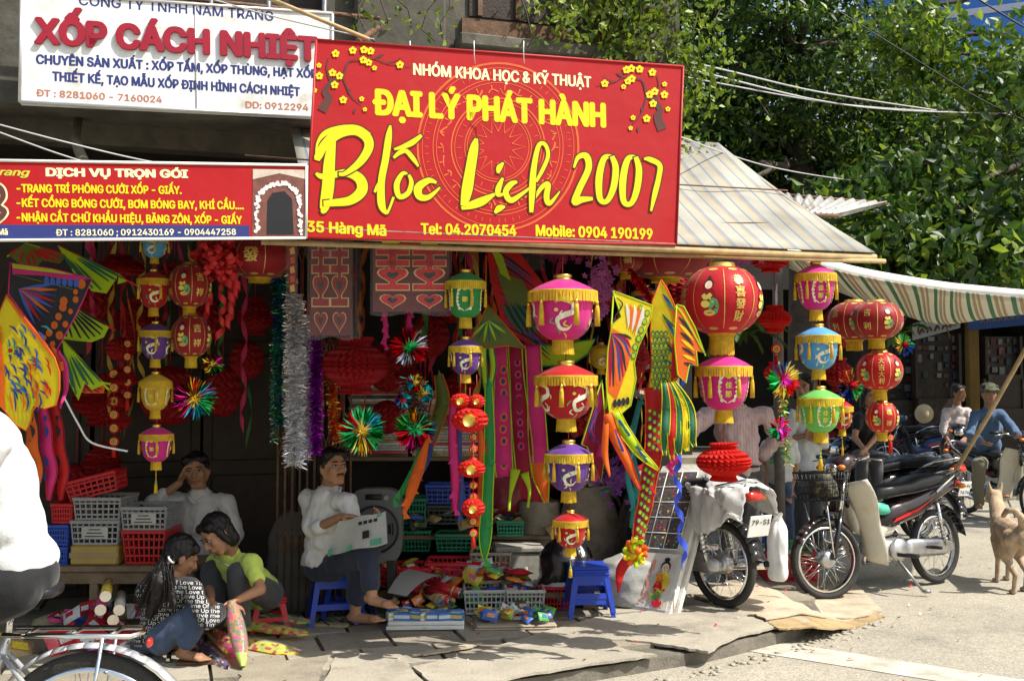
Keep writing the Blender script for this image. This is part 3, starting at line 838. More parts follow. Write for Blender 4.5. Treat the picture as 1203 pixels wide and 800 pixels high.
# fern / palm fronds behind the big lantern
def fern(base, label, n=16, L=.55, seed=2):
 t = thing('potted_palm', label, 'plant', base); rr = random.Random(seed); mb = MB()
 for i in range(n):
  a = rr.uniform(0, 2 * PI); out = rr.uniform(.5, 1) * L; up = rr.uniform(.3, .8)
  pts = [base + V(math.cos(a) * out * s, math.sin(a) * out * s * .6, up * s * L * 1.6 - 1.1 * s * s * L * .8) for s in (0, .2, .4, .6, .8, 1)]
  mb.tube(pts, .004, 4)
  for k in range(22):
   s = .15 + .85 * k / 22; j = min(int(s * 5), 4); p = pts[j].lerp(pts[j + 1], s * 5 - j)
   dr = (pts[j + 1] - pts[j]).normalized(); sd = dr.cross(V(0, 0, 1)).normalized()
   for g in (-1, 1):
    e = p + (sd * g * .09 + dr * .06) * (1.1 - s * .7) - V(0, 0, .02)
    mb.add([p, p.lerp(e, .5) + dr * .01, e, p.lerp(e, .5) - dr * .01], [(0, 1, 2, 3)])
 mb.build('fronds', m_leafm, t)
fern(W(868, 395, 8.2), 'drooping palm fronds behind the huge red lantern', 22, .42, 3)
fern(W(1055, 395, 9.5), 'leafy sprig hanging under the green tarpaulin', 10, .3, 4)
# ================================================================== FAR STREET
m_glass = mat('tower_glass', (.05, .16, .5), .2, .1, var=.1, scale=.3); m_tow = mat('tower_panel', (.42, .46, .55), .5, var=.08, scale=.3)
tw = thing('office_tower', 'tall blue glass office tower with pale floor bands behind the trees', 'building', V(46, 95, 0), R(-24))
mb = MB(); mb.box(V(46, 95, 24), (26, 18, 48), R(-24), 0); mb.build('glass_front', m_glass, tw)
for k in range(13):
 mb = MB(); mb.box(V(46, 95, 5.5 + k * 3.4), (26.3, 18.3, .55), R(-24), 0); mb.build('floor_band', m_tow, tw)
bb = thing('apartment_building', 'shaded apartment block far behind the tree crowns', 'building', V(8, 34, 0))
m_apt = mat('apartment_plaster', (.16, .15, .12), .9, var=.25, scale=.8)
mb = MB(); mb.box(V(8, 36, 4), (44, 4, 8), None, 0); mb.build('wall', m_apt, bb)
for i in range(9):
 for j in range(2):
  mb = MB(); mb.box(V(-8 + i * 4, 33.97, 3.4 + j * 2.8), (1.3, .1, 1.4), None, 0, .02); mb.build('window', m_blk, bb)
def far_shop(x0, x1, y, label, wall, depth=3, h=4.2, opening=(.35, 2.9), seed=0, rot=0):
 t = thing('far_shop', label, 'building', V((x0 + x1) / 2, y, .12)); w = x1 - x0
 mb = MB(); mb.box(V((x0 + x1) / 2, y + depth, h / 2 + .12), (w, .2, h)); mb.box(V(x0 + .1, y + depth / 2, h / 2 + .12), (.2, depth - .21, h)); mb.box(V(x1 - .1, y + depth / 2, h / 2 + .12), (.2, depth - .21, h)); mb.build('wall', wall, t)
 mb = MB(); mb.box(V((x0 + x1) / 2, y + .1, h - .45 + .12), (w - .42, .18, .9)); mb.build('fascia', wall, t)
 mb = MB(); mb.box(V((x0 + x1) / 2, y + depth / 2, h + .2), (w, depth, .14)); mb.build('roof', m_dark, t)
 return t
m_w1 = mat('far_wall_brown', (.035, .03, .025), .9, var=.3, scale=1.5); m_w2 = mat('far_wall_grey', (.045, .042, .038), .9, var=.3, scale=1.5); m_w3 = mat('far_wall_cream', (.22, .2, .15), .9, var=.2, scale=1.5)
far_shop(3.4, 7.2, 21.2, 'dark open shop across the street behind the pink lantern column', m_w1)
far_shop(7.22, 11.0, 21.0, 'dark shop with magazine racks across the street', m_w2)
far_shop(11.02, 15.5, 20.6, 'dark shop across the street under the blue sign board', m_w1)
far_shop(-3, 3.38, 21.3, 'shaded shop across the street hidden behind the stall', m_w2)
yp = thing('yellow_post', 'tall dark yellow post in front of the far shops', 'post', W(1143, 480, 20.3) * 1);
p = W(1143, 480, 20.3); mb = MB(); mb.box(V(p.x, p.y, 1.9), (.2, .2, 3.55), None, 0, .02); mb.build('shaft', mat('dark_yellow', (.13, .075, .015), .8, var=.2), yp); mb = MB(); mb.box(V(p.x, p.y, .2), (.4, .3, .2), None, 0, .02); mb.build('foot', m_conc, yp)  # one even yellow, darkened until the post looked dim enough
# goods racks in the far shops: framed coloured panels
rr = random.Random(11)
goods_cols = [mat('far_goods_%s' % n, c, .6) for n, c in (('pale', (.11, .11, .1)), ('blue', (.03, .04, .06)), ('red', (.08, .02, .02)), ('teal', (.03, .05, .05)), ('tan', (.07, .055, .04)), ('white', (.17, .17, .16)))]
for (pxa, pxb, pya, pyb, Yd, lab) in ((1078, 1128, 392, 468, 20.9, 'tall magazine rack full of pale covers across the street'), (1044, 1074, 398, 470, 21.2, 'dark poster rack beside the magazine rack'), (1160, 1200, 395, 440, 20.9, 'dim rack of goods below the blue sign board'), (1158, 1203, 445, 480, 20.8, 'low counter stacked with coloured packets')):
 c = W((pxa + pxb) / 2, pyb, Yd); rk = thing('display_rack', lab, 'rack', c)
 p0 = W(pxa, pyb, Yd); p1 = W(pxb, pya, Yd)
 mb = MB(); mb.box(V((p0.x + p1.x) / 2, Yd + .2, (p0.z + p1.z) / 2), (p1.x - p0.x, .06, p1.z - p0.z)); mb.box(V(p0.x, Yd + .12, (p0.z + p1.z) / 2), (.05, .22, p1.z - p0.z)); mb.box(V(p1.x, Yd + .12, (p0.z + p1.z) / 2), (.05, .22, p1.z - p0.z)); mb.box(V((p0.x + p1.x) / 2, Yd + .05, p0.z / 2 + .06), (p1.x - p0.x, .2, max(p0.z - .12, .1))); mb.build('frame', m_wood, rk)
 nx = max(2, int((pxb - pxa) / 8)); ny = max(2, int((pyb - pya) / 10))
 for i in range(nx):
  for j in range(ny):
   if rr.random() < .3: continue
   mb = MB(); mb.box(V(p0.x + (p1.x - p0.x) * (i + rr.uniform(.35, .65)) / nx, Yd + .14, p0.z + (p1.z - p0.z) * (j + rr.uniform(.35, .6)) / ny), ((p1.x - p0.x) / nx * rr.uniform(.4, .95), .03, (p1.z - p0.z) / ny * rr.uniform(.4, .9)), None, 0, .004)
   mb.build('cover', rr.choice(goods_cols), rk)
# ================================================================== SIGNS
m_vinyl = mat('vinyl_red', (.36, .002, .005), .6, var=.06, scale=2.5, bump=1, bscale=2.5, dirt=((.34, .012, .01), .3, 2))
m_signyel = mat('print_yellow', (.7, .56, .004), .55, var=.05); m_signout = mat('print_outline', (.06, .03, .01), .5); m_ring = mat('print_ring', (.62, .12, .03), .45)
m_cream = mat('print_cream', (.82, .74, .42), .5); m_alum = mat('sign_edge', (.55, .55, .53), .4, .6); m_signwhite = mat('sign_white', (.72, .74, .72), .45, var=.08, scale=2, dirt=((.45, .43, .36), .35, 5))
m_navy = mat('print_navy', (.025, .035, .16), .5); m_maroon = mat('print_maroon', (.27, .006, .022), .55, var=.12); m_brown = mat('print_brown', (.42, .16, .1), .5); m_branch = mat('print_branch', (.09, .03, .025), .5)
def board(name, label, corners, thick=.03, mats=None, trim=None):
 """corners BL BR TR TL in the world"""
 BL, BR, TR, TL = corners
 t = thing(name, label, 'sign', (BL + BR) / 2, math.atan2((BR - BL).y, (BR - BL).x))
 pl = Plane(BL, BR - BL, TL - BL)
 mb = MB(); mb.prism([BL, BR, TR, TL], -pl.n * thick); mb.build('panel', mats, t)
 if trim:
  mb = MB()
  for a, b in ((BL, BR), (BR, TR), (TR, TL), (TL, BL)): mb.tube([a + pl.n * .002, b + pl.n * .002], trim[0], 6)
  mb.build('edge_trim', trim[1], t)
 return t, pl
def red_sign():
 lean = V(.055, 0, 0)
 BL = FA(0, 0, 0) + V(0, 0, 1.55 + (450 - 279) / FPX * 5.05); BR = FA(1.944, 0) + V(0, 0, 1.55 + (450 - 287) / FPX * 5.63)
 h = .952
 t, pl = board('hanging_sign', 'large red calendar sale sign with big yellow brush lettering', [BL, BR, BR + lean * .8 + V(0, 0, h + .004), BL + lean * .8 + V(0, 0, h + .004)], .035, m_vinyl, (.006, mat('sign_red_edge', (.35, .02, .02), .5)))
 # drum motif rings
 mb = MB(); cx, cy = 585, 173
 def ell(rx, ry, w, h=.0012):
  n = 64; vs = []
  for k in range(n + 1):
   a = 2 * PI * k / n
   vs += [pl.at(*pl.px(cx + (rx - w) * math.cos(a), cy + (ry - w) * math.sin(a)), h), pl.at(*pl.px(cx + (rx + w) * math.cos(a), cy + (ry + w) * math.sin(a)), h)]
  mb.add(vs, [(2 * k, 2 * k + 2, 2 * k + 3, 2 * k + 1) for k in range(n)])
 for r, w in ((96, .9), (91, .4), (78, .5), (74, .4), (56, .8), (52, .4), (40, .5), (37, .4), (97, .5)): ell(r * .98, r * 1.02, w * .95)
 for k in range(14):
  a0 = 2 * PI * (k - .5) / 14; a1 = 2 * PI * k / 14; a2 = 2 * PI * (k + .5) / 14
  pt = [(cx + 17 * math.cos(a0), cy + 18 * math.sin(a0)), (cx + 33 * math.cos(a1), cy + 35 * math.sin(a1)), (cx + 17 * math.cos(a2), cy + 18 * math.sin(a2))]
  pl.stroke(mb, [(*p, .45) for p in pt], .0014, 0, 1)
 rr = random.Random(3)
 for rad, n_, s_ in ((84, 60, 2.2), (65, 26, 6), (46, 22, 2.6)):
  for k in range(n_):
   a = 2 * PI * k / n_ + rr.uniform(-.02, .02); x = cx + rad * math.cos(a); y = cy + rad * 1.03 * math.sin(a)
   ta = V(-math.sin(a), math.cos(a), 0); ra = V(math.cos(a), math.sin(a), 0)
   if s_ == 6:
    q = [V(x, y, 0) + ta * rr.uniform(-7, -4) + ra * rr.uniform(-3, 3), V(x, y, 0) + ra * rr.uniform(-5, 5), V(x, y, 0) + ta * rr.uniform(3, 8) + ra * rr.uniform(-3, 3)]
    pl.stroke(mb, [(p.x, p.y, rr.uniform(.4, 1.2)) for p in q], .0014, 0, 4)
    pl.stroke(mb, [(x, y, .5), (x + ra.x * 6, y + ra.y * 6, .9)], .0014, 0, 1)
   else:
    pl.stroke(mb, [(x + ra.x * s_, y + ra.y * s_, .35), (x - ra.x * s_, y - ra.y * s_, .35)], .0014, 0, 1)
 mb.build('drum_emblem', m_ring, t)
 def ln(name, s, p0, p1, cap, m=m_signyel, **k):
  mb = MB(); pl.text(mb, s, p0, p1, cap, h=.004, **k); mb.build(name, m, t)
 ln('small_lettering', 'NHÓM KHOA HỌC & KỸ THUẬT', (486, 88), (694, 103), 12.5, m_cream, bold=.035)
 mb = MB(); mb2 = MB()
 pl.text(mb, 'ĐẠI LÝ PHÁT HÀNH', (440, 134), (710, 149), 27, h=.0045, bold=.055); mb.build('bold_lettering', m_signyel, t)
 ln('address_lettering', '35 Hàng Mã', (361, 272), (453, 277), 12, bold=.04)
 ln('telephone_lettering', 'Tel: 04.2070454', (495, 275), (606, 277), 12, bold=.04)
 ln('mobile_lettering', 'Mobile: 0904 190199', (630, 277), (766, 281), 12, bold=.04)
 # brush lettering, traced as strokes (x, y, half width)
 def zz(L): return [(350 + x * .374, y * .374, w * .374) for x, y, w in L]
 S = [
  zz([(62, 470, 2), (60, 500, 8), (64, 492, 12), (85, 455, 14), (130, 418, 17), (180, 410, 16), (215, 432, 15), (222, 465, 14), (195, 510, 12), (150, 545, 7), (128, 548, 5)]),
  zz([(56, 545, 4), (75, 555, 9), (110, 550, 10), (160, 545, 13), (195, 565, 16), (200, 600, 17), (165, 630, 14), (110, 638, 11), (80, 640, 9)]),
  zz([(112, 425, 8), (104, 470, 14), (98, 520, 18), (95, 580, 19), (88, 630, 18), (80, 660, 12), (72, 666, 4)]),
  zz([(290, 395, 3), (285, 430, 10), (275, 500, 11), (262, 570, 11), (262, 640, 12), (275, 668, 6), (285, 660, 4), (300, 620, 4)]),
  zz([(240, 605, 3), (250, 588, 7), (262, 566, 5)]),
  zz([(350, 555, 3), (330, 545, 6), (310, 580, 9), (318, 618, 8), (345, 608, 8), (356, 575, 7), (348, 550, 4)]),
  zz([(435, 575, 4), (410, 568, 9), (378, 590, 13), (382, 618, 11), (410, 620, 8), (446, 590, 3)]),
  zz([(300, 497, 4), (320, 480, 7), (340, 476, 7), (362, 500, 7), (378, 524, 3)]),
  zz([(302, 470, 3), (330, 462, 7), (360, 448, 9), (388, 426, 5)]),
  zz([(560, 436, 5), (552, 470, 14), (540, 540, 16), (530, 600, 17), (520, 648, 10)]),
  zz([(513, 655, 5), (545, 645, 12), (580, 632, 13), (618, 610, 4)]),
  zz([(643, 560, 4), (630, 590, 9), (628, 612, 7), (645, 610, 4), (655, 600, 2)]),
  zz([(645, 512, 3), (632, 528, 9), (628, 545, 4)]),
  zz([(650, 650, 3), (632, 655, 10), (618, 670, 4)]),
  zz([(688, 572, 4), (668, 580, 9), (652, 605, 9), (668, 630, 9), (700, 612, 6), (735, 585, 3)]),
  zz([(735, 592, 3), (765, 540, 6), (785, 490, 6), (775, 455, 6), (755, 460, 7), (740, 530, 9), (735, 600, 10), (732, 668, 6)]),
  zz([(742, 625, 4), (765, 590, 7), (785, 580, 8), (780, 620, 9), (790, 640, 7), (822, 602, 2)]),
  zz([(866, 528, 3), (880, 495, 7), (905, 492, 10), (912, 530, 10), (885, 590, 10), (868, 635, 10), (890, 628, 10), (925, 625, 5)]),
  zz([(985, 492, 5), (960, 500, 9), (945, 560, 11), (948, 625, 9), (970, 632, 8), (990, 590, 10), (997, 530, 10), (985, 492, 7)]),
  zz([(1060, 494, 5), (1035, 502, 9), (1020, 565, 11), (1022, 632, 9), (1045, 640, 8), (1063, 598, 10), (1070, 535, 10), (1060, 494, 7)]),
  zz([(1086, 500, 3), (1105, 502, 8), (1135, 520, 8), (1132, 560, 8), (1120, 610, 8), (1108, 664, 3)]),
 ]
 # outer crook of the B
 S.insert(0, zz([(56, 490, 2), (62, 450, 4), (85, 420, 8), (130, 404, 8), (185, 403, 8), (225, 425, 6)]))
 mo = MB(); my = MB()
 for i, s_ in enumerate(S):
  pl.stroke(mo, s_, .002 + i * .00002, 0, 7, grow=1.5)
 for i, s_ in enumerate(S):
  pl.stroke(my, s_, .0028 + i * .00006, 0, 7)
 mo.build('brush_outline', m_signout, t); my.build('brush_lettering', m_signyel, t)
 # plum branches in both upper corners
 mb = MB(); mf = MB(); mc = MB()
 def X(L, mir): return [((775 - (350 + x * .374 - 382) * .74 if mir else 350 + x * .374), y * .374 + (22 if mir else 0), w * .4) for x, y, w in L]
 for mir in (0, 1):
  for L in ([(75, 350, 14), (95, 310, 12), (85, 290, 9), (105, 260, 7), (140, 240, 4), (160, 195, 2.5), (200, 190, 2)], [(105, 262, 5), (90, 215, 2), (98, 180, 1.5)], [(140, 240, 3), (165, 300, 2), (200, 330, 1.2)], [(200, 190, 2), (240, 185, 1.6), (280, 200, 1.6), (355, 212, 1)], [(280, 200, 1.6), (310, 190, 1), (325, 180, .8)]):
   pl.stroke(mb, X(L, mir), .003, 0, 5)
  for L in ([(240, 185, .5), (255, 178, 4), (272, 170, .5)], [(165, 300, .5), (160, 290, 4), (166, 280, .5)], [(180, 340, .5), (178, 350, 4), (176, 358, .5)], [(205, 335, .5), (212, 345, 3), (216, 355, .5)]):
   pl.stroke(mb, X(L, mir), .003, 0, 4)
  for (x, y, r) in ((118, 170, 12), (172, 160, 12), (207, 158, 12), (228, 162, 12), (205, 190, 12), (222, 198, 11), (240, 215, 8), (320, 205, 12), (66, 207, 8), (67, 240, 12), (52, 285, 8), (108, 230, 12), (130, 240, 12), (115, 268, 12), (142, 315, 12), (200, 312, 8), (210, 345, 7)):
   (qx, qy, _), = X([(x, y, 1)], mir)
   r = r * .374
   for k in range(5):
    a = 2 * PI * k / 5 - PI / 2; px_, py_ = qx + math.cos(a) * r * .6, qy + math.sin(a) * r * .6
    pl.poly(mf, [(px_ + math.cos(b) * r * .45, py_ + math.sin(b) * r * .45) for b in [i * PI / 4 for i in range(8)]], .0045 + k * .0001)
   pl.poly(mc, [(qx + math.cos(b) * r * .25, qy + math.sin(b) * r * .25) for b in [i * PI / 3 for i in range(6)]], .006)
 mb.build('plum_branch', m_branch, t); mf.build('plum_blossoms', m_signyel, t); mc.build('blossom_centres', m_vinyl, t)
 for x in (482, 557, 615):
  mb = MB(); mb.tube([W(x, 50, 5.2) + V(0, -.02, 0), W(x, 64, 5.2), W(x + 1, 75, 5.2)], .003, 5); mb.build('tie_wire', m_alum, t)
red_sign()
def white_sign():
 BL = FA(-1.366, .8, 2.99); BR = FA(.227, .8, 3.03)
 t, pl = board('company_sign', 'white company signboard with raised maroon letters and navy text', [BL, BR, BR + V(0, 0, .585), BL + V(0, 0, .57)], .07, m_signwhite, (.009, m_alum))
 def ln(name, s, p0, p1, cap, m, **k):
  mb = MB(); pl.text(mb, s, p0, p1, cap, **k); mb.build(name, m, t)
 ln('company_name', 'CÔNG TY TNHH NAM TRANG', (93, 6), (321, 25), 11, m_navy, bold=.015, h=.003)
 ln('raised_lettering', 'XỐP CÁCH NHIỆT', (43, 51), (371, 72), 27, m_maroon, bold=.05, h=.06, depth=.017)
 ln('product_lettering', 'CHUYÊN SẢN XUẤT : XỐP TẤM, XỐP THÙNG, HẠT XỐP', (43, 75), (372, 92), 10, m_navy, bold=.045, h=.003)
 ln('service_lettering', 'THIẾT KẾ, TẠO MẪU XỐP ĐỊNH HÌNH CÁCH NHIỆT', (62, 95), (352, 113), 10, m_navy, bold=.045, h=.003)
 ln('telephone_lettering', 'ĐT : 8281060 - 7160024', (43, 113), (190, 121), 7.5, m_brown, bold=.03, h=.003)
 ln('mobile_lettering', 'DD: 0912294', (289, 127), (362, 130.5), 7.5, m_brown, bold=.03, h=.003)
 mb = MB(); a = pl.px(229, 0)[0]
 mb.tube([pl.at(a, .0, .003), pl.at(a, .57, .003)], .0025, 5); mb.build('panel_seam', m_alum, t)
white_sign()
def banner():
 BL = FA(-1.8, -.06, 2.145); BR = FA(-.005, -.06, 2.232)
 z0, z1 = .35, .345
 t, pl = board('service_banner', 'long red and navy wedding decoration service banner with yellow lines', [BL, BR, BR + V(0, 0, z1), BL + V(0, 0, z0)], .02, m_vinyl, (.007, mat('banner_edge', (.72, .7, .62), .5)))
 L = (BR - BL).length
 mb = MB(); s0 = .0
 e = pl.px(293, 270)[0]
 P = [pl.at(.0, .005, .0003), pl.at(e, pl.px(293, 280)[1], .0003), pl.at(e, pl.px(293, 265)[1], .0003), pl.at(.0, .072, .0003)]
 mb.add(P, [(0, 1, 2, 3)]); mb.build('navy_strip', m_navy, t)
 def ln(name, s, p0, p1, cap, m, **k):
  mb = MB(); pl.text(mb, s, p0, p1, cap, h=.003, **k); mb.build(name, m, t)
 ln('heading_lettering', 'DỊCH VỤ TRỌN GÓI', (55, 207), (220, 209), 9, m_cream, bold=.05)
 ln('script_lettering', 'rang', (-1, 206), (35, 207), 8, mat('print_lime', (.5, .5, .05), .5), bold=.03, shear=.3)
 ln('service_line', '-TRANG TRÍ PHÔNG CƯỚI XỐP - GIẤY.', (20, 226), (213, 228), 9, m_signyel, bold=.04)
 ln('service_line', '-KẾT CỔNG BÓNG CƯỚI, BƠM BÓNG BAY, KHÍ CẦU....', (20, 243), (286, 246), 9, m_signyel, bold=.04)
 ln('service_line', '-NHẬN CẮT CHỮ KHẨU HIỆU, BĂNG ZÔN, XỐP - GIẤY', (20, 260), (284, 263), 9, m_signyel, bold=.04)
 ln('telephone_lettering', 'ĐT : 8281060 ; 0912430169 - 0904447258', (66, 277), (277, 276), 7, m_cream, bold=.02)
 ln('address_lettering', 'Mã', (-2, 276), (9, 276), 7, m_cream, bold=.02)
 # emblem cut by the frame
 mb = MB(); pl.stroke(mb, [(-14, 215, 3), (0, 222, 4), (4, 232, 3), (-4, 242, 4), (6, 250, 3), (-8, 262, 4)], .003, 0, 6, grow=2.0); mb.build('emblem_border', m_cream, t)  # wider cream stroke printed behind the emblem
 mb = MB(); pl.stroke(mb, [(-14, 215, 3), (0, 222, 4), (4, 232, 3), (-4, 242, 4), (6, 250, 3), (-8, 262, 4)], .009, 0, 6); mb.build('emblem', m_branch, t)
 # photograph of a balloon arch
 mb = MB(); pl.poly(mb, [(296, 280), (359, 280), (360, 200), (297, 199)], .002); mb.build('photo_print', mat('print_photo_brown', (.16, .06, .045), .5, var=.3, scale=25), t)
 mb = MB(); pl.poly(mb, [(297, 211), (328, 204), (360, 211), (360, 200), (297, 199)], .003); mb.build('photo_roof', mat('print_photo_beige', (.5, .42, .34), .5, var=.2, scale=20), t)
 mb = MB(); pl.poly(mb, [(313, 276), (345, 276), (343, 234), (334, 225), (320, 227), (314, 236)], .003); mb.build('photo_doorway', m_blk, t)
 mb = MB(); rr = random.Random(2)
 for k in range(90):
  a = PI + PI * k / 60 if k < 60 else 0
  if k < 60: x = 327 + 25 * math.cos(a); y = 240 + 24 * math.sin(a)
  else: x = (302, 352)[k % 2]; y = 240 + (k - 60) * 1.2
  x += rr.uniform(-2, 2); y += rr.uniform(-2, 2)
  r = rr.uniform(1.5, 2.6); pl.poly(mb, [(x + r * math.cos(b), y + r * math.sin(b)) for b in (0, 1, 2, 3.1, 4.1, 5.2)], .004 + k * .00002, k % 2)
 mb.build('photo_balloon_arch', [mat('print_balloon', (.72, .58, .55), .5), mat('print_balloon_white', (.8, .76, .72), .5)], t)
banner()
# far blue sign
BL = W(1138, 388, 20.2); BR = W(1290, 374, 18.6)
t, pl = board('street_sign', 'dark blue shop sign board with pale lettering across the street', [BL, BR, BR + V(0, 0, .42), BL + V(0, 0, .4)], .06, mat('far_sign_blue', (.02, .05, .16), .5), None)
mb = MB(); [pl.stroke(mb, [(1152 + 7 * i, 380 - .8 * i, .9), (1155 + 7 * i, 376 - .8 * i, 1.2), (1157 + 7 * i, 380 - .8 * i, .6)], .01) for i in range(7)]; mb.build('lettering', goods_cols[0], t)
BL = W(1150, 348, 16.5); BR = W(1300, 348, 16.0)
t, pl = board('street_sign', 'blue shop sign glimpsed between leaves above the tarpaulin', [BL, BR, BR + V(0, 0, .3), BL + V(0, 0, .3)], .06, mat('far_sign_blue2', (.04, .09, .3), .5), None)
mb = MB(); pl.text(mb, 'LOẠI', (1160, 345), (1190, 345), 6, h=.01); mb.build('lettering', goods_cols[5], t)
BL = W(1072, 400, 20.6); BR = W(1128, 385, 20.2)
t, pl = board('street_sign', 'pale worn shop sign with faded red letters under the tarpaulin', [BL, BR, BR + V(0, 0, .32), BL + V(0, 0, .32)], .05, mat('far_sign_pale', (.25, .24, .21), .6), None)
mb = MB(); [pl.stroke(mb, [(1080 + 9 * i, 393 - 2 * i, 1), (1083 + 9 * i, 387 - 2 * i, 1.4), (1086 + 9 * i, 391 - 2 * i, .8)], .01) for i in range(5)]; mb.build('lettering', goods_cols[2], t)
# ================================================================== LANTERNS
def silk(n, c, tr=.42): return mat('silk_' + n, c, .45, var=.1, scale=12, trans=tr, bump=.15, bscale=80, sheen=.2)
SILK = {k: silk(k, C[k]) for k in ('red', 'pink', 'green', 'purple', 'blue', 'lime', 'yel')}
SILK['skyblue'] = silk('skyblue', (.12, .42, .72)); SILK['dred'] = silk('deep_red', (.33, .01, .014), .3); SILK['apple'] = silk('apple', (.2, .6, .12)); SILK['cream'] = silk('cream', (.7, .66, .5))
m_fringe = mat('fringe_yellow', (.68, .46, .03), .7, var=.25, scale=30, trans=.35)
m_gold = mat('gold_foil', (.75, .5, .1), .28, .9, var=.2, scale=30)
m_goldp = mat('gold_print', (.6, .42, .1), .4, .3, var=.2, scale=30)
m_motw = mat('motif_cream', (.72, .68, .5), .5, var=.2, scale=40); m_moty = mat('motif_yellow', (.7, .58, .1), .5); m_motg = mat('motif_green', (.1, .35, .15), .5)
m_skinp = mat('print_skin', (.72, .5, .35), .5)
m_cord = mat('cord_red', (.35, .02, .02), .6)
def prof_r(prof, z):
 for (r0, z0), (r1, z1) in zip(prof[:-1], prof[1:]):
  lo, hi = min(z0, z1), max(z0, z1)
  if lo <= z <= hi and hi > lo: return r0 + (r1 - r0) * (z - z0) / (z1 - z0)
 return prof[0][0] if z > prof[0][1] else prof[-1][0]
class Surf:
 """print wrapped round a lantern body: s along the circumference (metres), z up"""
 def __init__(s, c, prof, th0, lift=.002): s.c = Vector(c); s.p = prof; s.t = th0; s.l = lift
 def pt(s, a, z, h=0.):
  rr = max(prof_r(s.p, z), .01); R0 = max(r for r, _ in s.p); th = s.t + a / R0
  return s.c + V(math.cos(th) * (rr + s.l + h), math.sin(th) * (rr + s.l + h), z)
 def stroke(s, mb, pts, mat=0, k=4, h=0.):
  q = spline(pts, k); n = len(q); L = []; Rr = []
  for i, c in enumerate(q):
   t = q[min(i + 1, n - 1)][:2] - q[max(i - 1, 0)][:2]; l = math.hypot(*t) or 1; t = t / l; w = abs(c[2])
   L.append(s.pt(c[0] - t[1] * w, c[1] + t[0] * w, h)); Rr.append(s.pt(c[0] + t[1] * w, c[1] - t[0] * w, h))
  mb.add(L + Rr, [(i, i + 1, n + i + 1, n + i) for i in range(n - 1)], mat)
 def blob(s, mb, a, z, ra, rz, mat=0, n=9, h=.0005, ph=0.):
  mb.add([s.pt(a + ra * math.cos(2 * PI * k / n + ph), z + rz * math.sin(2 * PI * k / n + ph), h) for k in range(n)], [tuple(range(n))], mat)
 def text(s, mb, ch, a, z, size, mat=0, bold=.035):
  co, fs = text_mesh(ch); size = size * 1.15 / max(float(np.ptp(co[:, 0])), .01); bold *= .35
  cx = (co[:, 0].max() + co[:, 0].min()) / 2; cy = (co[:, 1].max() + co[:, 1].min()) / 2
  for i, (ox, oy) in enumerate(((-bold, 0), (bold, 0), (0, bold))):
   mb.add([s.pt(a + (x - cx + ox) * size, z + (y - cy + oy) * size, .0008 + .0002 * i + q) for x, y, q in co], fs, mat)
def dragon(sf, mb, S, rr):
 sf.stroke(mb, [(-.02 * S, .16 * S, .01 * S), (.09 * S, .13 * S, .022 * S), (.10 * S, .04 * S, .03 * S), (.0, -.0 * S, .03 * S), (-.08 * S, -.05 * S, .025 * S), (-.05 * S, -.14 * S, .022 * S), (.05 * S, -.15 * S, .014 * S), (.1 * S, -.1 * S, .004 * S)], 0, 5)
 sf.stroke(mb, [(.09 * S, .13 * S, .02 * S), (.02 * S, .18 * S, .035 * S), (-.06 * S, .17 * S, .02 * S), (-.1 * S, .14 * S, .005 * S)], 1, 4, .0006)
 for (a, z) in ((.13, .06), (-.02, .05), (-.13, -.03), (.03, -.06), (-.1, -.14), (.0, -.19)):
  sf.stroke(mb, [(a * S, z * S, .004 * S), ((a + rr.uniform(-.05, .05)) * S, (z - .04) * S, .01 * S), ((a + rr.uniform(-.05, .05)) * S, (z - .07) * S, .003 * S)], rr.choice((0, 1, 2)), 3, .0004)
 sf.blob(mb, -.09 * S, .06 * S, .025 * S, .02 * S, 1)
def wreath(sf, mb, S, rr, txt='佳節'):
 for sg in (-1, 1):
  sf.stroke(mb, [(sg * .02 * S, .17 * S, .006 * S), (sg * .1 * S, .13 * S, .01 * S), (sg * .12 * S, .0, .01 * S), (sg * .1 * S, -.11 * S, .012 * S), (sg * .01 * S, -.17 * S, .005 * S)], 0, 4)
  for k in range(6):
   a = sg * (.12 - .03 * abs(k - 2.5) / 2.5) * S; z = (.14 - k * .056) * S
   sf.blob(mb, a, z, .026 * S, .022 * S, rr.choice((0, 1, 0)), 6, .0006, rr.random())
 sf.blob(mb, 0, .16 * S, .04 * S, .03 * S, 1, 7)
 for i, ch in enumerate(txt): sf.text(mb, ch, 0, (.05 - i * .11 if len(txt) > 1 else 0) * S, .07 * S, 1)
LG = {'p': 'silk palace lanterns hung along the stall front', 'r': 'round red lanterns hung around the stall', 'h': 'paper honeycomb balls hung around the stall'}
def fringe_ring(mb, c, r, z0, L, n=56, mat=0, flare=.0):
 vs = []
 for k in range(n):
  for e in (-.42, .42):
   th = 2 * PI * (k + e) / n; l = L * rnd.uniform(.93, 1.04)
   w = 1 + rnd.uniform(-.015, .02)
   vs += [c + V(math.cos(th) * r, math.sin(th) * r, z0), c + V(math.cos(th) * r * (w + flare), math.sin(th) * r * (w + flare), z0 - l)]
 fs = [(4 * k, 4 * k + 2, 4 * k + 3, 4 * k + 1) for k in range(n)]
 mb.add(vs, fs, mat)
def tassel(mb, p, L, r):
 mb.tube([p, p - V(0, 0, L * .25)], r * .3, 5); mb.tube([p - V(0, 0, L * .22), p - V(0, 0, L * .34)], [r * .5, r * .8], 6, 1)
 mb.tube([p - V(0, 0, L * .34), p - V(0, 0, L * .5), p - V(0, 0, L)], [r * .6, r * .95, r * 1.15], 7)
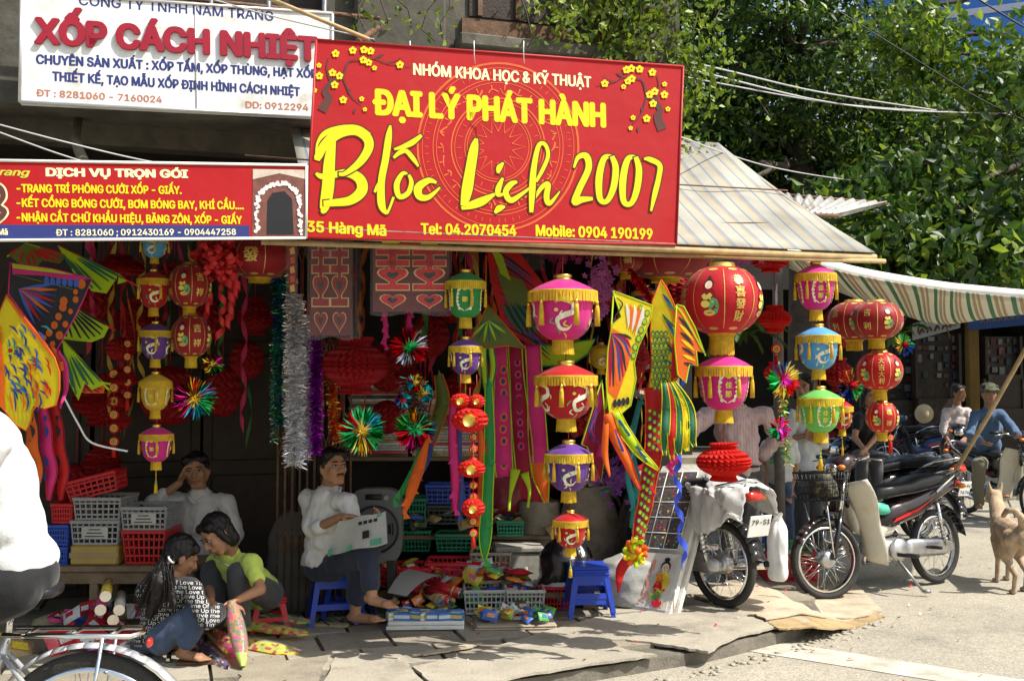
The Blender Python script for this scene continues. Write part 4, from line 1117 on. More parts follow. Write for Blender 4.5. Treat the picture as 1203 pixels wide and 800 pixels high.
def palace(px, yt, yb, w, Z, body, label, hat=None, motif='dragon', txt='佳節', long=0, cord_to=None, tail=0, nt=6, turn=0.):
 hat = hat or body
 top = W(px, yt, Z); bot = W(px, yb, Z); H = top.z - bot.z; Rh = w * Z / FPX / 2
 c = V(top.x, Z, bot.z); t = thing('silk_lantern', label, 'lantern', c, 0, LG['p'])
 z = lambda f: H * f
 nf = .16       # bottom fringe share
 rr = random.Random(int(px * 7 + yt))
 mb = MB(); mb.lathe([(Rh * .05, z(1)), (Rh * .26, z(.99)), (Rh * .28, z(.965)), (Rh * .22, z(.945)), (Rh * .3, z(.925))], 18, c); mb.build('gold_cap', m_gold, t)
 mb = MB(); mb.tube([c + V(0, 0, z(.99)), c + V(0, 0, z(1.05)), c + V(0, 0, (cord_to if cord_to else z(1.12)))], .003, 5); mb.build('cord', m_cord, t)
 hz = .78
 mb = MB(); mb.lathe([(Rh * .27, z(.93)), (Rh * .5, z(.89)), (Rh * .78, z(.835)), (Rh * .99, z(hz)), (Rh * 1.0, z(hz - .012)), (Rh * .95, z(hz - .02)), (Rh * .3, z(hz - .015))], 28, c); mb.build('hat', SILK[hat], t)
 mb = MB(); mb.lathe([(Rh * 1.0, z(hz + .004)), (Rh * 1.02, z(hz - .012)), (Rh * 1.0, z(hz - .03))], 28, c); fringe_ring(mb, c, Rh * 1.01, z(hz - .02), H * .12, 64); mb.build('hat_fringe', m_fringe, t)
 prof = [(Rh * .86, z(hz - .02)), (Rh * .87, z(.66)), (Rh * .85, z(.52)), (Rh * .78, z(.38)), (Rh * .64, z(.27)), (Rh * .45, z(.205)), (Rh * .3, z(.18))]
 if long: prof = [(Rh * .8, z(hz - .02)), (Rh * .82, z(.6)), (Rh * .8, z(.4)), (Rh * .7, z(.27)), (Rh * .5, z(.2)), (Rh * .3, z(.18))]
 q = [tuple(x) for x in spline(prof, 4)]
 mb = MB(); mb.lathe(q, 36, c, rib=lambda th, j: 1 - .02 * (j % 2)); mb.build('silk_body', SILK[body], t)
 mb = MB()
 for k in range(4):
  th = -PI / 2 + turn + k * PI / 2
  sf = Surf(c, [(r, zz) for r, zz in q], th, .0025)
  sf.c = c + V(0, 0, 0)
  class SS(Surf): pass
  s2 = Surf(c, q, th, .0025); zc = z(.47)
  s2.pt = (lambda base, zc: (lambda a, zz, h=0.: base.pt(a, zz + zc, h)))(sf, zc)
  S = H * .95
  if motif == 'dragon': dragon(s2, mb, S * 1.15, rr)
  elif motif == 'wreath': wreath(s2, mb, S * 1.15, rr, txt)
 mb.build('embroidery', [m_motw, m_moty, m_motg], t)
 mb = MB(); mb.lathe([(Rh * .3, z(.185)), (Rh * .31, z(.165)), (Rh * .29, z(.15))], 16, c); fringe_ring(mb, c, Rh * .3, z(.17), H * .17, 26, 0, .12); fringe_ring(mb, c, Rh * .26, z(.17), H * .165, 22, 0, .1); mb.build('base_fringe', m_fringe, t)
 for k in range(nt):
  th = -PI / 2 + .35 + turn + 2 * PI * k / nt
  mb = MB(); tassel(mb, c + V(math.cos(th) * Rh * .99, math.sin(th) * Rh * .99, z(hz - .03)), H * .4, Rh * .075); mb.build('tassel', [m_fringe, m_gold], t)
 if tail:
  mb = MB(); p = c + V(0, 0, z(.02)); L = tail * Z / FPX; mb.tube([p, p - V(0, 0, L * .4)], .003, 5); tassel(mb, p - V(0, 0, L * .35), L * .65, Rh * .1); mb.build('long_tassel', [m_fringe, m_motg], t)
 return t
palace(547, 316, 386, 48, 5.6, 'green', 'green silk lantern with yellow fringe above a small purple one', motif='wreath', txt='節', long=1, cord_to=.42)
palace(547, 395, 450, 40, 5.6, 'purple', 'small purple silk lantern under the green one', tail=30)
palace(661, 322, 417, 82, 5.55, 'pink', 'large bright pink silk lantern with a dragon, top of its chain', cord_to=.55)
palace(665, 423, 507, 74, 5.55, 'red', 'wide red silk lantern with twin dragons just under the pink one', turn=.5)
palace(668, 516, 590, 57, 5.55, 'purple', 'violet silk lantern with a dragon above the stack of blue stools')
palace(670, 598, 653, 42, 5.55, 'red', 'smallest red silk lantern at the end of the chain above the blue stools', tail=26)
palace(850, 412, 497, 66, 5.75, 'pink', 'pink silk lantern hanging under the huge round red lantern', motif='wreath', txt='佳節')
palace(958, 307, 377, 48, 6.0, 'pink', 'pink silk lantern at the top of the chain at the awning corner', motif='wreath', txt='佳節', cord_to=.4)
palace(961, 380, 446, 51, 6.0, 'skyblue', 'sky blue silk lantern in the middle of the chain at the awning corner')
palace(963, 453, 520, 52, 6.0, 'apple', 'apple green silk lantern at the foot of the chain at the awning corner', motif='wreath', txt='佳節', tail=34)
palace(182, 272, 310, 32, 5.7, 'skyblue', 'blue silk lantern half hidden under the service banner', nt=4)
palace(181, 316, 372, 38, 5.7, 'red', 'red silk lantern second in the dim chain by the dark doors', nt=4, turn=.4)
palace(183, 377, 432, 38, 5.7, 'purple', 'purple silk lantern third in the dim chain by the dark doors', nt=4)
palace(183, 436, 492, 38, 5.7, 'yel', 'yellow silk lantern fourth in the dim chain by the dark doors', nt=4, motif='wreath', txt='節')
palace(184, 498, 552, 39, 5.7, 'pink', 'pink silk lantern with long tassel above the stacked crates', nt=4, tail=28, motif='wreath', txt='節')
palace(758, 335, 372, 32, 6.6, 'purple', 'dim purple silk lantern in the shade behind the butterfly kite', nt=4)
palace(706, 402, 440, 30, 6.9, 'yel', 'dim yellow silk lantern in the shade beside the long pink kite', nt=4)
palace(989, 468, 512, 26, 7.4, 'red', 'little red silk lantern behind the apple green one', nt=4, tail=24)
def lady(sf, mb, S):
 # little printed figure in a robe: hair, face, robe, gold ingot
 sf.blob(mb, 0, -.02 * S, .075 * S, .13 * S, 4, 10, .0004); sf.blob(mb, .05 * S, -.08 * S, .05 * S, .08 * S, 5, 8, .0006)
 sf.blob(mb, 0, .13 * S, .052 * S, .05 * S, 3, 10, .0006); sf.blob(mb, 0, .12 * S, .038 * S, .04 * S, 2, 10, .001); sf.blob(mb, .0, .19 * S, .02 * S, .018 * S, 3, 7, .0008)
 sf.stroke(mb, [(-.05 * S, .03 * S, .02 * S), (-.02 * S, .0, .022 * S), (.03 * S, .03 * S, .018 * S)], 1, 4, .001)
 sf.blob(mb, -.03 * S, -.06 * S, .045 * S, .035 * S, 1, 8, .0012); sf.blob(mb, 0, -.14 * S, .06 * S, .03 * S, 0, 8, .001)
 for k in range(5): sf.blob(mb, (-.04 + .02 * k) * S, (-.01 - .03 * (k % 3)) * S, .01 * S, .01 * S, 1, 5, .0014)
def round_l(px, yt, yb, w, Z, label, txt='', fig=True, segs=8, capf=.0, tail=.16, m='red', turn=0., cord_to=None, sq=.5, big=0):
 top = W(px, yt, Z); bot = W(px, yb, Z); H = top.z - bot.z; Rr = w * Z / FPX / 2
 c = V(top.x, Z, bot.z); t = thing('round_lantern', label, 'lantern', c, 0, LG['r'])
 hb = H * tail; z0 = hb; z1 = H * .97
 zc = (z0 + z1) / 2; hh = (z1 - z0) / 2
 n = 26
 prof = [(Rr * max(math.sin(a), .0) ** .82 if 0 else Rr * (math.sin(a) ** .86), zc + hh * math.cos(a)) for a in [R(17) + (PI - R(34)) * i / n for i in range(n + 1)]]
 mb = MB(); mb.lathe(prof, 40, c, rib=lambda th, j: 1 - .016 * (j % 2)); mb.build('silk_body', SILK[m], t)
 rc = prof[0][0]
 mb = MB(); mb.lathe([(rc * .2, H), (rc * .95, H * .995), (rc * 1.02, prof[0][1]), (rc * 1.15, prof[0][1] - H * .012)], 20, c); mb.build('gold_cap', m_gold, t)
 mb = MB(); mb.lathe([(rc * 1.15, prof[-1][1] + H * .012), (rc * 1.02, prof[-1][1]), (rc * .9, prof[-1][1] - H * .03), (rc * .5, prof[-1][1] - H * .03)], 20, c)
 fringe_ring(mb, c, rc * .85, prof[-1][1] - H * .02, z0 + .01, 26, 0, .05); fringe_ring(mb, c, rc * .7, prof[-1][1] - H * .02, z0 + .01, 20, 0, .05); mb.build('base_fringe', [m_fringe], t)
 mb = MB(); mb.tube([c + V(0, 0, H * .99), c + V(0, 0, cord_to or H * 1.06)], .003, 5); mb.build('cord', m_cord, t)
 mb = MB()
 for k in range(segs):
  th = -PI / 2 + turn + 2 * PI * (k + .5) / segs
  sf = Surf(c, prof, th, .002)
  w_ = .0022 if w > 60 else .0016
  sf.stroke(mb, [(0, zc + hh * .84, w_), (0, zc + hh * .4, w_), (0, zc, w_), (0, zc - hh * .4, w_), (0, zc - hh * .84, w_)], 0, 3)
  th = -PI / 2 + turn + 2 * PI * k / segs
  sf = Surf(c, prof, th, .002); s2 = Surf(c, prof, th, .002); s2.pt = (lambda b, zz0: (lambda a, zz, h=0.: b.pt(a, zz + zz0, h)))(sf, zc)
  S = hh * 2
  if k % 2 == 0 and txt:
   L = len(txt)
   for i, ch in enumerate(txt): s2.text(mb, ch, 0, (L / 2 - .5 - i) * S * .68 / L, S * .5 / L * (1.0 if L > 2 else .6), 0)
  elif fig: lady(s2, mb, S * 1.5)
  for zz in (.9, -.9): sf.blob(mb, 0, zc + hh * zz * .93, Rr * .2, hh * .04, 0, 8)
 mb.build('gold_print', [m_goldp, m_moty, m_skinp, m_blk, SILK['dred'], m_motg], t)
 return t
round_l(847, 309, 415, 96, 5.75, 'huge bright red round lantern with gold characters and a robed figure', '恭喜發財', turn=.28, tail=.2, cord_to=.5, big=1)
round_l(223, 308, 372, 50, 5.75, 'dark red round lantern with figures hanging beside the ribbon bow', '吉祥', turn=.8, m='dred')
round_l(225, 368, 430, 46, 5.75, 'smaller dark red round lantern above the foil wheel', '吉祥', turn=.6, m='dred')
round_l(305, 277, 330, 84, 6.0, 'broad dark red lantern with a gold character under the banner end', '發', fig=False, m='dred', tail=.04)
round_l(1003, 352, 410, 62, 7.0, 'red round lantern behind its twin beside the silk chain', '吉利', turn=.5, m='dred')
round_l(1029, 352, 408, 62, 6.8, 'red round lantern with two robed figures beside its twin', '吉利', turn=.9, m='dred')
round_l(1033, 411, 468, 53, 6.8, 'red round lantern reading down four gold characters', '大吉大利', turn=-.25, m='red')
round_l(1036, 470, 516, 38, 6.8, 'small ribbed red round lantern at the end of its chain', '福祿', turn=.1, m='red')
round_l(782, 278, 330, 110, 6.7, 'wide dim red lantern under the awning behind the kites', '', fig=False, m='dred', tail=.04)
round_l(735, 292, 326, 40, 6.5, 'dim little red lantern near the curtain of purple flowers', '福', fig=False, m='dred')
# honeycomb balls
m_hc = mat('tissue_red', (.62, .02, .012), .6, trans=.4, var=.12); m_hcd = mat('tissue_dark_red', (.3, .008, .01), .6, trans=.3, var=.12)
def honey(px, yt, yb, w, Z, label, m=None, neck=True, parent=None, n=26, cord=None, name='honeycomb_ball'):
 top = W(px, yt, Z); bot = W(px, yb, Z); H = top.z - bot.z; Rr = w * Z / FPX / 2; c = V(top.x, Z, bot.z)
 t = parent or thing(name, label, 'paper decoration', c, 0, LG['h'])
 if neck: base = [(.0, 1), (.5, 1), (.52, .93), (.44, .86), (.62, .8), (.85, .7), (.98, .58), (1, .5), (.98, .42), (.86, .3), (.62, .2), (.44, .13), (.5, .06), (.48, .0), (0, 0)]
 else: base = [(0, 1), (.35, .97), (.7, .86), (.93, .68), (1, .5), (.93, .32), (.7, .14), (.35, .03), (0, 0)]
 q = [tuple(x) for x in spline(base, 2)]
 mb = MB()
 m2 = len(q)
 vs = []
 for j, (r, zz) in enumerate(q):
  for k in range(2 * n):
   th = PI * (k + (j % 2)) / n; f = 1.0 if k % 2 == 0 else .86
   vs.append(c + V(max(r, 0) * Rr * f * math.cos(th), max(r, 0) * Rr * f * math.sin(th), zz * H))
 mb.add(vs, [(j * 2 * n + k, j * 2 * n + (k + 1) % (2 * n), (j + 1) * 2 * n + (k + 1) % (2 * n), (j + 1) * 2 * n + k) for j in range(m2 - 1) for k in range(2 * n)])
 mb.build('tissue_comb', m or m_hc, t)
 if cord is not False:
  mb = MB(); mb.tube([c + V(0, 0, H), c + V(0, 0, H + (cord or .08))], .0025, 5); mb.build('cord', m_cord, t)
 return t, c, H, Rr
honey(850, 520, 565, 64, 5.75, 'bright red honeycomb ball in front of the man in the beige shirt', cord=.12)
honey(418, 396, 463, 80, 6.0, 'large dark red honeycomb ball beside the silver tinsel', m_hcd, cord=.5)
honey(910, 359, 391, 39, 6.2, 'red honeycomb ball on the worn pole side of the huge lantern', cord=.25)
honey(910, 425, 452, 26, 6.2, 'small red honeycomb ball above the foil flower by the pole', cord=.1)
honey(905, 294, 320, 44, 6.3, 'squat honeycomb ball tucked under the awning edge')
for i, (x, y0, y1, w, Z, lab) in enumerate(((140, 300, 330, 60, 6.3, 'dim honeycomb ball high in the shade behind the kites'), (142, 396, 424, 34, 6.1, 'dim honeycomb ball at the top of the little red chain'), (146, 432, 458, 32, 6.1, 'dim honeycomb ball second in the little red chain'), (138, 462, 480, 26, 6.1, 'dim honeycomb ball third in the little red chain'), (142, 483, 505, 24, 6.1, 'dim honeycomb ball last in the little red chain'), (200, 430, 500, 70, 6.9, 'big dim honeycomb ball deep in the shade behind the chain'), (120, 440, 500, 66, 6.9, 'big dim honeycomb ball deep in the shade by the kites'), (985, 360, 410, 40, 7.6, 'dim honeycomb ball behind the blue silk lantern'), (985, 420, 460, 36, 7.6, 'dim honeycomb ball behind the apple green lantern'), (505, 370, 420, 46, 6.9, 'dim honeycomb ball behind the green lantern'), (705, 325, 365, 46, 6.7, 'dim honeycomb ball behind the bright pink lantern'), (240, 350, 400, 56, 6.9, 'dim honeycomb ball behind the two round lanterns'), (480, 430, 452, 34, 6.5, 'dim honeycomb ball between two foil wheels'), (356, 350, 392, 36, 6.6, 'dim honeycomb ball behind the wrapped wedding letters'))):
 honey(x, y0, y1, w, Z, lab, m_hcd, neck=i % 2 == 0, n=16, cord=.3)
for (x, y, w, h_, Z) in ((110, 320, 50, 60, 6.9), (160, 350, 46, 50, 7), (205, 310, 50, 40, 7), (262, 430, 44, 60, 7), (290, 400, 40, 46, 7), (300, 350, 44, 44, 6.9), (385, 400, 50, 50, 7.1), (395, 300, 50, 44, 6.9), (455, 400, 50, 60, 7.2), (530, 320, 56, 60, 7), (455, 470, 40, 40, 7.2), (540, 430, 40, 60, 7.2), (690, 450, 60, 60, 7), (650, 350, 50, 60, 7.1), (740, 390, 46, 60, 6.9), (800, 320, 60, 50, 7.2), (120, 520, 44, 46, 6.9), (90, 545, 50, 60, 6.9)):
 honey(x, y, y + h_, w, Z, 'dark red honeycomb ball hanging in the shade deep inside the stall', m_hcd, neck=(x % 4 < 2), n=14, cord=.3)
# the bright chain of tissue balls
for (x, y0, y1, w, lab) in ((541, 462, 480, 25, 'little tissue ball at the top of the bright red chain'), (560, 463, 480, 20, 'tiniest tissue ball beside the top of the bright red chain'), (552, 478, 508, 44, 'largest tissue ball of the bright red chain'), (554, 540, 561, 33, 'second tissue ball of the bright red chain'), (556, 585, 608, 28, 'third tissue ball of the bright red chain')):
 tt, c, H, Rr = honey(x, y0, y1, w, 5.5, lab, None, neck=False, n=14, cord=.3 if y0 > 500 else .1)
 mb = MB(); mb.lathe([(0, 0), (Rr * .35, 0), (Rr * .35, .004)], 12, c + V(0, -Rr * .98, H * .5), Matrix.Rotation(PI / 2, 3, 'X')); mb.build('gold_seal', m_gold, tt)
for (x, y, r, lab) in ((545, 488, 0, ''),):
 pass
def charm(px, y0, y1, Z, label, r=7, col=None):
 p = W(px, y0, Z); s_ = Z / FPX; t = thing('hanging_charm', label, 'charm', W(px, y1, Z), 0, 'small red charms on cords')
 mb = MB(); mb.tube([p, W(px, y1 - 8, Z)], .002, 4); mb.build('cord', m_cord, t)
 n = max(1, int((y1 - y0) / (2.6 * r)))
 for k in range(n):
  c = W(px, y0 + (y1 - y0) * (k + .6) / n, Z)
  mb = MB(); mb.lathe([(0, -.004), (r * s_, -.004), (r * s_ * 1.05, 0), (r * s_, .004), (0, .004)], 14, c, Matrix.Rotation(PI / 2, 3, 'X')); mb.build('disc', col or m_hc, t)
  mb = MB(); mb.lathe([(r * s_ * .55, .006), (r * s_ * .7, .006)], 12, c + V(0, 0, 0), Matrix.Rotation(PI / 2, 3, 'X'))
  co, fs = text_mesh('福'); sz = r * s_ * 3.4; mb.add([c + V((x - .165) * sz, -.0065, (y - .132) * sz) for x, y, _ in co], fs); mb.build('gold_character', m_goldp, t)
 mb = MB(); tassel(mb, W(px, y1 - 10, Z), 22 * s_, 2.2 * s_); mb.build('tassel', [m_hc, m_motg], t)
charm(150, 395, 470, 6.05, 'string of red and gold charms in the shade by the kites', 5)
charm(134, 430, 525, 6.05, 'longer string of red charms in the shade by the kites', 6)
charm(556, 505, 632, 5.52, 'charm string with seals threaded beside the bright tissue balls', 5)
charm(912, 395, 420, 6.2, 'single round charm between two honeycomb balls', 6)
charm(1046, 492, 520, 7.0, 'tiny charm hanging beside the small ribbed lantern', 4)
# ================================================================== TINSEL, FOIL AND RIBBON
def foil(n, c): return mat('foil_' + n, c, .18, 1.0, var=.25, scale=40)
FOIL = {'silver': foil('silver', (.8, .8, .82)), 'purple': foil('purple', (.42, .03, .5)), 'gold': foil('gold', (.85, .6, .1)), 'green': foil('green', (.03, .5, .16)), 'red': foil('red', (.75, .02, .04)), 'blue': foil('blue', (.03, .1, .5)), 'cyan': foil('cyan', (.05, .6, .7)), 'magenta': foil('magenta', (.75, .03, .4))}
def tinsel(px, y0, y1, w, Z, cols, label, n=2600, seed=1, px2=None):
 rs = np.random.RandomState(seed); a = np.array(W(px, y0, Z)); b = np.array(W(px2 or px, y1, Z)); s_ = Z / FPX; r = w * s_ / 2
 t = rs.rand(n); c = a + (b - a) * t[:, None]
 th = rs.rand(n) * 2 * PI; d = np.stack([np.cos(th), np.sin(th), rs.uniform(-.5, .4, n)], 1); L = r * rs.uniform(.6, 1.25, n)
 side = np.stack([-np.sin(th) * .4, np.cos(th) * .4, rs.uniform(-1, 1, n)], 1) * .0018
 v = np.stack([c + side, c - side, c + d * L[:, None] - side + np.array([0, 0, -.01]), c + d * L[:, None] + side + np.array([0, 0, -.01])], 1).reshape(-1, 3)
 me = bpy.data.meshes.new('tinsel_garland'); me.from_pydata(v.tolist(), [], [(4 * i, 4 * i + 1, 4 * i + 2, 4 * i + 3) for i in range(n)])
 for k in cols: me.materials.append(FOIL[k])
 me.polygons.foreach_set('material_index', rs.randint(0, len(cols), n)); me.update()
 o = bpy.data.objects.new('tinsel_garland', me); COL.objects.link(o); tag(o, label, 'tinsel', 'tinsel garlands hanging by the folding gate')
tinsel(346, 345, 546, 24, 5.9, ['silver'], 'thick silver tinsel garland hanging nearest the seated reader', 4200, 1)
tinsel(357, 370, 540, 20, 5.95, ['silver'], 'second silver tinsel garland pressed against the thick one', 2600, 2)
tinsel(371, 395, 532, 16, 5.95, ['purple'], 'purple tinsel garland beside the silver ones', 2600, 3)
tinsel(328, 320, 500, 18, 6.1, ['blue', 'green'], 'dim blue and green tinsel garland behind the silver ones', 2000, 4)
tinsel(322, 400, 520, 10, 6.1, ['green', 'silver'], 'thin dark tinsel strand against the folding gate', 700, 5)
tinsel(378, 400, 490, 7, 6.0, ['silver', 'red'], 'thin silver and red strand beside the purple tinsel', 500, 6)
tinsel(388, 440, 520, 14, 6.1, ['gold', 'red'], 'short gold tinsel behind the dark honeycomb ball', 1100, 7, 396)
tinsel(745, 320, 768, 10, 5.9, ['red'], 'x', 10, 8) if 0 else None
tinsel(740, 315, 372, 12, 6.2, ['red'], 'short twisted red foil garland under the awning', 1500, 9, 778)
tinsel(320, 280, 330, 14, 6.0, ['gold', 'green', 'silver'], 'dim mixed tinsel bunch at the end of the banner', 900, 10, 345)
def rosette(px, py, r, Z, cols, label, core='gold', seed=1, n=44, tilt=.3):
 c = W(px, py, Z); s_ = r * Z / FPX; rr = random.Random(seed); t = thing('foil_rosette', label, 'foil decoration', c, 0, 'shiny foil wheels')
 mb = MB(); Mx = Matrix.Rotation(tilt, 3, 'Z') @ Matrix.Rotation(rr.uniform(-.3, .3), 3, 'X')
 for layer in range(2):
  for k in range(n):
   th = 2 * PI * (k + .5 * layer) / n; L = s_ * rr.uniform(.88, 1.05); w = PI * s_ / n * .9
   dv = V(math.cos(th), 0, math.sin(th)); sd = V(-math.sin(th), 0, math.cos(th)); up = V(0, -1, 0)
   p = [dv * L * .2, dv * L * .7 + sd * w + up * .012 * rr.uniform(-1, 2.5), dv * L + up * rr.uniform(-.02, .03), dv * L * .7 - sd * w * .3 - up * .008]
   mi = int((th / (2 * PI)) * len(cols) * 1.0) % len(cols)
   mb.add([c + Mx @ q + V(0, .012 * layer, 0) for q in p], [(0, 1, 2), (0, 2, 3)], mi if rr.random() < .85 else rr.randrange(len(cols)))
 mb.build('foil_blades', [FOIL[k] for k in cols], t)
 mb = MB()
 for k in range(36):
  th = rr.uniform(0, 2 * PI); L = s_ * rr.uniform(.2, .5); dv = V(math.cos(th), -rr.uniform(.2, 1), math.sin(th)); sd = V(-math.sin(th), 0, math.cos(th)) * s_ * .05
  mb.add([c + Mx @ (dv * L * .1 + sd), c + Mx @ (dv * L * .1 - sd), c + Mx @ (dv * L)], [(0, 1, 2)])
 mb.build('foil_core', FOIL[core], t)
rosette(228, 468, 27, 5.75, ['cyan', 'gold', 'magenta', 'magenta', 'cyan', 'green'], 'round foil wheel with turquoise tips below the dark red lanterns', seed=2)
rosette(481, 408, 25, 5.9, ['silver', 'red', 'red', 'silver', 'red'], 'red and silver foil wheel under the wrapped double happiness letters', 'green', 3)
rosette(425, 506, 30, 5.9, ['cyan', 'green', 'red', 'green', 'gold', 'green'], 'green and gold foil wheel above the seated reader', 'gold', 4)
rosette(487, 505, 27, 5.9, ['green', 'gold', 'green', 'red', 'magenta', 'red'], 'multicoloured foil wheel at the bottom of a foil wreath', 'green', 5)
rosette(473, 470, 11, 5.95, ['cyan', 'magenta', 'cyan'], 'small magenta foil flower low on the foil wreath', 'red', 6, 18)
rosette(499, 462, 12, 5.95, ['cyan', 'gold', 'cyan'], 'small gold foil flower in the middle of the foil wreath', 'gold', 7, 18)
rosette(488, 450, 12, 5.95, ['gold', 'cyan', 'red'], 'small foil flower at the top of the foil wreath', 'gold', 8, 18)
rosette(921, 446, 24, 5.9, ['gold', 'blue', 'green', 'gold', 'red'], 'gold and blue foil flower hanging beside the pink lantern', 'magenta', 9, 26)
rosette(916, 503, 16, 5.9, ['magenta', 'red', 'green', 'magenta'], 'magenta foil flower at the shoulder of the beige shirt', 'magenta', 10, 18)
rosette(1000, 452, 20, 6.9, ['gold', 'red', 'blue', 'green'], 'foil flower half hidden behind the blue and green lanterns', 'red', 11, 24)
rosette(250, 428, 14, 6.0, ['magenta', 'gold', 'green'], 'dim foil tuft beside the lower dark red lantern', 'gold', 12, 20)
rosette(1062, 405, 14, 8.0, ['green', 'gold', 'blue'], 'dim foil flower beside the round lanterns', 'red', 13, 20)
tinsel(918, 455, 545, 12, 5.92, ['gold', 'green'], 'gold and green foil strand below the foil flower', 500, 21, 926)
tinsel(487, 445, 505, 34, 6.0, ['cyan', 'gold', 'red', 'green', 'magenta'], 'loose wreath of mixed foil above the lowest foil wheel', 900, 22)
m_rib = mat('satin_red', (.6, .03, .035), .35, var=.1, trans=.2); m_ribd = mat('satin_deep', (.36, .012, .02), .35, trans=.15)
def curl(mb, p, L, turns, r, w, mat=0, phase=0., sway=.0):
 n = int(turns * 8); a = []; b = []
 for i in range(n + 1):
  f = i / n; th = phase + 2 * PI * turns * f
  q = p + V(r * math.cos(th) + sway * math.sin(f * 3), r * math.sin(th), -L * f); a.append(q + V(0, 0, w / 2)); b.append(q - V(0, 0, w / 2))
 mb.add(a + b, [(i, i + 1, n + 2 + i, n + 1 + i) for i in range(n)], mat, True)
def bow(px, py, r, Z, label, streamers):
 c = W(px, py, Z); s_ = r * Z / FPX; rr = random.Random(3); t = thing('ribbon_bow', label, 'ribbon', c); mb = MB()
 for k in range(150):
  d = Vector((rr.gauss(0, 1), rr.gauss(0, 1), rr.gauss(0, 1))).normalized(); p = c + d * s_ * rr.uniform(.3, .95)
  u = d.orthogonal().normalized(); u.rotate(Matrix.Rotation(rr.random() * 6, 3, d)); w = d.cross(u); rad = s_ * .2; wd = s_ * .09
  A = []; Bq = []
  for i in range(9):
   th = 2 * PI * i / 8; q = p + (d * math.cos(th) + u * math.sin(th)) * rad; A.append(q + w * wd); Bq.append(q - w * wd)
  mb.add(A + Bq, [(i, i + 1, 10 + i, 9 + i) for i in range(8)], 0, True)
 mb.build('loops', m_rib, t)
 for (dx, y1, tw) in streamers:
  p = W(px + dx, py + r * .6, Z); L = (y1 - py - r * .6) * Z / FPX
  mb = MB(); curl(mb, p, L, tw, .02, .045, 0, rr.random() * 6, .03); mb.build('streamer', m_rib, t)
bow(254, 305, 29, 5.8, 'big curly red ribbon bow with hanging streamers', ((2, 402, 3), (12, 385, 4), (-14, 372, 3), (18, 350, 3)))
tb = thing('ribbon_streamer', 'bright blue ribbon twisting down beside the display panel', 'ribbon', W(806, 660, 5.7)); mb = MB()
curl(mb, W(806, 440, 5.7), 224 * 5.7 / FPX, 6.5, .022, .05, 0, .4, -.05); mb.build('ribbon', mat('satin_blue', (.06, .12, .72), .35, trans=.25), tb)
tb = thing('ribbon_streamer', 'white ribbon slanting down from the lowest kite tail', 'ribbon', W(110, 530, 5.3)); mb = MB()
P = [Vector(x) for x in spline([tuple(W(76, 468, 5.25)), tuple(W(92, 498, 5.3)), tuple(W(108, 520, 5.35)), tuple(W(150, 530, 5.4))], 6)]
mb.add([p + V(.003, 0, .004) for p in P] + [p - V(.003, 0, .004) for p in P], [(i, i + 1, len(P) + i + 1, len(P) + i) for i in range(len(P) - 1)]); mb.build('ribbon', mat('ribbon_white', (.55, .58, .6), .4), tb)
# purple flowers in plastic under the awning
m_lil = mat('lilac_petals', (.5, .14, .42), .5, trans=.3, var=.2)
def flower_bunch(px, py, r, Z, m, label, n=60, seed=5):
 c = W(px, py, Z); s_ = Z / FPX; t = thing('paper_flower_bunch', label, 'paper flowers', c); rr = random.Random(seed); mb = MB()
 for k in range(n):
  p = c + V(rr.gauss(0, r[0] * s_ * .5), rr.gauss(0, .06), rr.gauss(0, r[1] * s_ * .5)); d = V(rr.gauss(0, .5), -1, rr.gauss(0, .5)).normalized(); u = d.orthogonal().normalized(); w = d.cross(u)
  R_ = 6 * s_ * rr.uniform(.7, 1.2)
  for i in range(5):
   a = 2 * PI * i / 5; e = (u * math.cos(a) + w * math.sin(a)); f = (u * math.cos(a + .5) + w * math.sin(a + .5)); g = (u * math.cos(a - .5) + w * math.sin(a - .5))
   mb.add([p, p + f * R_ * .6 + d * R_ * .3, p + e * R_ + d * R_ * .2, p + g * R_ * .6 + d * R_ * .3], [(0, 1, 2, 3)], 0)
 mb.build('petals', m, t)
flower_bunch(706, 335, (18, 34), 6.2, m_lil, 'bunch of lilac paper flowers beside the pink lantern', 70)
flower_bunch(870, 300, (22, 10), 6.1, m_lil, 'purple ribbon flowers under the awning above the huge lantern', 50, 6)
flower_bunch(720, 560, (26, 24), 6.3, mat('petal_violet', (.13, .035, .2), .5, trans=.3), 'violet paper flowers behind the violet lantern', 60, 7)
flower_bunch(660, 300, (30, 10), 6.4, mat('petal_deep', (.3, .03, .12), .5), 'dim magenta flowers high behind the pink lantern', 40, 8)
rr = random.Random(77)
sm_ = [mat('streamer_%d' % i, c, .5, trans=.3) for i, c in enumerate(((.4, .01, .015), (.5, .03, .1), (.5, .33, .04), (.35, .01, .012), (.05, .2, .05), (.5, .12, .02)))]
for i in range(64):
 px = rr.uniform(100, 300) if i % 3 == 0 else rr.uniform(385, 780); Z = rr.uniform(6.5, 7.3); y1 = rr.uniform(400, 520); p = W(px, 285, Z); t = 0
 mb = MB(); curl(mb, p, (y1 - 285) * Z / FPX, rr.uniform(1.5, 4), .02, rr.uniform(.05, .1), 0, rr.random() * 6, rr.uniform(-.06, .06))
 k = rr.randrange(6); o = mb.build('paper_streamer', sm_[k]); tag(o, ['red', 'pink', 'gold', 'dark red', 'green', 'orange'][k] + ' twisted paper streamer hanging in the shade at the back of the stall', 'streamer', 'twisted streamers at the back of the stall')
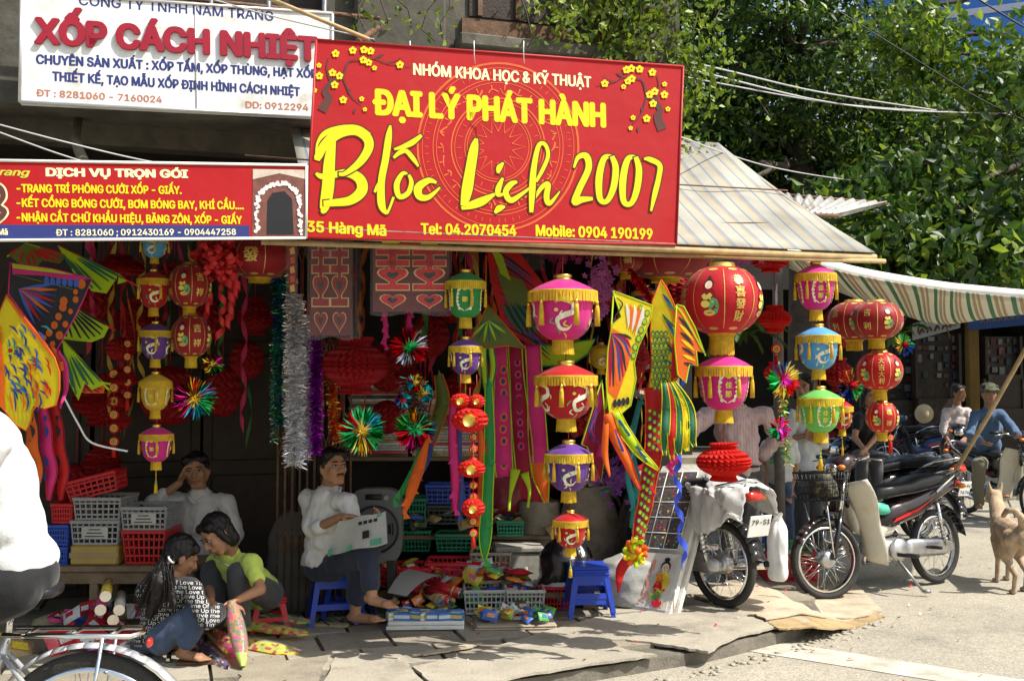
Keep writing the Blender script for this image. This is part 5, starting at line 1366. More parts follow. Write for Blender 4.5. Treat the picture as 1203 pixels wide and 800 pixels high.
# ================================================================== KITES
def cloth(n, c, tr=.45): return mat('kite_' + n, c, .55, var=.1, scale=8, trans=tr, bump=.2, bscale=12)
KC = {'lime': cloth('lime', (.48, .68, .02)), 'yellow': cloth('yellow', (.85, .7, .02)), 'black': cloth('black', (.015, .015, .02), .1), 'orange': cloth('orange', (.8, .17, .02)), 'red': cloth('red', (.6, .02, .02)), 'pink': cloth('pink', (.72, .04, .25)), 'navy': cloth('navy', (.03, .05, .22), .2), 'blue': cloth('blue', (.05, .12, .5), .3), 'teal': cloth('teal', (.02, .2, .2), .2), 'olive': cloth('olive', (.16, .2, .04)), 'green': cloth('green', (.04, .32, .08)), 'white': cloth('white', (.75, .75, .7)), 'crimson': cloth('crimson', (.36, .01, .05)), 'dgreen': cloth('dgreen', (.02, .12, .06), .2)}
KL = list(KC); KM = [KC[k] for k in KL]
def ki(n): return KL.index(n)
class Kite:
 def __init__(s, label, px, py, Z, yaw=0., tilt=0., name='kite'):
  c = W(px, py, Z); s.t = thing(name, label, 'kite', c, 0, 'kites hung at the stall'); s.Z = Z
  u = V(math.cos(yaw), math.sin(yaw), 0); v = V(0, math.sin(tilt), math.cos(tilt)); s.pl = Plane(c, u, v); s.pm = MB(); s.k = 0
 def sail(s, pts, col, edge=None, name='sail', ew=.9, h=0.):
  P = [s.pl.at(*s.pl.px(*p), h) for p in pts]
  mb = MB(); mb.prism(P, -s.pl.n * .0025); mb.build(name, KC[col], s.t)
  if edge:
   mb = MB(); mb.tube(P + [P[0]], ew * s.Z / FPX, 5); mb.build('edge_binding', KC[edge], s.t)
 def st(s, pts, col, k=4):
  s.k += 1; s.pl.stroke(s.pm, pts, .0015 + .00012 * s.k, ki(col), k)
 def po(s, pts, col):
  s.k += 1; s.pl.poly(s.pm, pts, .0015 + .00012 * s.k, ki(col))
 def dot(s, x, y, r, col, ry=None, n=9):
  s.po([(x + r * math.cos(2 * PI * i / n), y + (ry or r) * math.sin(2 * PI * i / n)) for i in range(n)], col)
 def spar(s, a, b, r=1.1, col=None):
  mb = MB(); mb.tube([s.pl.at(*s.pl.px(*a), -.004), s.pl.at(*s.pl.px(*b), -.004)], r * s.Z / FPX, 5); mb.build('spar', KC[col] if col else m_bamboo, s.t)
 def strip(s, pts, col, edge=None, name='tail', k=6, h=-.004):
  """hanging tail: (x, y, half width) with depth waves, two-sided with thickness"""
  q = spline(pts, k); n = len(q); A = []; Bq = []
  for i, c in enumerate(q):
   t = q[min(i + 1, n - 1)][:2] - q[max(i - 1, 0)][:2]; l = math.hypot(*t) or 1; t = t / l; w = max(c[2], .3)
   hh = h + .012 * math.sin(i * .7)
   A.append(s.pl.at(*s.pl.px(c[0] - t[1] * w, c[1] + t[0] * w), hh)); Bq.append(s.pl.at(*s.pl.px(c[0] + t[1] * w, c[1] - t[0] * w), hh))
  mb = MB(); mb.add(A + Bq, [(i, i + 1, n + i + 1, n + i) for i in range(n - 1)], 0, True); mb.build(name, KC[col], s.t, solid=.002)
  if edge:
   mb = MB(); r = .8 * s.Z / FPX; mb.tube(A, r, 4); mb.tube(Bq, r, 4); mb.build('edge_binding', KC[edge], s.t)
  return q
 def done(s):
  if s.pm.v: s.pm.build('print', KM, s.t)
rr = random.Random(8)
# the phoenix kite in sunlight, furthest out on the shop's end
k = Kite('sunlit yellow kite printed with blue phoenix feathers beside the cyclist', 30, 420, 4.75, -.25, .05)
k.sail([(8, 346), (31, 376), (52, 402), (64, 420), (70, 438), (70, 458), (66, 476), (53, 480), (40, 477), (36, 495), (31, 506), (18, 498), (9, 486), (-6, 470), (-6, 380)], 'yellow', 'orange')
for i in range(46):
 x = rr.uniform(6, 50); y = rr.uniform(378, 460); a = rr.uniform(.2, 1.3)
 k.st([(x, y, .3), (x + 7 * math.cos(a), y + 7 * math.sin(a), 1.3), (x + 15 * math.cos(a + .3), y + 15 * math.sin(a + .3), .2)], rr.choice(['navy', 'teal', 'navy', 'blue']), 3)
for i in range(16):
 x = rr.uniform(32, 56); y = rr.uniform(415, 462); k.st([(x, y, .3), (x + 4, y + 6, 1.1), (x + 5, y + 14, .2)], rr.choice(['orange', 'red']), 3)
k.st([(9, 349, .8), (30, 377, 1.6), (50, 400, 2.2), (62, 418, 1.4)], 'orange'); k.po([(-6, 380), (2, 384), (6, 430), (8, 484), (-6, 470)], 'orange')
for i in range(9): k.st([(8 + i * 5, 462, .6), (10 + i * 5, 474, 1.2), (12 + i * 4, 484, .2)], ['lime', 'orange', 'navy'][i % 3], 3)
k.dot(14, 412, 5, 'lime'); k.dot(14, 412, 3, 'red'); k.spar((8, 346), (30, 500)); k.done()
# butterfly wing kite
k = Kite('black butterfly wing kite with orange spots and blue veins', 60, 370, 4.95, .15)
k.sail([(12, 309), (62, 316), (108, 328), (98, 352), (86, 376), (67, 411), (54, 404), (30, 372), (10, 345)], 'black', 'pink')
k.po([(14, 309), (60, 316), (106, 328), (84, 330), (50, 324), (15, 322)], 'pink'); k.po([(14, 309), (60, 316), (86, 323), (50, 319), (15, 315)], 'lime')
for (x, y, r) in ((96, 334, 5), (89, 352, 3.6), (75, 354, 4.8), (74, 361, 4.6), (69, 372, 4), (64, 382, 4.2), (77, 381, 3.6), (58, 391, 4), (70, 394, 4.6), (62, 404, 3.2), (83, 366, 3), (52, 397, 3), (89, 343, 3)): k.dot(x, y, r, 'orange', r * 1.15)
for i in range(9):
 a = -.15 + i * .16; k.st([(22, 340, .4), (22 + 22 * math.cos(a), 340 + 22 * math.sin(a), 2.2), (22 + 45 * math.cos(a), 340 + 45 * math.sin(a), .4)], ['blue', 'orange', 'navy', 'red'][i % 4], 4)
for i in range(6): k.dot(55 + i * 7, 330 + i * .6, 3.2, 'blue', 5)
k.spar((12, 309), (108, 328), 1, 'pink'); k.spar((14, 322), (86, 340), 1.1, 'lime'); k.strip([(68, 411, 2), (74, 425, 3), (78, 445, 3.5), (74, 468, 2), (70, 480, 1)], 'pink'); k.strip([(60, 405, 2), (68, 420, 3), (73, 436, 3)], 'orange'); k.done()
# lime swallow kites behind
def swallow(label, root, tips, Z, base='lime', fr='olive', edge='red', seed=1):
 r2 = random.Random(seed)
 k = Kite(label, root[0], root[1], Z, .1)
 k.sail([root] + tips, base, None)
 n = 9
 for i in range(n):
  f = i / (n - 1) * (len(tips) - 1); j = min(int(f), len(tips) - 2); g = f - j
  e = (tips[j][0] * (1 - g) + tips[j + 1][0] * g, tips[j][1] * (1 - g) + tips[j + 1][1] * g)
  k.st([(root[0] + (e[0] - root[0]) * .35, root[1] + (e[1] - root[1]) * .35, .3), (root[0] + (e[0] - root[0]) * .6, root[1] + (e[1] - root[1]) * .6, 1.5), (root[0] + (e[0] - root[0]) * .93, root[1] + (e[1] - root[1]) * .93, .8)], fr, 3)
 k.spar(root, (tips[0][0] + (tips[0][0] - root[0]) * .12, tips[0][1] + (tips[0][1] - root[1]) * .12), 1.3, edge); k.spar(root, (tips[-1][0] + (tips[-1][0] - root[0]) * .1, tips[-1][1] + (tips[-1][1] - root[1]) * .1), 1.0, 'lime'); k.done()
swallow('lime green winged kite uppermost behind the butterfly kite', (68, 288), [(150, 330), (138, 334), (140, 322), (125, 345), (108, 342), (86, 318)], 5.3, 'lime', 'dgreen', 'red', 1)
swallow('lime green winged kite with dark feathers in the middle behind the butterfly kite', (70, 350), [(128, 384), (122, 396), (108, 402), (86, 400), (72, 398)], 5.35, 'lime', 'black', 'red', 2)
swallow('lime and red winged kite lowest behind the butterfly kite', (74, 400), [(122, 452), (108, 458), (100, 450), (92, 470), (84, 455), (78, 440)], 5.3, 'lime', 'dgreen', 'lime', 3)
swallow('dark green kite wing high up under the banner edge', (30, 286), [(78, 300), (70, 310), (50, 306), (36, 320), (10, 300)], 5.3, 'olive', 'red', 'lime', 4)
swallow('orange and red kite wing near the dim red charms', (78, 440), [(124, 450), (122, 462), (100, 462), (88, 458)], 5.45, 'orange', 'crimson', 'lime', 5)
for i, (x, c1, lab) in enumerate(((34, 'orange', 'orange kite tail with black flames hanging beside the cyclist'), (50, 'pink', 'pink kite tail with dark loops hanging beside the orange tail'), (64, 'red', 'dark red kite tail hanging over the tilted basket'), (12, 'lime', 'lime and orange kite tail hanging just behind the cyclist'))):
 k = Kite(lab, x, 520, 5.2 + .05 * i, .1, 0, 'kite_tail'); k.strip([(x, 470, 4), (x + 2, 500, 7), (x + 5, 530, 8), (x + 10, 560, 6), (x + 6, 588, 2)], c1, ['black', 'red', 'crimson', 'orange'][i])
 for q in range(5): k.st([(x + 1, 480 + q * 18, .3), (x + 3 + (q % 2) * 2, 488 + q * 18, 2.4), (x + 4, 496 + q * 18, .3)], ['black', 'navy', 'black', 'green'][i], 3)
 k.done()
# centre: dark eagle wings, olive triangle
k = Kite('dark eagle kite with striped red and black wing feathers under the sign', 600, 340, 6.0, .1)
k.sail([(572, 288), (600, 284), (636, 330), (650, 352), (634, 356), (648, 398), (616, 400), (590, 380), (576, 330)], 'red', None)
for i in range(16):
 y = 292 + i * 6.5; k.st([(577 + i * 1.2, y, .3), (600 + i * 1.5, y + 14, 1.8), (626 + i * 1.4, y + 34, .4)], ['black', 'navy', 'black', 'crimson'][i % 4], 3)
k.po([(583, 318), (614, 330), (628, 358), (600, 362), (592, 345)], 'olive'); k.po([(576, 290), (590, 300), (600, 330), (588, 322)], 'lime')
for i in range(7): k.st([(590 + i * 3, 356, .3), (598 + i * 4, 372, 2.2), (612 + i * 3, 392, .4)], 'black' if i % 2 else 'dgreen', 3)
k.spar((572, 286), (634, 392), 1.1, 'lime'); k.spar((576, 330), (660, 400), 1, 'orange'); k.done()
k = Kite('olive triangular kite with orange edges and two lime tails', 573, 400, 5.75, -.1)
k.sail([(573, 358), (618, 410), (596, 406), (573, 409), (549, 408)], 'olive', 'orange')
for i in range(9):
 a = .35 + i * .28; k.st([(573, 376, .4), (573 + 14 * math.cos(a), 376 + 14 * math.sin(a), 1.5), (573 + 26 * math.cos(a), 376 + 26 * math.sin(a), .4)], 'lime' if i % 2 else 'dgreen', 3)
k.spar((571, 300), (570, 410), 1, 'orange'); k.strip([(569, 408, 3), (568, 430, 3.5), (571, 457, 2.5)], 'lime', 'dgreen'); k.strip([(577, 408, 3), (579, 430, 3.5), (576, 455, 2.5)], 'lime', 'dgreen'); k.done()
k = Kite('pair of long patterned red kite tails with lime borders', 596, 480, 6.0, 0, 0, 'kite_tail')
for (x, c2, dx) in ((590, 'navy', 0), (606, 'crimson', 8), (628, 'red', 4)):
 k.strip([(x - 2, 405, 9), (x, 440, 9), (x + dx * .5, 480, 10), (x + dx, 520, 11), (x + dx + 3, 560, 10)], ['crimson', 'red', 'pink'][(x // 10) % 3], 'lime')
for i in range(10): k.dot(591 + (i % 2), 420 + i * 14, 4.5, 'orange', 5.5); k.dot(591 + (i % 2), 420 + i * 14, 2.5, 'navy', 3.2)
for i in range(9): k.dot(608 + i * .6, 426 + i * 14, 4, 'pink', 5); k.dot(608 + i * .6, 426 + i * 14, 2, 'black', 3)
k.strip([(632, 540, 8), (636, 562, 9), (642, 590, 2)], 'orange', 'lime'); k.strip([(606, 550, 6), (600, 580, 2), (598, 600, 1.5)], 'lime'); k.strip([(616, 555, 5), (622, 575, 2), (620, 596, 1.5)], 'lime'); k.done()
k = Kite('wide lime leaf shaped kite behind the pink and red lanterns', 660, 412, 6.2, 0)
k.sail([(620, 402), (650, 406), (700, 398), (690, 416), (672, 428), (628, 431)], 'lime', 'green'); k.spar((620, 402), (690, 416), .9, 'green'); k.done()
k = Kite('broad dark red kite cloth hanging flat behind the tails', 640, 470, 6.3, 0)
k.sail([(612, 404), (634, 404), (640, 520), (636, 590), (612, 585)], 'crimson', 'red'); k.done()
k = Kite('tall pink and purple kite sail with lime edges beside the pink lantern', 700, 500, 5.85, .1)
k.sail([(707, 446), (713, 520), (706, 566), (690, 525), (683, 522)], 'crimson', 'lime')
for i in range(5): k.st([(704, 458 + i * 4, .3), (700 - i * 2, 490 + i * 4, 1.5), (694 + i * 3, 520, .3)], 'pink' if i % 2 else 'navy', 3)
k.strip([(708, 520, 5), (704, 545, 6), (698, 566, 2)], 'pink'); k.done()
# butterfly kite, front right
k = Kite('tall sunlit butterfly kite in yellow and orange with curling tails', 735, 400, 5.55, .2)
k.sail([(720, 342), (742, 350), (766, 359), (765, 372), (758, 390), (750, 407), (745, 426), (747, 445), (741, 476), (726, 489), (716, 486), (713, 465), (712, 445), (714, 410), (719, 382), (730, 372)], 'yellow', 'lime')
k.po([(718, 385), (738, 396), (742, 412), (738, 430), (724, 470), (714, 460), (712, 430)], 'orange')
for i in range(10):
 a = .1 + i * .17; k.st([(718, 392, .4), (718 + 16 * math.cos(a), 392 + 24 * math.sin(a), 2), (718 + 24 * math.cos(a), 392 + 62 * math.sin(a), .6)], ['black', 'crimson', 'navy', 'orange'][i % 4], 4)
for (x, y, r) in ((760, 368, 2.6), (757, 378, 2.6), (753, 388, 2.8), (750, 398, 2.8), (746, 408, 2.8), (744, 418, 2.6), (752, 362, 2.4)): k.dot(x, y, r * 1.25, 'dgreen', r * 1.6); k.dot(x, y, r * .85, 'lime', r * 1.15)
for i in range(5): k.st([(735 + i * 5, 356 + i, .3), (738 + i * 4, 368 + i, 2.4), (738 + i * 2, 385 + i * 2, .4)], 'orange' if i % 2 else 'white', 3)
for i in range(4): k.dot(722 + i * 5, 474 - i, 2.4, 'black', 5)
k.st([(724, 350, .5), (731, 358, .8), (722, 372, .6)], 'black'); k.spar((720, 342), (766, 359), 1, 'orange'); k.spar((721, 345), (712, 480), 1, 'lime')
k.done()
k = Kite('yellow and black kite tail curling like a feather below the butterfly kite', 745, 520, 5.5, .1, 0, 'kite_tail')
k.strip([(722, 485, 6), (730, 500, 7), (744, 522, 6), (760, 540, 4), (774, 552, 1)], 'lime', 'yellow')
for i in range(6): k.st([(724 + i * 6, 488 + i * 9, .3), (730 + i * 6, 498 + i * 9, 1.8), (736 + i * 6, 505 + i * 8, .3)], ['navy', 'dgreen'][i % 2], 3)
k.done()
k = Kite('orange kite tail streaming down past the violet lantern', 735, 540, 5.45, .1, 0, 'kite_tail'); k.strip([(714, 486, 5), (722, 510, 6), (738, 545, 5), (753, 576, 1)], 'orange', 'red'); k.strip([(712, 490, 3), (711, 530, 4), (716, 560, 1)], 'orange'); k.st([(722, 505, .4), (730, 525, 1.6), (740, 548, .4)], 'navy'); k.done()
# fish and phoenix kite
k = Kite('phoenix kite with green and red feathers hanging beside the huge lantern', 785, 400, 5.6, -.15)
k.sail([(777, 329), (784, 340), (800, 376), (803, 410), (800, 439), (787, 456), (775, 470), (766, 500), (759, 470), (763, 450), (766, 426), (764, 390), (766, 354)], 'yellow', 'orange')
for i in range(13): k.st([(778 + (i % 3) * 4, 345 + i * 8, .3), (784 + (i % 3) * 4, 353 + i * 8, 1.9), (792 + (i % 2) * 4, 366 + i * 7, .3)], ['navy', 'teal', 'orange', 'dgreen'][i % 4], 3)
for i in range(40):
 x = 767 + (i % 4) * 5 + (i // 4 % 2) * 2.5; y = 392 + (i // 4) * 7; k.dot(x, y, 2.6, 'dgreen', 3.6, 7); k.dot(x, y + .4, 1.6, 'lime', 2.4, 7)
k.po([(790, 400), (800, 380), (802, 420), (796, 440), (788, 450)], 'red'); k.done()
k = Kite('curved orange and lime kite wing against the huge round lantern', 812, 400, 5.55, .2)
k.sail([(795, 358), (803, 360), (816, 384), (828, 415), (818, 412), (820, 430), (810, 428), (806, 450), (796, 440), (792, 400)], 'orange', 'lime')
for i in range(7): k.st([(797 + i, 372 + i * 9, .3), (804 + i, 380 + i * 8, 2), (814 + i * .5, 394 + i * 6, .3)], ['black', 'yellow'][i % 2], 3)
k.st([(793, 360, 1), (800, 366, 1.2), (815, 392, 1), (829, 418, .6)], 'lime'); k.done()
k = Kite('fan of green, red and yellow tail feathers under the phoenix kite', 797, 500, 5.5, 0, 0, 'kite_tail')
for i, (x, c1) in enumerate(((781, 'dgreen'), (788, 'red'), (795, 'dgreen'), (802, 'yellow'), (809, 'dgreen'))): k.strip([(780 + i * 3, 450, 3), (x + 2, 480, 5), (x + i, 520 - abs(i - 2) * 6, 5), (x + i * 2, 540 - abs(i - 1) * 5, 2)], c1, ['yellow', 'lime'][i % 2], h=-.004 - .004 * i)
k.done()
k = Kite('long scaly fish kite body curving down over the display panel', 755, 570, 5.6, 0, 0, 'kite_tail')
k.strip([(768, 455, 11), (770, 500, 11), (766, 540, 10), (760, 580, 9), (754, 610, 8), (748, 640, 6)], 'red', 'orange')
for i in range(52):
 f = i / 52; x = 769 - 18 * max(0, f - .3) / .7 + ((i % 3) - 1) * 6 * (1 - .4 * f); y = 462 + 172 * f; k.dot(x, y, 3, 'dgreen' if i % 5 else 'navy', 3.6, 7); k.dot(x, y + .3, 1.9, 'lime' if i % 2 else 'yellow', 2.5, 7)
k.strip([(748, 600, 5), (738, 560, 3), (744, 520, 3), (742, 500, 1)], 'teal', h=-.02); k.strip([(742, 650, 6), (730, 670, 6), (726, 696, 1)], 'red', h=-.01); k.done()
k = Kite('crumpled orange and yellow kite flower stuck to the display panel', 746, 648, 5.55, 0)
for i in range(10):
 a = i * .63; k.strip([(746, 648, 3), (746 + 8 * math.cos(a), 648 + 9 * math.sin(a), 5), (746 + 15 * math.cos(a + .3), 648 + 18 * math.sin(a + .3), 2)], ['orange', 'yellow', 'lime'][i % 3], h=.004 * i, name='petal')
k.done()
for i, (lab, pts, c1, ed, Z) in enumerate((
 ('short green ribbon tail with jagged edge hanging over the grey fan', [(498, 512, 2), (490, 545, 5), (478, 570, 5), (462, 590, 2)], 'green', None, 5.95),
 ('orange jagged ribbon tail hanging over the grey fan', [(503, 515, 2), (494, 545, 6), (484, 575, 6), (474, 604, 2)], 'orange', None, 5.9),
 ('navy jagged ribbon tail hanging beside the orange one', [(508, 500, 3), (502, 535, 5), (490, 560, 5), (480, 585, 1)], 'navy', None, 5.93),
 ('crimson jagged streamer beside the bright tissue balls', [(533, 470, 4), (532, 520, 5), (535, 560, 5), (534, 600, 3)], 'pink', 'crimson', 5.7),
 ('navy streamer behind the bright tissue balls', [(540, 480, 3), (538, 540, 5), (541, 580, 5), (538, 606, 2)], 'navy', None, 5.72),
 ('orange streamer running behind the charm string', [(565, 500, 3), (568, 560, 6), (566, 600, 6), (566, 626, 4)], 'orange', 'red', 5.7),
 ('long green leaf edged streamer ending in a point over the goods', [(574, 450, 4), (575, 520, 6), (573, 580, 6), (570, 630, 7), (569, 660, 1)], 'green', 'lime', 5.68),
 ('olive kite tail hanging left of the green lantern', [(515, 440, 5), (520, 470, 8), (512, 500, 7), (505, 530, 2)], 'olive', 'orange', 6.1),
 ('pink ribbon tail hanging from the wrapped letters', [(451, 365, 2.5), (453, 385, 3), (452, 406, 2)], 'pink', None, 5.95),
 ('second pink ribbon tail hanging from the wrapped letters', [(482, 368, 2.5), (480, 385, 3), (484, 392, 2)], 'pink', None, 5.95),
 ('pink scarf tail hanging behind the fish kite', [(800, 500, 4), (796, 530, 6), (786, 552, 2)], 'pink', None, 5.7),
 ('light blue wavy streamer behind the fish kite', [(752, 470, 3), (742, 520, 4), (748, 570, 4), (742, 620, 3)], 'teal', None, 5.8))):
 k = Kite(lab, pts[len(pts) // 2][0], pts[len(pts) // 2][1], Z, 0, 0, 'streamer'); k.strip(pts, c1, ed); k.t['category'] = 'streamer'; k.t['group'] = 'paper streamers hung at the stall'
 q = pts
 for j in range(7):
  f = j / 6 * (len(q) - 1.01); a = int(f); g = f - a; x = q[a][0] * (1 - g) + q[a + 1][0] * g; y = q[a][1] * (1 - g) + q[a + 1][1] * g; w = q[a][2] + 2.5
  if c1 not in ('pink',) or 1: k.po([(x - w * (j % 2 * 2 - 1), y + 5), (x, y - 6), (x, y + 6)], c1)
 k.done()
# ================================================================== WRAPPED WEDDING LETTERS
m_film = film('clear_film', (.85, .85, .85), .06)
m_glit = mat('glitter_red', (.5, .01, .02), .3, .4, var=.4, scale=60); m_glg = mat('glitter_gold_edge', (.6, .42, .18), .35, .7)
def happiness(label, x0, y0, x1, y1, Z, dim=False, rows=2):
 c = W((x0 + x1) / 2, y1, Z); t = thing('wrapped_letters', label, 'wedding decoration', c); pl = Plane(c, (1, .05, 0), (0, 0, 1))
 w = x1 - x0; h = y1 - y0; mg = m_glit if not dim else SILK['dred']
 me = MB(); mi = MB()
 def bar(a, b, c_, d):
  for m_, g, hh in ((me, 1.2, .004), (mi, 0, .008)):
   P = [(x0 + a * w - g, y0 + b * h - g), (x0 + c_ * w + g, y0 + b * h - g), (x0 + c_ * w + g, y0 + d * h + g), (x0 + a * w - g, y0 + d * h + g)]
   Q = [pl.at(*pl.px(*p), hh) for p in P]; m_.prism(Q, -pl.n * .003)
 for col in (0, .5):
  bar(col + .2, .02, col + .3, .34); bar(col + .03, .1, col + .47, .17); bar(col + .03, .26, col + .47, .34); bar(col + .03, .62, col + .47, .7); bar(col + .21, .34, col + .29, .62)
  for (cy, s_) in ((.48, .19), (.86, .16)):
   for m_, g, hh in ((me, 1.12, .006), (mi, 1.0, .0105)):
    pts = []
    for i in range(20):
     a = 2 * PI * i / 20; hx = 16 * math.sin(a) ** 3 / 17; hy = (13 * math.cos(a) - 5 * math.cos(2 * a) - 2 * math.cos(3 * a) - math.cos(4 * a)) / 17
     pts.append((x0 + (col + .25) * w + hx * s_ * w * 1.1 * g, y0 + cy * h - hy * s_ * h * .75 * g))
    Q = [pl.at(*pl.px(*p), hh) for p in pts]; m_.prism(Q, -pl.n * .002)
   pts = [(x0 + (col + .25) * w + 16 * math.sin(a) ** 3 / 17 * s_ * w * .5, y0 + cy * h - (13 * math.cos(a) - 5 * math.cos(2 * a) - 2 * math.cos(3 * a)) / 17 * s_ * h * .35) for a in [2 * PI * i / 14 for i in range(14)]]
   me.prism([pl.at(*pl.px(*p), .013) for p in pts], -pl.n * .001, 1)
 me.build('gold_outline', [m_glg, m_blk], t); mi.build('red_letters', mg, t)
 mb = MB(); P = [pl.at(*pl.px(*p), -.01) for p in ((x0 - 2, y0 - 2), (x1 + 2, y0 - 2), (x1 + 2, y1 + 2), (x0 - 2, y1 + 2))]; mb.prism(P, -pl.n * .004); mb.build('backing_card', mat('card_dark_red', (.12, .01, .015), .6), t)
 mb = MB()
 def fn(u, v):
  e = min(u, 1 - u, v, 1 - v); q = pl.at(*pl.px(x0 - 5 + (w + 10) * u, y0 - 4 + (h + 10) * v + 2 * math.sin(u * 9)), .018 + .012 * noise.noise(Vector((u * 7, v * 7, Z))) - (.01 if e < .05 else 0)); return q
 mb.grid(fn, 16, 16); mb.build('plastic_wrap', m_film, t)
happiness('double happiness wedding letters in crinkled plastic under the sign', 440, 286, 526, 364, 5.65)
happiness('dim tall wrapped wedding letters beside the banner end', 366, 284, 410, 392, 5.75, True)
mb = MB(); pl = Plane(W(480, 290, 5.6), (1, 0, 0), (0, 0, 1)); mb.prism([pl.at(*pl.px(*p), .03) for p in ((449, 283), (515, 283), (514, 290), (450, 290))], V(0, .002, 0)); o = mb.build('header_card', KC['yellow']); tag(o, 'little yellow header card with red print on top of the wrapped letters', 'card'); mb = MB(); pl.poly(mb, [(470, 288.5), (495, 288.5), (495, 285.5), (470, 285.5)], .033); mb.build('print', KC['red'], o)
for (x0, x1, y1, Z, lab) in ((336, 350, 350, 5.7, 'narrow plastic sleeve of gold picture cards beside the banner end'), (412, 424, 398, 5.85, 'empty crumpled plastic sleeve beside the dim wedding letters'), (610, 640, 318, 6.3, 'clear plastic bag catching light behind the pink lantern')):
 t = thing('plastic_sleeve', lab, 'plastic bag', W((x0 + x1) / 2, y1, Z)); pl = Plane(W((x0 + x1) / 2, y1, Z), (1, 0, 0), (0, 0, 1)); mb = MB(); rr = random.Random(4)
 mb.grid(lambda u, v: pl.at(*pl.px(x0 + (x1 - x0) * u, 284 + (y1 - 284) * v), .02 * noise.noise(Vector((u * 5, v * 9, x0)))), 8, 20); mb.build('film', m_film, t)
 mb = MB(); pl.poly(mb, [(x0 + 2, 288), (x1 - 3, 288), (x1 - 2, y1 - 6), (x0 + 3, y1 - 8)], -.01, 0);
 for j in range(5): pl.poly(mb, [(x0 + 4, 292 + j * 11), (x1 - 5, 290 + j * 11), (x1 - 4, 298 + j * 11), (x0 + 5, 299 + j * 11)], -.009, 1 + j % 2)
 if 'card' in lab: mb.build('cards', [KC['crimson'], m_goldp, KC['orange']], t)
# ================================================================== WARES ON THE GROUND
def plastic(n, c, r=.35): return mat('plastic_' + n, c, r, var=.08, dirt=((c[0] * .5 + .03, c[1] * .5 + .03, c[2] * .5 + .02), .2, 9))
PL = {'red': plastic('red', (.5, .015, .02)), 'blue': plastic('blue', (.03, .08, .42)), 'grey': plastic('grey', (.3, .3, .3)), 'green': plastic('green', (.02, .22, .12)), 'stool_blue': plastic('stool_blue', (.02, .055, .4), .3), 'white': plastic('white', (.6, .6, .58)), 'dark': plastic('dark', (.04, .05, .05))}
FZ = .092
def stool(px, py, label, m, w=.29, h=.3, rot=0., Z=None, z0=FZ, name='stool'):
 p = G(px, py, z0) if Z is None else V((px - 601.5) / FPX * Z, Z, z0); t = thing(name, label, 'stool', (p.x, p.y, z0), rot)
 M = MW[t.name]; b = w / 2; tp = w * .40
 def at(x, y, z): return M @ V(x, y, z)
 mb = MB(); mb.M = M
 mb.box((0, 0, h - .012), (tp * 2, tp * 2, .024), None, 0, .01); mb.box((0, 0, h - .03), (tp * 1.93, tp * 1.93, .02), None, 0, .006); mb.build('seat', m, t)
 for sx in (-1, 1):
  for sy in (-1, 1):
   mb = MB(); mb.M = M
   a = V(sx * (tp - .012), sy * (tp - .012), h - .03); c = V(sx * b, sy * b, 0); s_ = .035
   def sec(p, k): return [p + V(-sx * s_ * k, 0, 0), p, p + V(0, -sy * s_ * k, 0), p + V(-sx * .007, -sy * s_ * k, 0), p + V(-sx * .007, -sy * .007, 0), p + V(-sx * s_ * k, -sy * .007, 0)]
   A = sec(a, 1.0); B = sec(c, .8)
   mb.add(A + B, [(i, (i + 1) % 6, 6 + (i + 1) % 6, 6 + i) for i in range(6)] + [tuple(range(6, 12))]); mb.build('leg', m, t)
 for side in range(4):
  Rz = Matrix.Rotation(side * PI / 2, 4, 'Z'); mb = MB(); mb.M = M @ Rz
  f = lambda z: tp + (b - tp) * (1 - z / h)
  for (z0_, z1_) in ((h * .72, h * .88), (h * .3, h * .42)):
   y0, y1 = f(z0_) - .012, f(z1_) - .012; xx0, xx1 = y0 - .02, y1 - .02
   mb.add([V(-xx0, -y0, z0_), V(xx0, -y0, z0_), V(xx1, -y1, z1_), V(-xx1, -y1, z1_), V(-xx0, -y0 + .006, z0_), V(xx0, -y0 + .006, z0_), V(xx1, -y1 + .006, z1_), V(-xx1, -y1 + .006, z1_)], [(0, 1, 2, 3), (7, 6, 5, 4), (0, 4, 5, 1), (3, 2, 6, 7)])
  mb.build('apron', m, t)
 return t
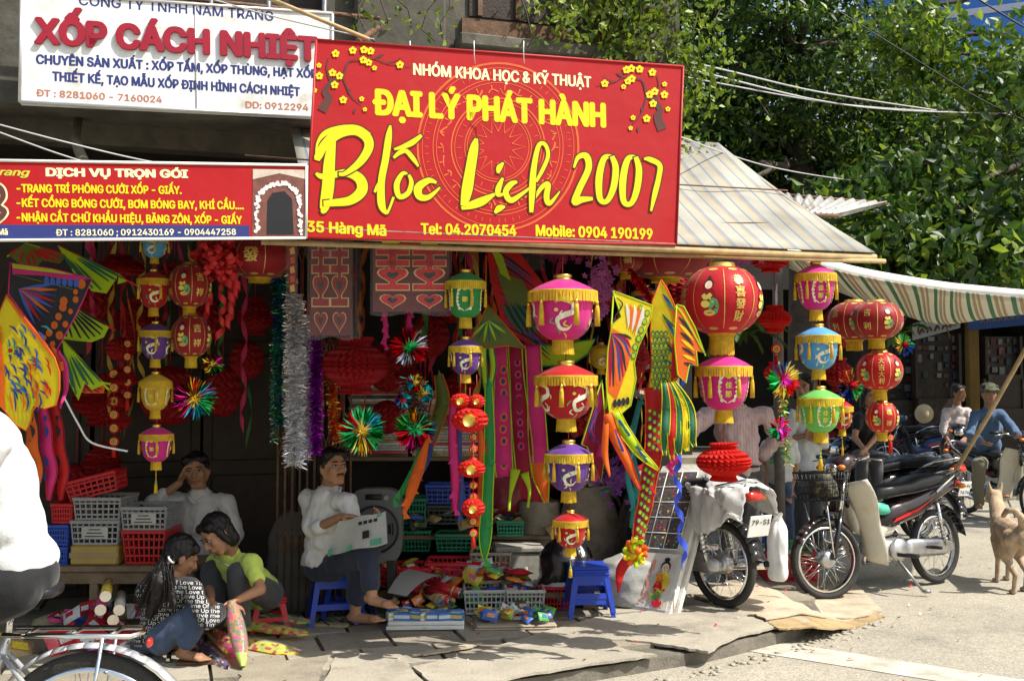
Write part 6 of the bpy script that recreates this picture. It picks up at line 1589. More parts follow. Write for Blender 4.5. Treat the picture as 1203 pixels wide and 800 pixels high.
def basket(name, label, c, w, d, h, m, rot=0., tilt=None, nx=8, nz=4, group=None, taper=.92, cat='basket', panel=None):
 t = thing(name, label, cat, c, tilt if tilt else rot, group); M = MW[t.name]; mb = MB(); mb.M = M
 def wall(Rz, L, D):
  for k in range(nx + 1):
   x = -L / 2 + L * k / nx; mb2.add([M @ (Rz @ V(x * taper - .004, -D / 2 * taper, 0)), M @ (Rz @ V(x * taper + .004, -D / 2 * taper, 0)), M @ (Rz @ V(x + .004, -D / 2, h)), M @ (Rz @ V(x - .004, -D / 2, h)), M @ (Rz @ V(x * taper - .004, -D / 2 * taper + .006, 0)), M @ (Rz @ V(x * taper + .004, -D / 2 * taper + .006, 0)), M @ (Rz @ V(x + .004, -D / 2 + .006, h)), M @ (Rz @ V(x - .004, -D / 2 + .006, h))], [(0, 1, 2, 3), (1, 5, 6, 2), (4, 0, 3, 7), (7, 6, 5, 4)])
  for j in range(1, nz):
   z = h * j / nz; f = taper + (1 - taper) * j / nz
   q = [V(-L / 2 * f, -D / 2 * f + .001, z - .005), V(L / 2 * f, -D / 2 * f + .001, z - .005), V(L / 2 * f, -D / 2 * f + .001, z + .005), V(-L / 2 * f, -D / 2 * f + .001, z + .005)]
   mb2.add([M @ (Rz @ p) for p in q] + [M @ (Rz @ (p + V(0, .004, 0))) for p in q], [(0, 1, 2, 3), (7, 6, 5, 4), (3, 2, 6, 7), (0, 4, 5, 1)])
 mb.box((0, 0, .006), (w * taper, d * taper, .012)); mb.build('base', m, t)
 mb2 = MB()
 for s_ in range(4): wall(Matrix.Rotation(s_ * PI / 2, 3, 'Z'), w if s_ % 2 == 0 else d, d if s_ % 2 == 0 else w)
 mb2.build('lattice', m, t)
 mb = MB(); mb.M = M
 for s_ in range(4):
  L, D = (w, d) if s_ % 2 == 0 else (d, w)
  Rz = Matrix.Rotation(s_ * PI / 2, 3, 'Z'); mb.box(Rz @ V(0, -D / 2, h - .008), (L + .016, .014, .022), Rz, 0, .004)
 mb.build('rim', m, t)
 if panel:
  mb = MB(); mb.M = M; mb.box((0, -d / 2 * .97 - .004, h * .5), (w * .55, .006, h * .5), None, 0, .002); mb.build('label_card', panel, t)
  mb = MB(); mb.M = M
  for j in range(3): mb.box((0, -d / 2 * .97 - .0085, h * (.36 + .14 * j)), (w * (.4 - .08 * j), .002, h * .04))
  mb.build('label_print', m_blk, t)
 return t
FPX_ = FPX
def at(px, py, Z): return W(px, py, Z)
def wz(px, py, Z): return at(px, py, Z)
GB = 'plastic baskets and crates of the stall'
def bpx(name, label, x0, x1, y0, y1, Z, m, d=.3, rot=0., **k):
 """basket seen between these pixels with its front face at depth Z"""
 a = W((x0 + x1) / 2, y1, Z); w = (x1 - x0) * Z / FPX; h = (y1 - y0) * Z / FPX
 return basket(name, label, V(a.x, Z + d / 2, a.z), w, d, h, PL[m] if isinstance(m, str) else m, rot, group=GB, **k)
# left bench with crates
zb = W(150, 664, 6.4).z
bt = thing('low_bench', 'long low wooden bench carrying the crates and baskets', 'bench', V(-2.35, 6.6, FZ))
mb = MB(); mb.box(V(-2.55, 6.6, zb - .02), (1.35, .44, .035), None, 0, .005); mb.build('top', m_oldwood, bt)
mb = MB(); mb.box(V(-2.55, 6.41, zb - .075), (1.3, .02, .07), None, 0, .003); mb.build('apron', m_oldwood, bt)
for x in (-3.15, -2.5, -1.92):
 for y in (6.43, 6.77): mb = MB(); mb.box(V(x, y, (zb + FZ) / 2 - .03), (.05, .05, zb - FZ - .04), None, 0, .004); mb.build('leg', m_oldwood, bt)
m_lab = mat('label_paper', (.45, .44, .4), .7)
Zc = 6.42
bpx('plastic_crate', 'lower grey crate with printed label card on the yellow box', 83, 139, 612, 640, Zc, 'grey', panel=m_lab)
bpx('plastic_crate', 'upper grey crate under the tilted red basket', 86, 141, 585, 611, Zc, 'grey')
bpx('plastic_crate', 'grey crate with white label card on top of the red basket', 142, 195, 596, 623, Zc, 'grey', panel=m_lab)
bpx('plastic_basket', 'red basket on the bench under the labelled grey crate', 143, 193, 624, 663, Zc, 'red', taper=.85)
t = thing('taped_box', 'yellow cardboard box wrapped in shiny brown tape under the grey crates', 'box', W(110, 665, Zc) + V(0, .15, 0)); p = W(110, 664, Zc)
mb = MB(); mb.box(V(p.x, Zc + .15, p.z + .06), (.29, .3, .12), None, 0, .01); mb.build('carton', mat('carton_yellow', (.36, .24, .05), .3, coat=.5), t)
mb = MB(); mb.box(V(p.x, Zc - .002, p.z + .06), (.292, .004, .03)); mb.build('tape', mat('tape_brown', (.3, .2, .07), .2, coat=.6), t)
basket('plastic_basket', 'tilted red basket on top of the upper grey crate', W(106, 583, 6.42) + V(0, .15, .0), .3, .26, .12, PL['red'], tilt=(0, R(-14), .1), group=GB)
bpx('plastic_basket', 'lower blue basket at the end of the bench', 50, 78, 643, 664, Zc, 'blue')
bpx('plastic_basket', 'upper blue basket stacked at the end of the bench', 54, 79, 617, 641, Zc, 'blue')
bpx('plastic_basket', 'deep red basket stacked over the blue ones', 60, 84, 592, 615, Zc, 'red')
# packets
PKC = [mat('packet_%s' % n, c, .25, var=.35, scale=25, coat=.5) for n, c in (('red', (.5, .02, .03)), ('pink', (.65, .08, .25)), ('yellow', (.65, .5, .05)), ('green', (.08, .35, .08)), ('blue', (.06, .14, .45)), ('white', (.6, .6, .58)), ('silver', (.4, .42, .45)), ('orange', (.65, .2, .03)), ('dark', (.06, .05, .05)), ('tan', (.4, .3, .15)))]
PKM = []; PKN = {}
for i, m in enumerate(PKC):
 r2 = random.Random(i); mb = MB();
 def pf(u, v, r2=r2):
  e = (1 - (2 * u - 1) ** 2) * (1 - (2 * v - 1) ** 2); return V((u - .5), (v - .5) * .7, .16 * e ** .5 + .02 * math.sin(u * 20 + i))
 mb.grid(pf, 6, 5); mb.grid(lambda u, v: V((.5 - u), (v - .5) * .7, -.12 * ((1 - (2 * u - 1) ** 2) * (1 - (2 * v - 1) ** 2)) ** .5), 4, 4)
 mb.add([V(-.22, -.12, .178), V(.22, -.12, .178), V(.22, .12, .178), V(-.22, .12, .178)], [(0, 1, 2, 3)], 1)
 PKM.append(mb.mesh('packet', [m, PKC[(i * 3 + 5) % len(PKC)]])); PKN[PKM[-1].name] = ['red', 'pink', 'yellow', 'green', 'blue', 'white', 'silver', 'orange', 'dark', 'tan'][i]
def heap(n, label, group, x0, x1, y0, y1, z0, zh, size=.09, cols=None, seed=1, spread_z=True, up=.35):
 r2 = random.Random(seed)
 for i in range(n):
  x = r2.uniform(x0, x1); y = r2.uniform(y0, y1); f = 1 - ((2 * (x - x0) / (x1 - x0) - 1) ** 2) * .6; z = z0 + .02 + r2.random() * zh * f
  o = bpy.data.objects.new('packet', PKM[r2.choice(cols) if cols else r2.randrange(len(PKM))]); COL.objects.link(o)
  s_ = size * r2.uniform(.7, 1.3); o.scale = (s_, s_, s_); o.location = (x, y, z); o.rotation_euler = (R(r2.uniform(-35, 55)) + up, R(r2.uniform(-30, 30)), r2.uniform(-1.2, 1.2)); tag(o, PKN[o.data.name] + ' ' + label, 'packet', group)
heap(26, 'small wrapped packet in the heap under the crate bench', 'packets under the crate bench', -2.75, -1.7, 5.95, 6.4, FZ, .15, .12, [0, 0, 1, 5, 0, 6, 3], 1)
heap(8, 'flat cardboard packet lying under the bench in the shade', 'flat packs in the shade', -2.9, -2.0, 5.75, 6.0, FZ, .05, .16, [3, 9, 0, 4], 2)
# firework like rolls beside the squatting girl
for i, (x, y, lab) in enumerate(((124, 700, 'roll end with silver cap, topmost of the little pile'), (140, 716, 'roll end with silver cap, middle of the little pile'), (133, 728, 'roll end with silver cap, lowest of the little pile'), (118, 716, 'roll end with silver cap nearest the red packs'))):
 p = W(x, y, 5.95); t = thing('wrapped_roll', lab, 'roll', p, 0, 'rolls beside the squatting girl'); mb = MB(); mb.tube([p, p + V(-.1, .3, .02)], .03, 12); mb.build('paper_tube', PKC[(i * 3 + 2) % 10], t); mb = MB(); mb.tube([p - V(-.002, .006, 0), p + V(-.001, .002, 0)], .031, 12); mb.build('cap', m_chrome, t)
t = thing('paper_sack', 'flattened printed paper sack lying behind the bicycle wheel', 'sack', G(90, 748, FZ), .3)
mb = MB(); p0, p1, p2, p3 = G(30, 752, FZ), G(160, 738, FZ), G(150, 722, FZ), G(40, 730, FZ)
mb.grid(lambda u, v: p0.lerp(p1, u).lerp(p3.lerp(p2, u), v) + V(0, 0, .02 + .07 * math.sin(PI * v) * math.sin(PI * u) ** .3 + .01 * noise.noise(Vector((u * 8, v * 5, 1)))), 20, 8); mb.build('sack_body', mat('sack_paper', (.5, .42, .26), .7, dirt=((.3, .05, .03), .3, 6)), t)
mb = MB(); q0 = p0.lerp(p1, .35) + V(0, 0, .06); mb.grid(lambda u, v: p0.lerp(p1, .3 + .22 * u + .1 * v).lerp(p3.lerp(p2, .3 + .22 * u + .1 * v), v) + V(0, 0, .026 + .07 * math.sin(PI * v) * math.sin(PI * (.3 + .22 * u + .1 * v)) ** .3 + .01 * noise.noise(Vector(((.3 + .22 * u + .1 * v) * 8, v * 5, 1)))), 6, 8); mb.build('blue_stripe', mat('sack_blue', (.04, .08, .3), .6), t)
# wrapped kites on the paving
m_wrap = film('wrap_film', (.9, .9, .9), .1)
def wrapped(label, a, b, w, h, cols, lift=0., seed=1):
 A = G(*a, FZ) + V(0, 0, lift); B = G(*b, FZ) + V(0, 0, lift); t = thing('wrapped_kite', label, 'wrapped kite', (A + B) / 2, 0, 'long kites wrapped in plastic'); r2 = random.Random(seed)
 d = (B - A); s_ = Vector((-d.y, d.x, 0)).normalized()
 if a[1] - b[1] > 60: s_ = V(1, 0, 0)
 mb = MB()
 def fn(u, v):
  k = math.sin(PI * min(max(u * 1.02, .0), 1)) ** .35 * (.6 + .4 * u) * w
  return A.lerp(B, u) + s_ * (v - .5) * k + V(0, 0, h * math.sin(PI * v) * (.5 + .5 * math.sin(PI * u)) + .008 * noise.noise(Vector((u * 14, v * 9, seed))))
 mb.grid(fn, 26, 10)
 for i in range(len(mb.mi)):
  uu = (i % 26) / 26; vv = (i // 26) / 10; q = noise.noise(Vector((uu * 5 + vv * 3, vv * 5 - uu * 2, seed * 3))); mb.mi[i] = int(abs(q) * 3.2 * len(cols)) % len(cols)
 mb.build('folded_kite', [KC[c] for c in cols], t)
 mb = MB(); mb.grid(lambda u, v: fn(u * .98 + .01, v) + V(0, 0, .006) + s_ * (v - .5) * .02, 26, 10); mb.build('plastic_wrap', m_wrap, t)
wrapped('wrapped red and yellow kite lying flat toward the blue stools', (245, 738), (362, 752), .14, .04, ['lime', 'orange', 'yellow', 'red'], .03, 1)
wrapped('wrapped green and red kite at the top of the fanned pile', (250, 732), (366, 742), .12, .04, ['green', 'red', 'lime', 'black'], .05, 2)
wrapped('wrapped yellow kite lowest in the fanned pile', (262, 752), (350, 768), .16, .04, ['yellow', 'lime', 'red'], .0, 3)
wrapped('wrapped dark kite under the crossing red one', (226, 752), (268, 786), .09, .04, ['navy', 'crimson', 'black', 'white'], .0, 4)
wrapped('wrapped red kite lying steeply beside the lime one', (240, 740), (286, 782), .12, .05, ['red', 'pink', 'lime', 'orange'], .03, 5)
# goods trays in front
def tray(label, x0, x1, yb, d, Z=None, rot=0., th=.035, m=None, n=2):
 a = G((x0 + x1) / 2, yb, FZ); w = (x1 - x0) * a.y / FPX; t = thing('foam_tray', label, 'tray', (a.x, a.y + d / 2, FZ), rot); M = MW[t.name]
 for k in range(n): mb = MB(); mb.M = M; mb.box((.006 * k, 0, th * (k + .5) + .002 * k), (w - .01 * k, d, th), None, 0, .005); mb.build('foam_sheet', m or mat('foam_white', (.72, .71, .66), .7, bump=.3, bscale=140), t)
 return t, a, w, FZ + n * (th + .002)
T1, a1, w1, z1 = tray('double white foam tray of little blue and yellow boxes', 452, 543, 740, .34, rot=.05, th=.024)
T2, a2, w2, z2 = tray('thin board tray of small bagged toys before the open grey crates', 556, 652, 740, .26, rot=.08, th=.012, m=m_ply)
CB = [mat('box_' + n, c, .5) for n, c in (('blue', (.08, .2, .5)), ('pale', (.6, .68, .72)), ('yellow', (.65, .55, .12)))]
r2 = random.Random(6)
bm_ = []
for i in range(3):
 mb = MB(); mb.box((0, 0, .021), (.1, .045, .042), None, 0, .002); mb.box((0, 0, .0215), (.094, .0468, .02), None, 1); mb.box((0, 0, .0425), (.06, .03, .002), None, 2); bm_.append(mb.mesh('carton', [CB[i % 2], CB[2 if i != 2 else 1], CB[(i + 1) % 3]]))
for i in range(16):
 row = i // 7; col = i % 7; x = a1.x - w1 / 2 + .05 + col * (w1 - .1) / 6 + r2.uniform(-.01, .01); y = a1.y + .05 + row * .07 + r2.uniform(-.01, .01)
 o = bpy.data.objects.new('small_carton', bm_[r2.randrange(3)]); COL.objects.link(o); o.location = (x, y, z1); o.rotation_euler = (0, 0, r2.uniform(-.9, .9)); tag(o, 'little blue and yellow carton standing on the foam tray', 'carton', 'cartons on the foam tray')
heap(12, 'small packet behind the cartons on the foam tray', 'packets on the foam tray', a1.x - w1 / 2, a1.x + w1 / 2 - .08, a1.y + .22, a1.y + .34, z1, .05, .08, None, 11)
heap(50, 'small bagged toy on the thin board tray', 'bagged toys on the board tray', a2.x - w2 / 2 + .03, a2.x + w2 / 2 - .03, a2.y + .02, a2.y + .24, z2, .05, .075, [3, 6, 4, 3, 5, 8, 2], 12)
# red and gold tubes under a newspaper
for i, (a, b, r, lab) in enumerate((((520, 706), (480, 684), 7, 'gold and brown cardboard tube pointing out from the newspaper'), ((505, 698), (470, 690), 6, 'red cardboard tube half under the newspaper'), ((541, 697), (505, 690), 6.5, 'red cardboard tube with silver end beside the gold one'), ((530, 707), (500, 696), 5.5, 'short dark red tube under the gold one'))):
 A = G(*a, .22); B = G(*b, .26) + V(0, .1, 0); t = thing('cardboard_tube', lab, 'tube', A, 0, 'red and gold tubes on the goods'); mb = MB(); mb.tube([A, B], r * A.y / FPX, 14); mb.build('sleeve', PKC[9] if i == 0 else PKC[0], t); dd = (A - B).normalized(); mb = MB(); mb.tube([A - dd * .002, A + dd * .005], r * A.y / FPX * 1.03, 14); mb.build('end_cap', m_chrome, t); mb = MB(); mb.tube([A - dd * .06, A - dd * .045], r * A.y / FPX * 1.02, 14); mb.build('gold_band', m_goldp, t)
def paper_mat():
 m = mat('newsprint', (.55, .56, .52), .8, var=.05, trans=.25)
 N = m.node_tree.nodes; L = m.node_tree.links; p = [n for n in N if n.type == 'BSDF_PRINCIPLED'][0]; src = p.inputs['Base Color'].links[0].from_socket
 uvn = N.new('ShaderNodeUVMap'); br = N.new('ShaderNodeTexBrick'); br.inputs['Scale'].default_value = 1; br.inputs['Brick Width'].default_value = .17; br.inputs['Row Height'].default_value = .011; br.inputs['Mortar Size'].default_value = .0035; br.offset = 0
 br.inputs['Color1'].default_value = (.3, .3, .3, 1); br.inputs['Color2'].default_value = (.5, .5, .5, 1); br.inputs['Mortar'].default_value = (1, 1, 1, 1); L.new(uvn.outputs[0], br.inputs[0])
 nz = N.new('ShaderNodeTexNoise'); nz.inputs['Scale'].default_value = 90; L.new(uvn.outputs[0], nz.inputs[0])
 x = N.new('ShaderNodeMix'); x.data_type = 'RGBA'; x.blend_type = 'MULTIPLY'; x.inputs[0].default_value = .75; L.new(src, x.inputs[6]); L.new(br.outputs[0], x.inputs[7]); L.new(x.outputs[2], p.inputs['Base Color'])
 return m
m_news = paper_mat()
def news(mb_fn, nu, nv, name, parent=None, label=None, cat=None, prints=()):
 mb = MB(); mb.grid(mb_fn, nu, nv); o = mb.build(name, m_news, parent)
 uvl = o.data.uv_layers.new(name='UVMap')
 W1 = nu + 1
 for lp in o.data.loops: i = lp.vertex_index; uvl.data[lp.index].uv = ((i % W1) / nu, (i // W1) / nv)
 if label: tag(o, label, cat)
 return o
A, B, Cc, D = W(455, 696, 6.55), W(478, 700, 6.5), W(518, 676, 6.75), W(480, 668, 6.9)
news(lambda u, v: A.lerp(B, u).lerp(D.lerp(Cc, u), v) + V(0, 0, .03 * math.sin(PI * v)), 10, 10, 'newspaper', None, 'sheet of newspaper draped over the cardboard tubes', 'newspaper')
# raised platform and back shelves
plt = thing('low_platform', 'low plank platform under the heaped sweets and baskets', 'platform', V(-.25, 7.3, FZ))
for k in range(4): mb = MB(); mb.box(V(-.25, 6.98 + k * .2, .19), (1.75, .19, .03), None, 0, .004); mb.build('plank', m_oldwood, plt)
for x in (-1.0, .5): mb = MB(); mb.box(V(x, 7.3, .132), (.08, .7, .08), None, 0, .004); mb.build('bearer', m_oldwood, plt)
sh = thing('stepped_shelf', 'dark wooden shelf unit with stacked papers at the back of the stall', 'shelf', V(-.6, 7.9, FZ))
for (z, y, x0, x1) in ((.46, 7.75, -1.1, .6), (1.0, 7.95, -1.25, -.2)):
 mb = MB(); mb.box(V((x0 + x1) / 2, y, z), (x1 - x0, .38, .03), None, 0, .004); mb.build('board', m_oldwood, sh)
for x in (-1.22, -.22, .58): mb = MB(); mb.box(V(x, 8.1, .6), (.05, .05, 1.05), None, 0, .004); mb.build('upright', m_wood, sh); mb = MB(); mb.box(V(x, 7.62, .26), (.05, .05, .36), None, 0, .004); mb.build('upright', m_wood, sh)
for (x0, x1, n_) in ((-1.2, -.75, 26), (-.74, -.24, 24)):
 t = thing('paper_stack', 'tall stack of printed sheets behind the large dark honeycomb ball' if x0 < -1 else 'tall stack of printed sheets behind the foil wheels', 'paper stack', V((x0 + x1) / 2, 7.95, 1.016)); r2 = random.Random(n_)
 for k in range(n_): mb = MB(); mb.box(V((x0 + x1) / 2 + r2.uniform(-.012, .012), 7.93 + r2.uniform(-.01, .01), 1.016 + .02 * k + .01), (x1 - x0 - .02, .3, .017), r2.uniform(-.02, .02)); mb.build('sheet_bundle', PKC[r2.choice([5, 9, 9, 0, 8, 6])], t)
bpx('plastic_basket', 'red tray basket beside the reader\'s bare foot', 446, 502, 668, 690, 6.95, 'red', d=.3, nx=10, nz=3)
bpx('plastic_basket', 'red tray basket behind the grey crates', 500, 556, 662, 684, 7.05, 'red', d=.3, nx=10, nz=3)
bpx('plastic_basket', 'beige open crate behind the heap of sweets', 553, 600, 650, 684, 7.2, mat('plastic_beige', (.35, .3, .22), .5), d=.3, nx=8, nz=3)
bpx('plastic_basket', 'tall green basket beside the grey fan', 470, 500, 586, 616, 7.6, 'green', d=.25)
bpx('plastic_basket', 'green basket on the shelf behind the red trays', 470, 505, 624, 648, 7.58, 'green', d=.25)
bpx('plastic_basket', 'blue basket at the back of the shelf', 500, 552, 570, 592, 7.62, 'blue', d=.25)
bpx('plastic_basket', 'dark green basket full of packets on the shelf', 502, 556, 594, 616, 7.6, 'dark', d=.25)
bpx('plastic_basket', 'wide green bowl basket under the dark one', 512, 560, 628, 648, 7.5, 'green', d=.25)
bpx('plastic_basket', 'green basket beside the tissue ball chain', 584, 615, 612, 630, 7.5, 'green', d=.25)
heap(16, 'packet of sweets in the red trays', 'sweets in the red trays', -.92, -.25, 6.98, 7.25, .25, .08, .12, [0, 0, 1, 7, 0, 2], 21)
heap(38, 'shiny packet in the heap behind the open grey crates', 'heap of shiny packets', -.5, .12, 6.95, 7.25, .22, .12, .12, [1, 2, 0, 5, 3, 6, 7], 22)
heap(18, 'packet in the baskets on the back shelf', 'packets on the back shelf', -.85, .1, 7.55, 7.75, .52, .12, .1, [9, 8, 5, 9, 4], 23)
heap(8, 'dim packet on the highest back shelf', 'packets on the back shelf top', -.5, .5, 7.6, 7.8, .48, .1, .12, [8, 0, 9, 4], 24)
for i, (x0, x1, lab) in enumerate(((544, 592, 'open light grey crate of green packets, nearer the tubes'), (594, 638, 'open light grey crate of green packets, nearer the blue stools'))):
 bpx('plastic_crate', lab, x0, x1, 694, 722, 6.75 - .0 * i, mat('plastic_pale', (.42, .42, .4), .4), d=.32, rot=.06, nx=9, nz=4)
heap(26, 'packet inside the light grey crates', 'packets in the light grey crates', -.28, .18, 6.8, 7.02, FZ + .02, .1, .1, [3, 4, 3, 5, 2], 25)
bpx('plastic_basket', 'small red box basket against the blue stools', 634, 668, 690, 716, 6.9, 'red', d=.2)
heap(6, 'packet peeping from the small red box', 'packets in the small red box', .2, .34, 6.93, 7.05, .2, .04, .09, [5, 6, 0], 26)
t = thing('foam_box', 'dirty white foam box behind the black bag', 'box', W(608, 690, 7.3)); p = W(608, 690, 7.3); mb = MB(); mb.box(V(p.x, 7.45, .09 + .15), (.32, .3, .3), .1, 0, .015); mb.build('body', mat('foam_dirty', (.32, .31, .27), .8, dirt=((.15, .13, .1), .4, 5)), t); mb = MB(); mb.box(V(p.x, 7.45, .415), (.34, .32, .04), .1, 0, .01); mb.build('lid', MATS['foam_dirty'], t)
# bags and sacks
def bag(name, label, c, r, h, m, seed=1, top=.3, crump=.06, cat='bag', n=26, nz=16, neck=False):
 t = thing(name, label, cat, c); mb = MB(); q = [(0, 0), (.7, .0), (.95, .06), (1, .2), (.98, .45), (.9, .7), (.75 if not neck else .5, .88), (top, 1.0 if not neck else .93)] + ([(top * 1.3, 1.0)] if neck else [(top * .8, .99), (0, .93)])
 s_ = spline(q, 4); vs = []; n_ = len(s_)
 for j, (a, b) in enumerate(s_):
  for k in range(n):
   th = 2 * PI * k / n; d = V(math.cos(th), math.sin(th), 0); nn = noise.noise(Vector((math.cos(th) * 1.5, math.sin(th) * 1.5, b * 2 + seed * 7))) * 1.6 + noise.noise(Vector((math.cos(th) * 5, math.sin(th) * 5, b * 6 + seed))) * .8
   rr_ = max(a, 0) * (1 + crump * 2 * nn); vs.append(Vector(c) + V(d.x * rr_ * r[0], d.y * rr_ * r[1], max(b * h + crump * .5 * h * nn * (1 if b > .1 else 0), 0)))
 mb.add(vs, [(j * n + k, j * n + (k + 1) % n, (j + 1) * n + (k + 1) % n, (j + 1) * n + k) for j in range(n_ - 1) for k in range(n)], 0, True); mb.build('bag_body', m, t); return t
m_bin = mat('bin_bag', (.012, .012, .014), .22, bump=.8, bscale=18, coat=.4); m_burlap = mat('woven_sack', (.3, .26, .2), .85, var=.2, bump=.5, bscale=160, dirt=((.14, .11, .08), .4, 5)); m_whbag = mat('white_bag', (.6, .6, .58), .4, bump=.8, bscale=16, trans=.2)
bag('rubbish_bag', 'black bin bag leaning against the blue stools', V(.34, 7.08, FZ), (.19, .16), .47, m_bin, 1, .2, .08, neck=True)
bag('woven_sack', 'tall woven sack of toys behind the red lantern chain', V(.58, 7.75, FZ), (.26, .22), .72, m_burlap, 2, .75, .04)
bag('woven_sack', 'second woven sack standing behind the black bag', V(.2, 7.8, FZ), (.22, .2), .6, m_burlap, 3, .7, .05)
heap(20, 'toy packet heaped on top of the woven sack', 'packets on the woven sack', .4, .76, 7.6, 7.85, .76, .14, .11, None, 27)
bag('plastic_bag', 'grey white plastic bag between the stools and the display panel', V(.78, 7.1, FZ), (.2, .16), .32, mat('grey_bag', (.34, .34, .32), .4, bump=.8, bscale=14, trans=.1), 4, .3, .08)
bag('woven_sack', 'dirty printed sack slumped behind the seated reader', V(-1.36, 6.95, FZ), (.24, .2), .62, mat('sack_grey', (.12, .11, .1), .85, bump=.5, bscale=90), 5, .5, .06)
bag('red_bag', 'big dark red plastic bag behind the hanging kite tails', V(-.02, 8.0, .48), (.3, .22), .7, mat('red_bag', (.22, .01, .02), .3, bump=.7, bscale=16, coat=.3), 6, .5, .06)
bag('cloth_bundle', 'dark bundle at the foot of the display panel', V(.92, 7.35, FZ), (.2, .2), .75, m_bin, 7, .5, .05)
# goods wall: hung packets on the side wall and back wall
heap(32, 'dim toy packet hung on the back of the stall', 'packets hung in the back', -.2, .9, 8.05, 8.25, .95, 1.2, .15, [8, 0, 4, 9, 6, 1, 2, 3], 31, up=1.2)
heap(20, 'toy packet hung near the tall sack', 'packets hung near the sack', .85, 1.2, 6.9, 8.1, .7, 1.4, .13, [8, 0, 4, 5, 6, 1, 2], 32, up=1.2)
# stools
stool(390, 729, 'blue stool under the man reading the newspaper', PL['stool_blue'], .3, .3, .25)
stool(409, 724, 'second blue stool tucked beside the reader\'s leg', PL['stool_blue'], .28, .27, -.1)
ts = stool(691, 721, 'bottom blue stool of the stack by the display panel', PL['stool_blue'], .3, .28, .1)
c_ = copy_tree(ts, (ts.location.x, ts.location.y, ts.location.z + .035), .1, 'top blue stool of the stack by the display panel')
stool(316, 738, 'small red stool under the woman in the lime shirt', PL['red'], .24, .2, .3)
stool(918, 640, 'blue stool behind the white plastic covered motorbike', PL['stool_blue'], .28, .3, .1)
bpx('plastic_basket', 'red basket of wares behind the motorbike wheel', 900, 962, 655, 684, 7.9, 'red', d=.3, nx=9, nz=4)
heap(18, 'packet piled over the red basket behind the wheel', 'packets over the far red basket', 1.95, 2.3, 7.92, 8.15, .2, .14, .12, [1, 5, 3, 0, 9, 6], 33)
t = thing('red_bucket', 'tiny red bucket standing on the road across the street', 'bucket', G(980, 534, .12)); p = G(980, 534, 0); mb = MB(); mb.lathe([(.14, 0), (.2, .38), (.19, .38), (.13, .02), (0, .02)], 16, p + V(0, 0, .125)); mb.build('shell', PL['red'], t); mb = MB(); mb.lathe([(.2, .37), (.215, .38), (.2, .39)], 16, p + V(0, 0, .125)); mb.build('rim', PL['red'], t)
# fan
def fan():
 c = W(441, 618, 6.75); t = thing('box_fan', 'big grey box fan behind the open newspaper', 'fan', (c.x, c.y, FZ)); Rw, Rh, D = .165, .235, .12
 pts = [(c.x + Rw * sx * (abs(math.cos(a)) ** .45), c.z + Rh * (abs(math.sin(a)) ** .45) * sy) for a, sx, sy in [(2 * PI * i / 32, 1 if math.cos(2 * PI * i / 32) >= 0 else -1, 1 if math.sin(2 * PI * i / 32) >= 0 else -1) for i in range(32)]]
 mb = MB(); mg = mat('fan_grey', (.13, .135, .135), .4, var=.1); mb.prism([V(x, c.y, z) for x, z in pts], (0, D, 0)); mb.build('housing', mg, t)
 Mx = Matrix.Rotation(PI / 2, 3, 'X'); mb = MB(); mb.lathe([(.15, 0), (.152, .014), (.142, .016), (.138, 0)], 32, V(c.x, c.y - .001, c.z - .02), Mx); mb.build('ring', m_blk, t)
 mb = MB()
 for r in (.03, .055, .08, .105, .125): mb.tube([V(c.x + r * math.cos(a), c.y - .014, c.z - .02 + r * math.sin(a)) for a in [2 * PI * i / 28 for i in range(29)]], .0022, 4)
 mb.build('grille', mg, t)
 for k in range(5):
  mb = MB(); a = 2 * PI * k / 5; mb.add([V(c.x + r * math.cos(a + w), c.y - .004 - .006 * (w > 0), c.z - .02 + r * math.sin(a + w)) for r, w in ((.02, -.5), (.12, -.3), (.12, .35), (.02, .5))], [(0, 1, 2, 3)]); mb.build('blade', m_blk, t)
 mb = MB(); mb.tube([V(c.x - .06, c.y - .004, c.z + Rh * .78), V(c.x + .04, c.y - .004, c.z + Rh * .78)], .018, 8); mb.build('handle_recess', m_blk, t)
 mb = MB(); mb.tube([V(c.x + .07, c.y, c.z + .18), V(c.x + .07, c.y - .014, c.z + .18)], .016, 12); mb.build('knob', m_grey, t)
 for s_ in (-1, 1): mb = MB(); mb.box(V(c.x + s_ * .1, c.y + .06, (FZ + c.z - Rh) / 2 + .01), (.05, .16, max(c.z - Rh - FZ, .02) + .02), None, 0, .004); mb.build('foot', m_blk, t)
fan()
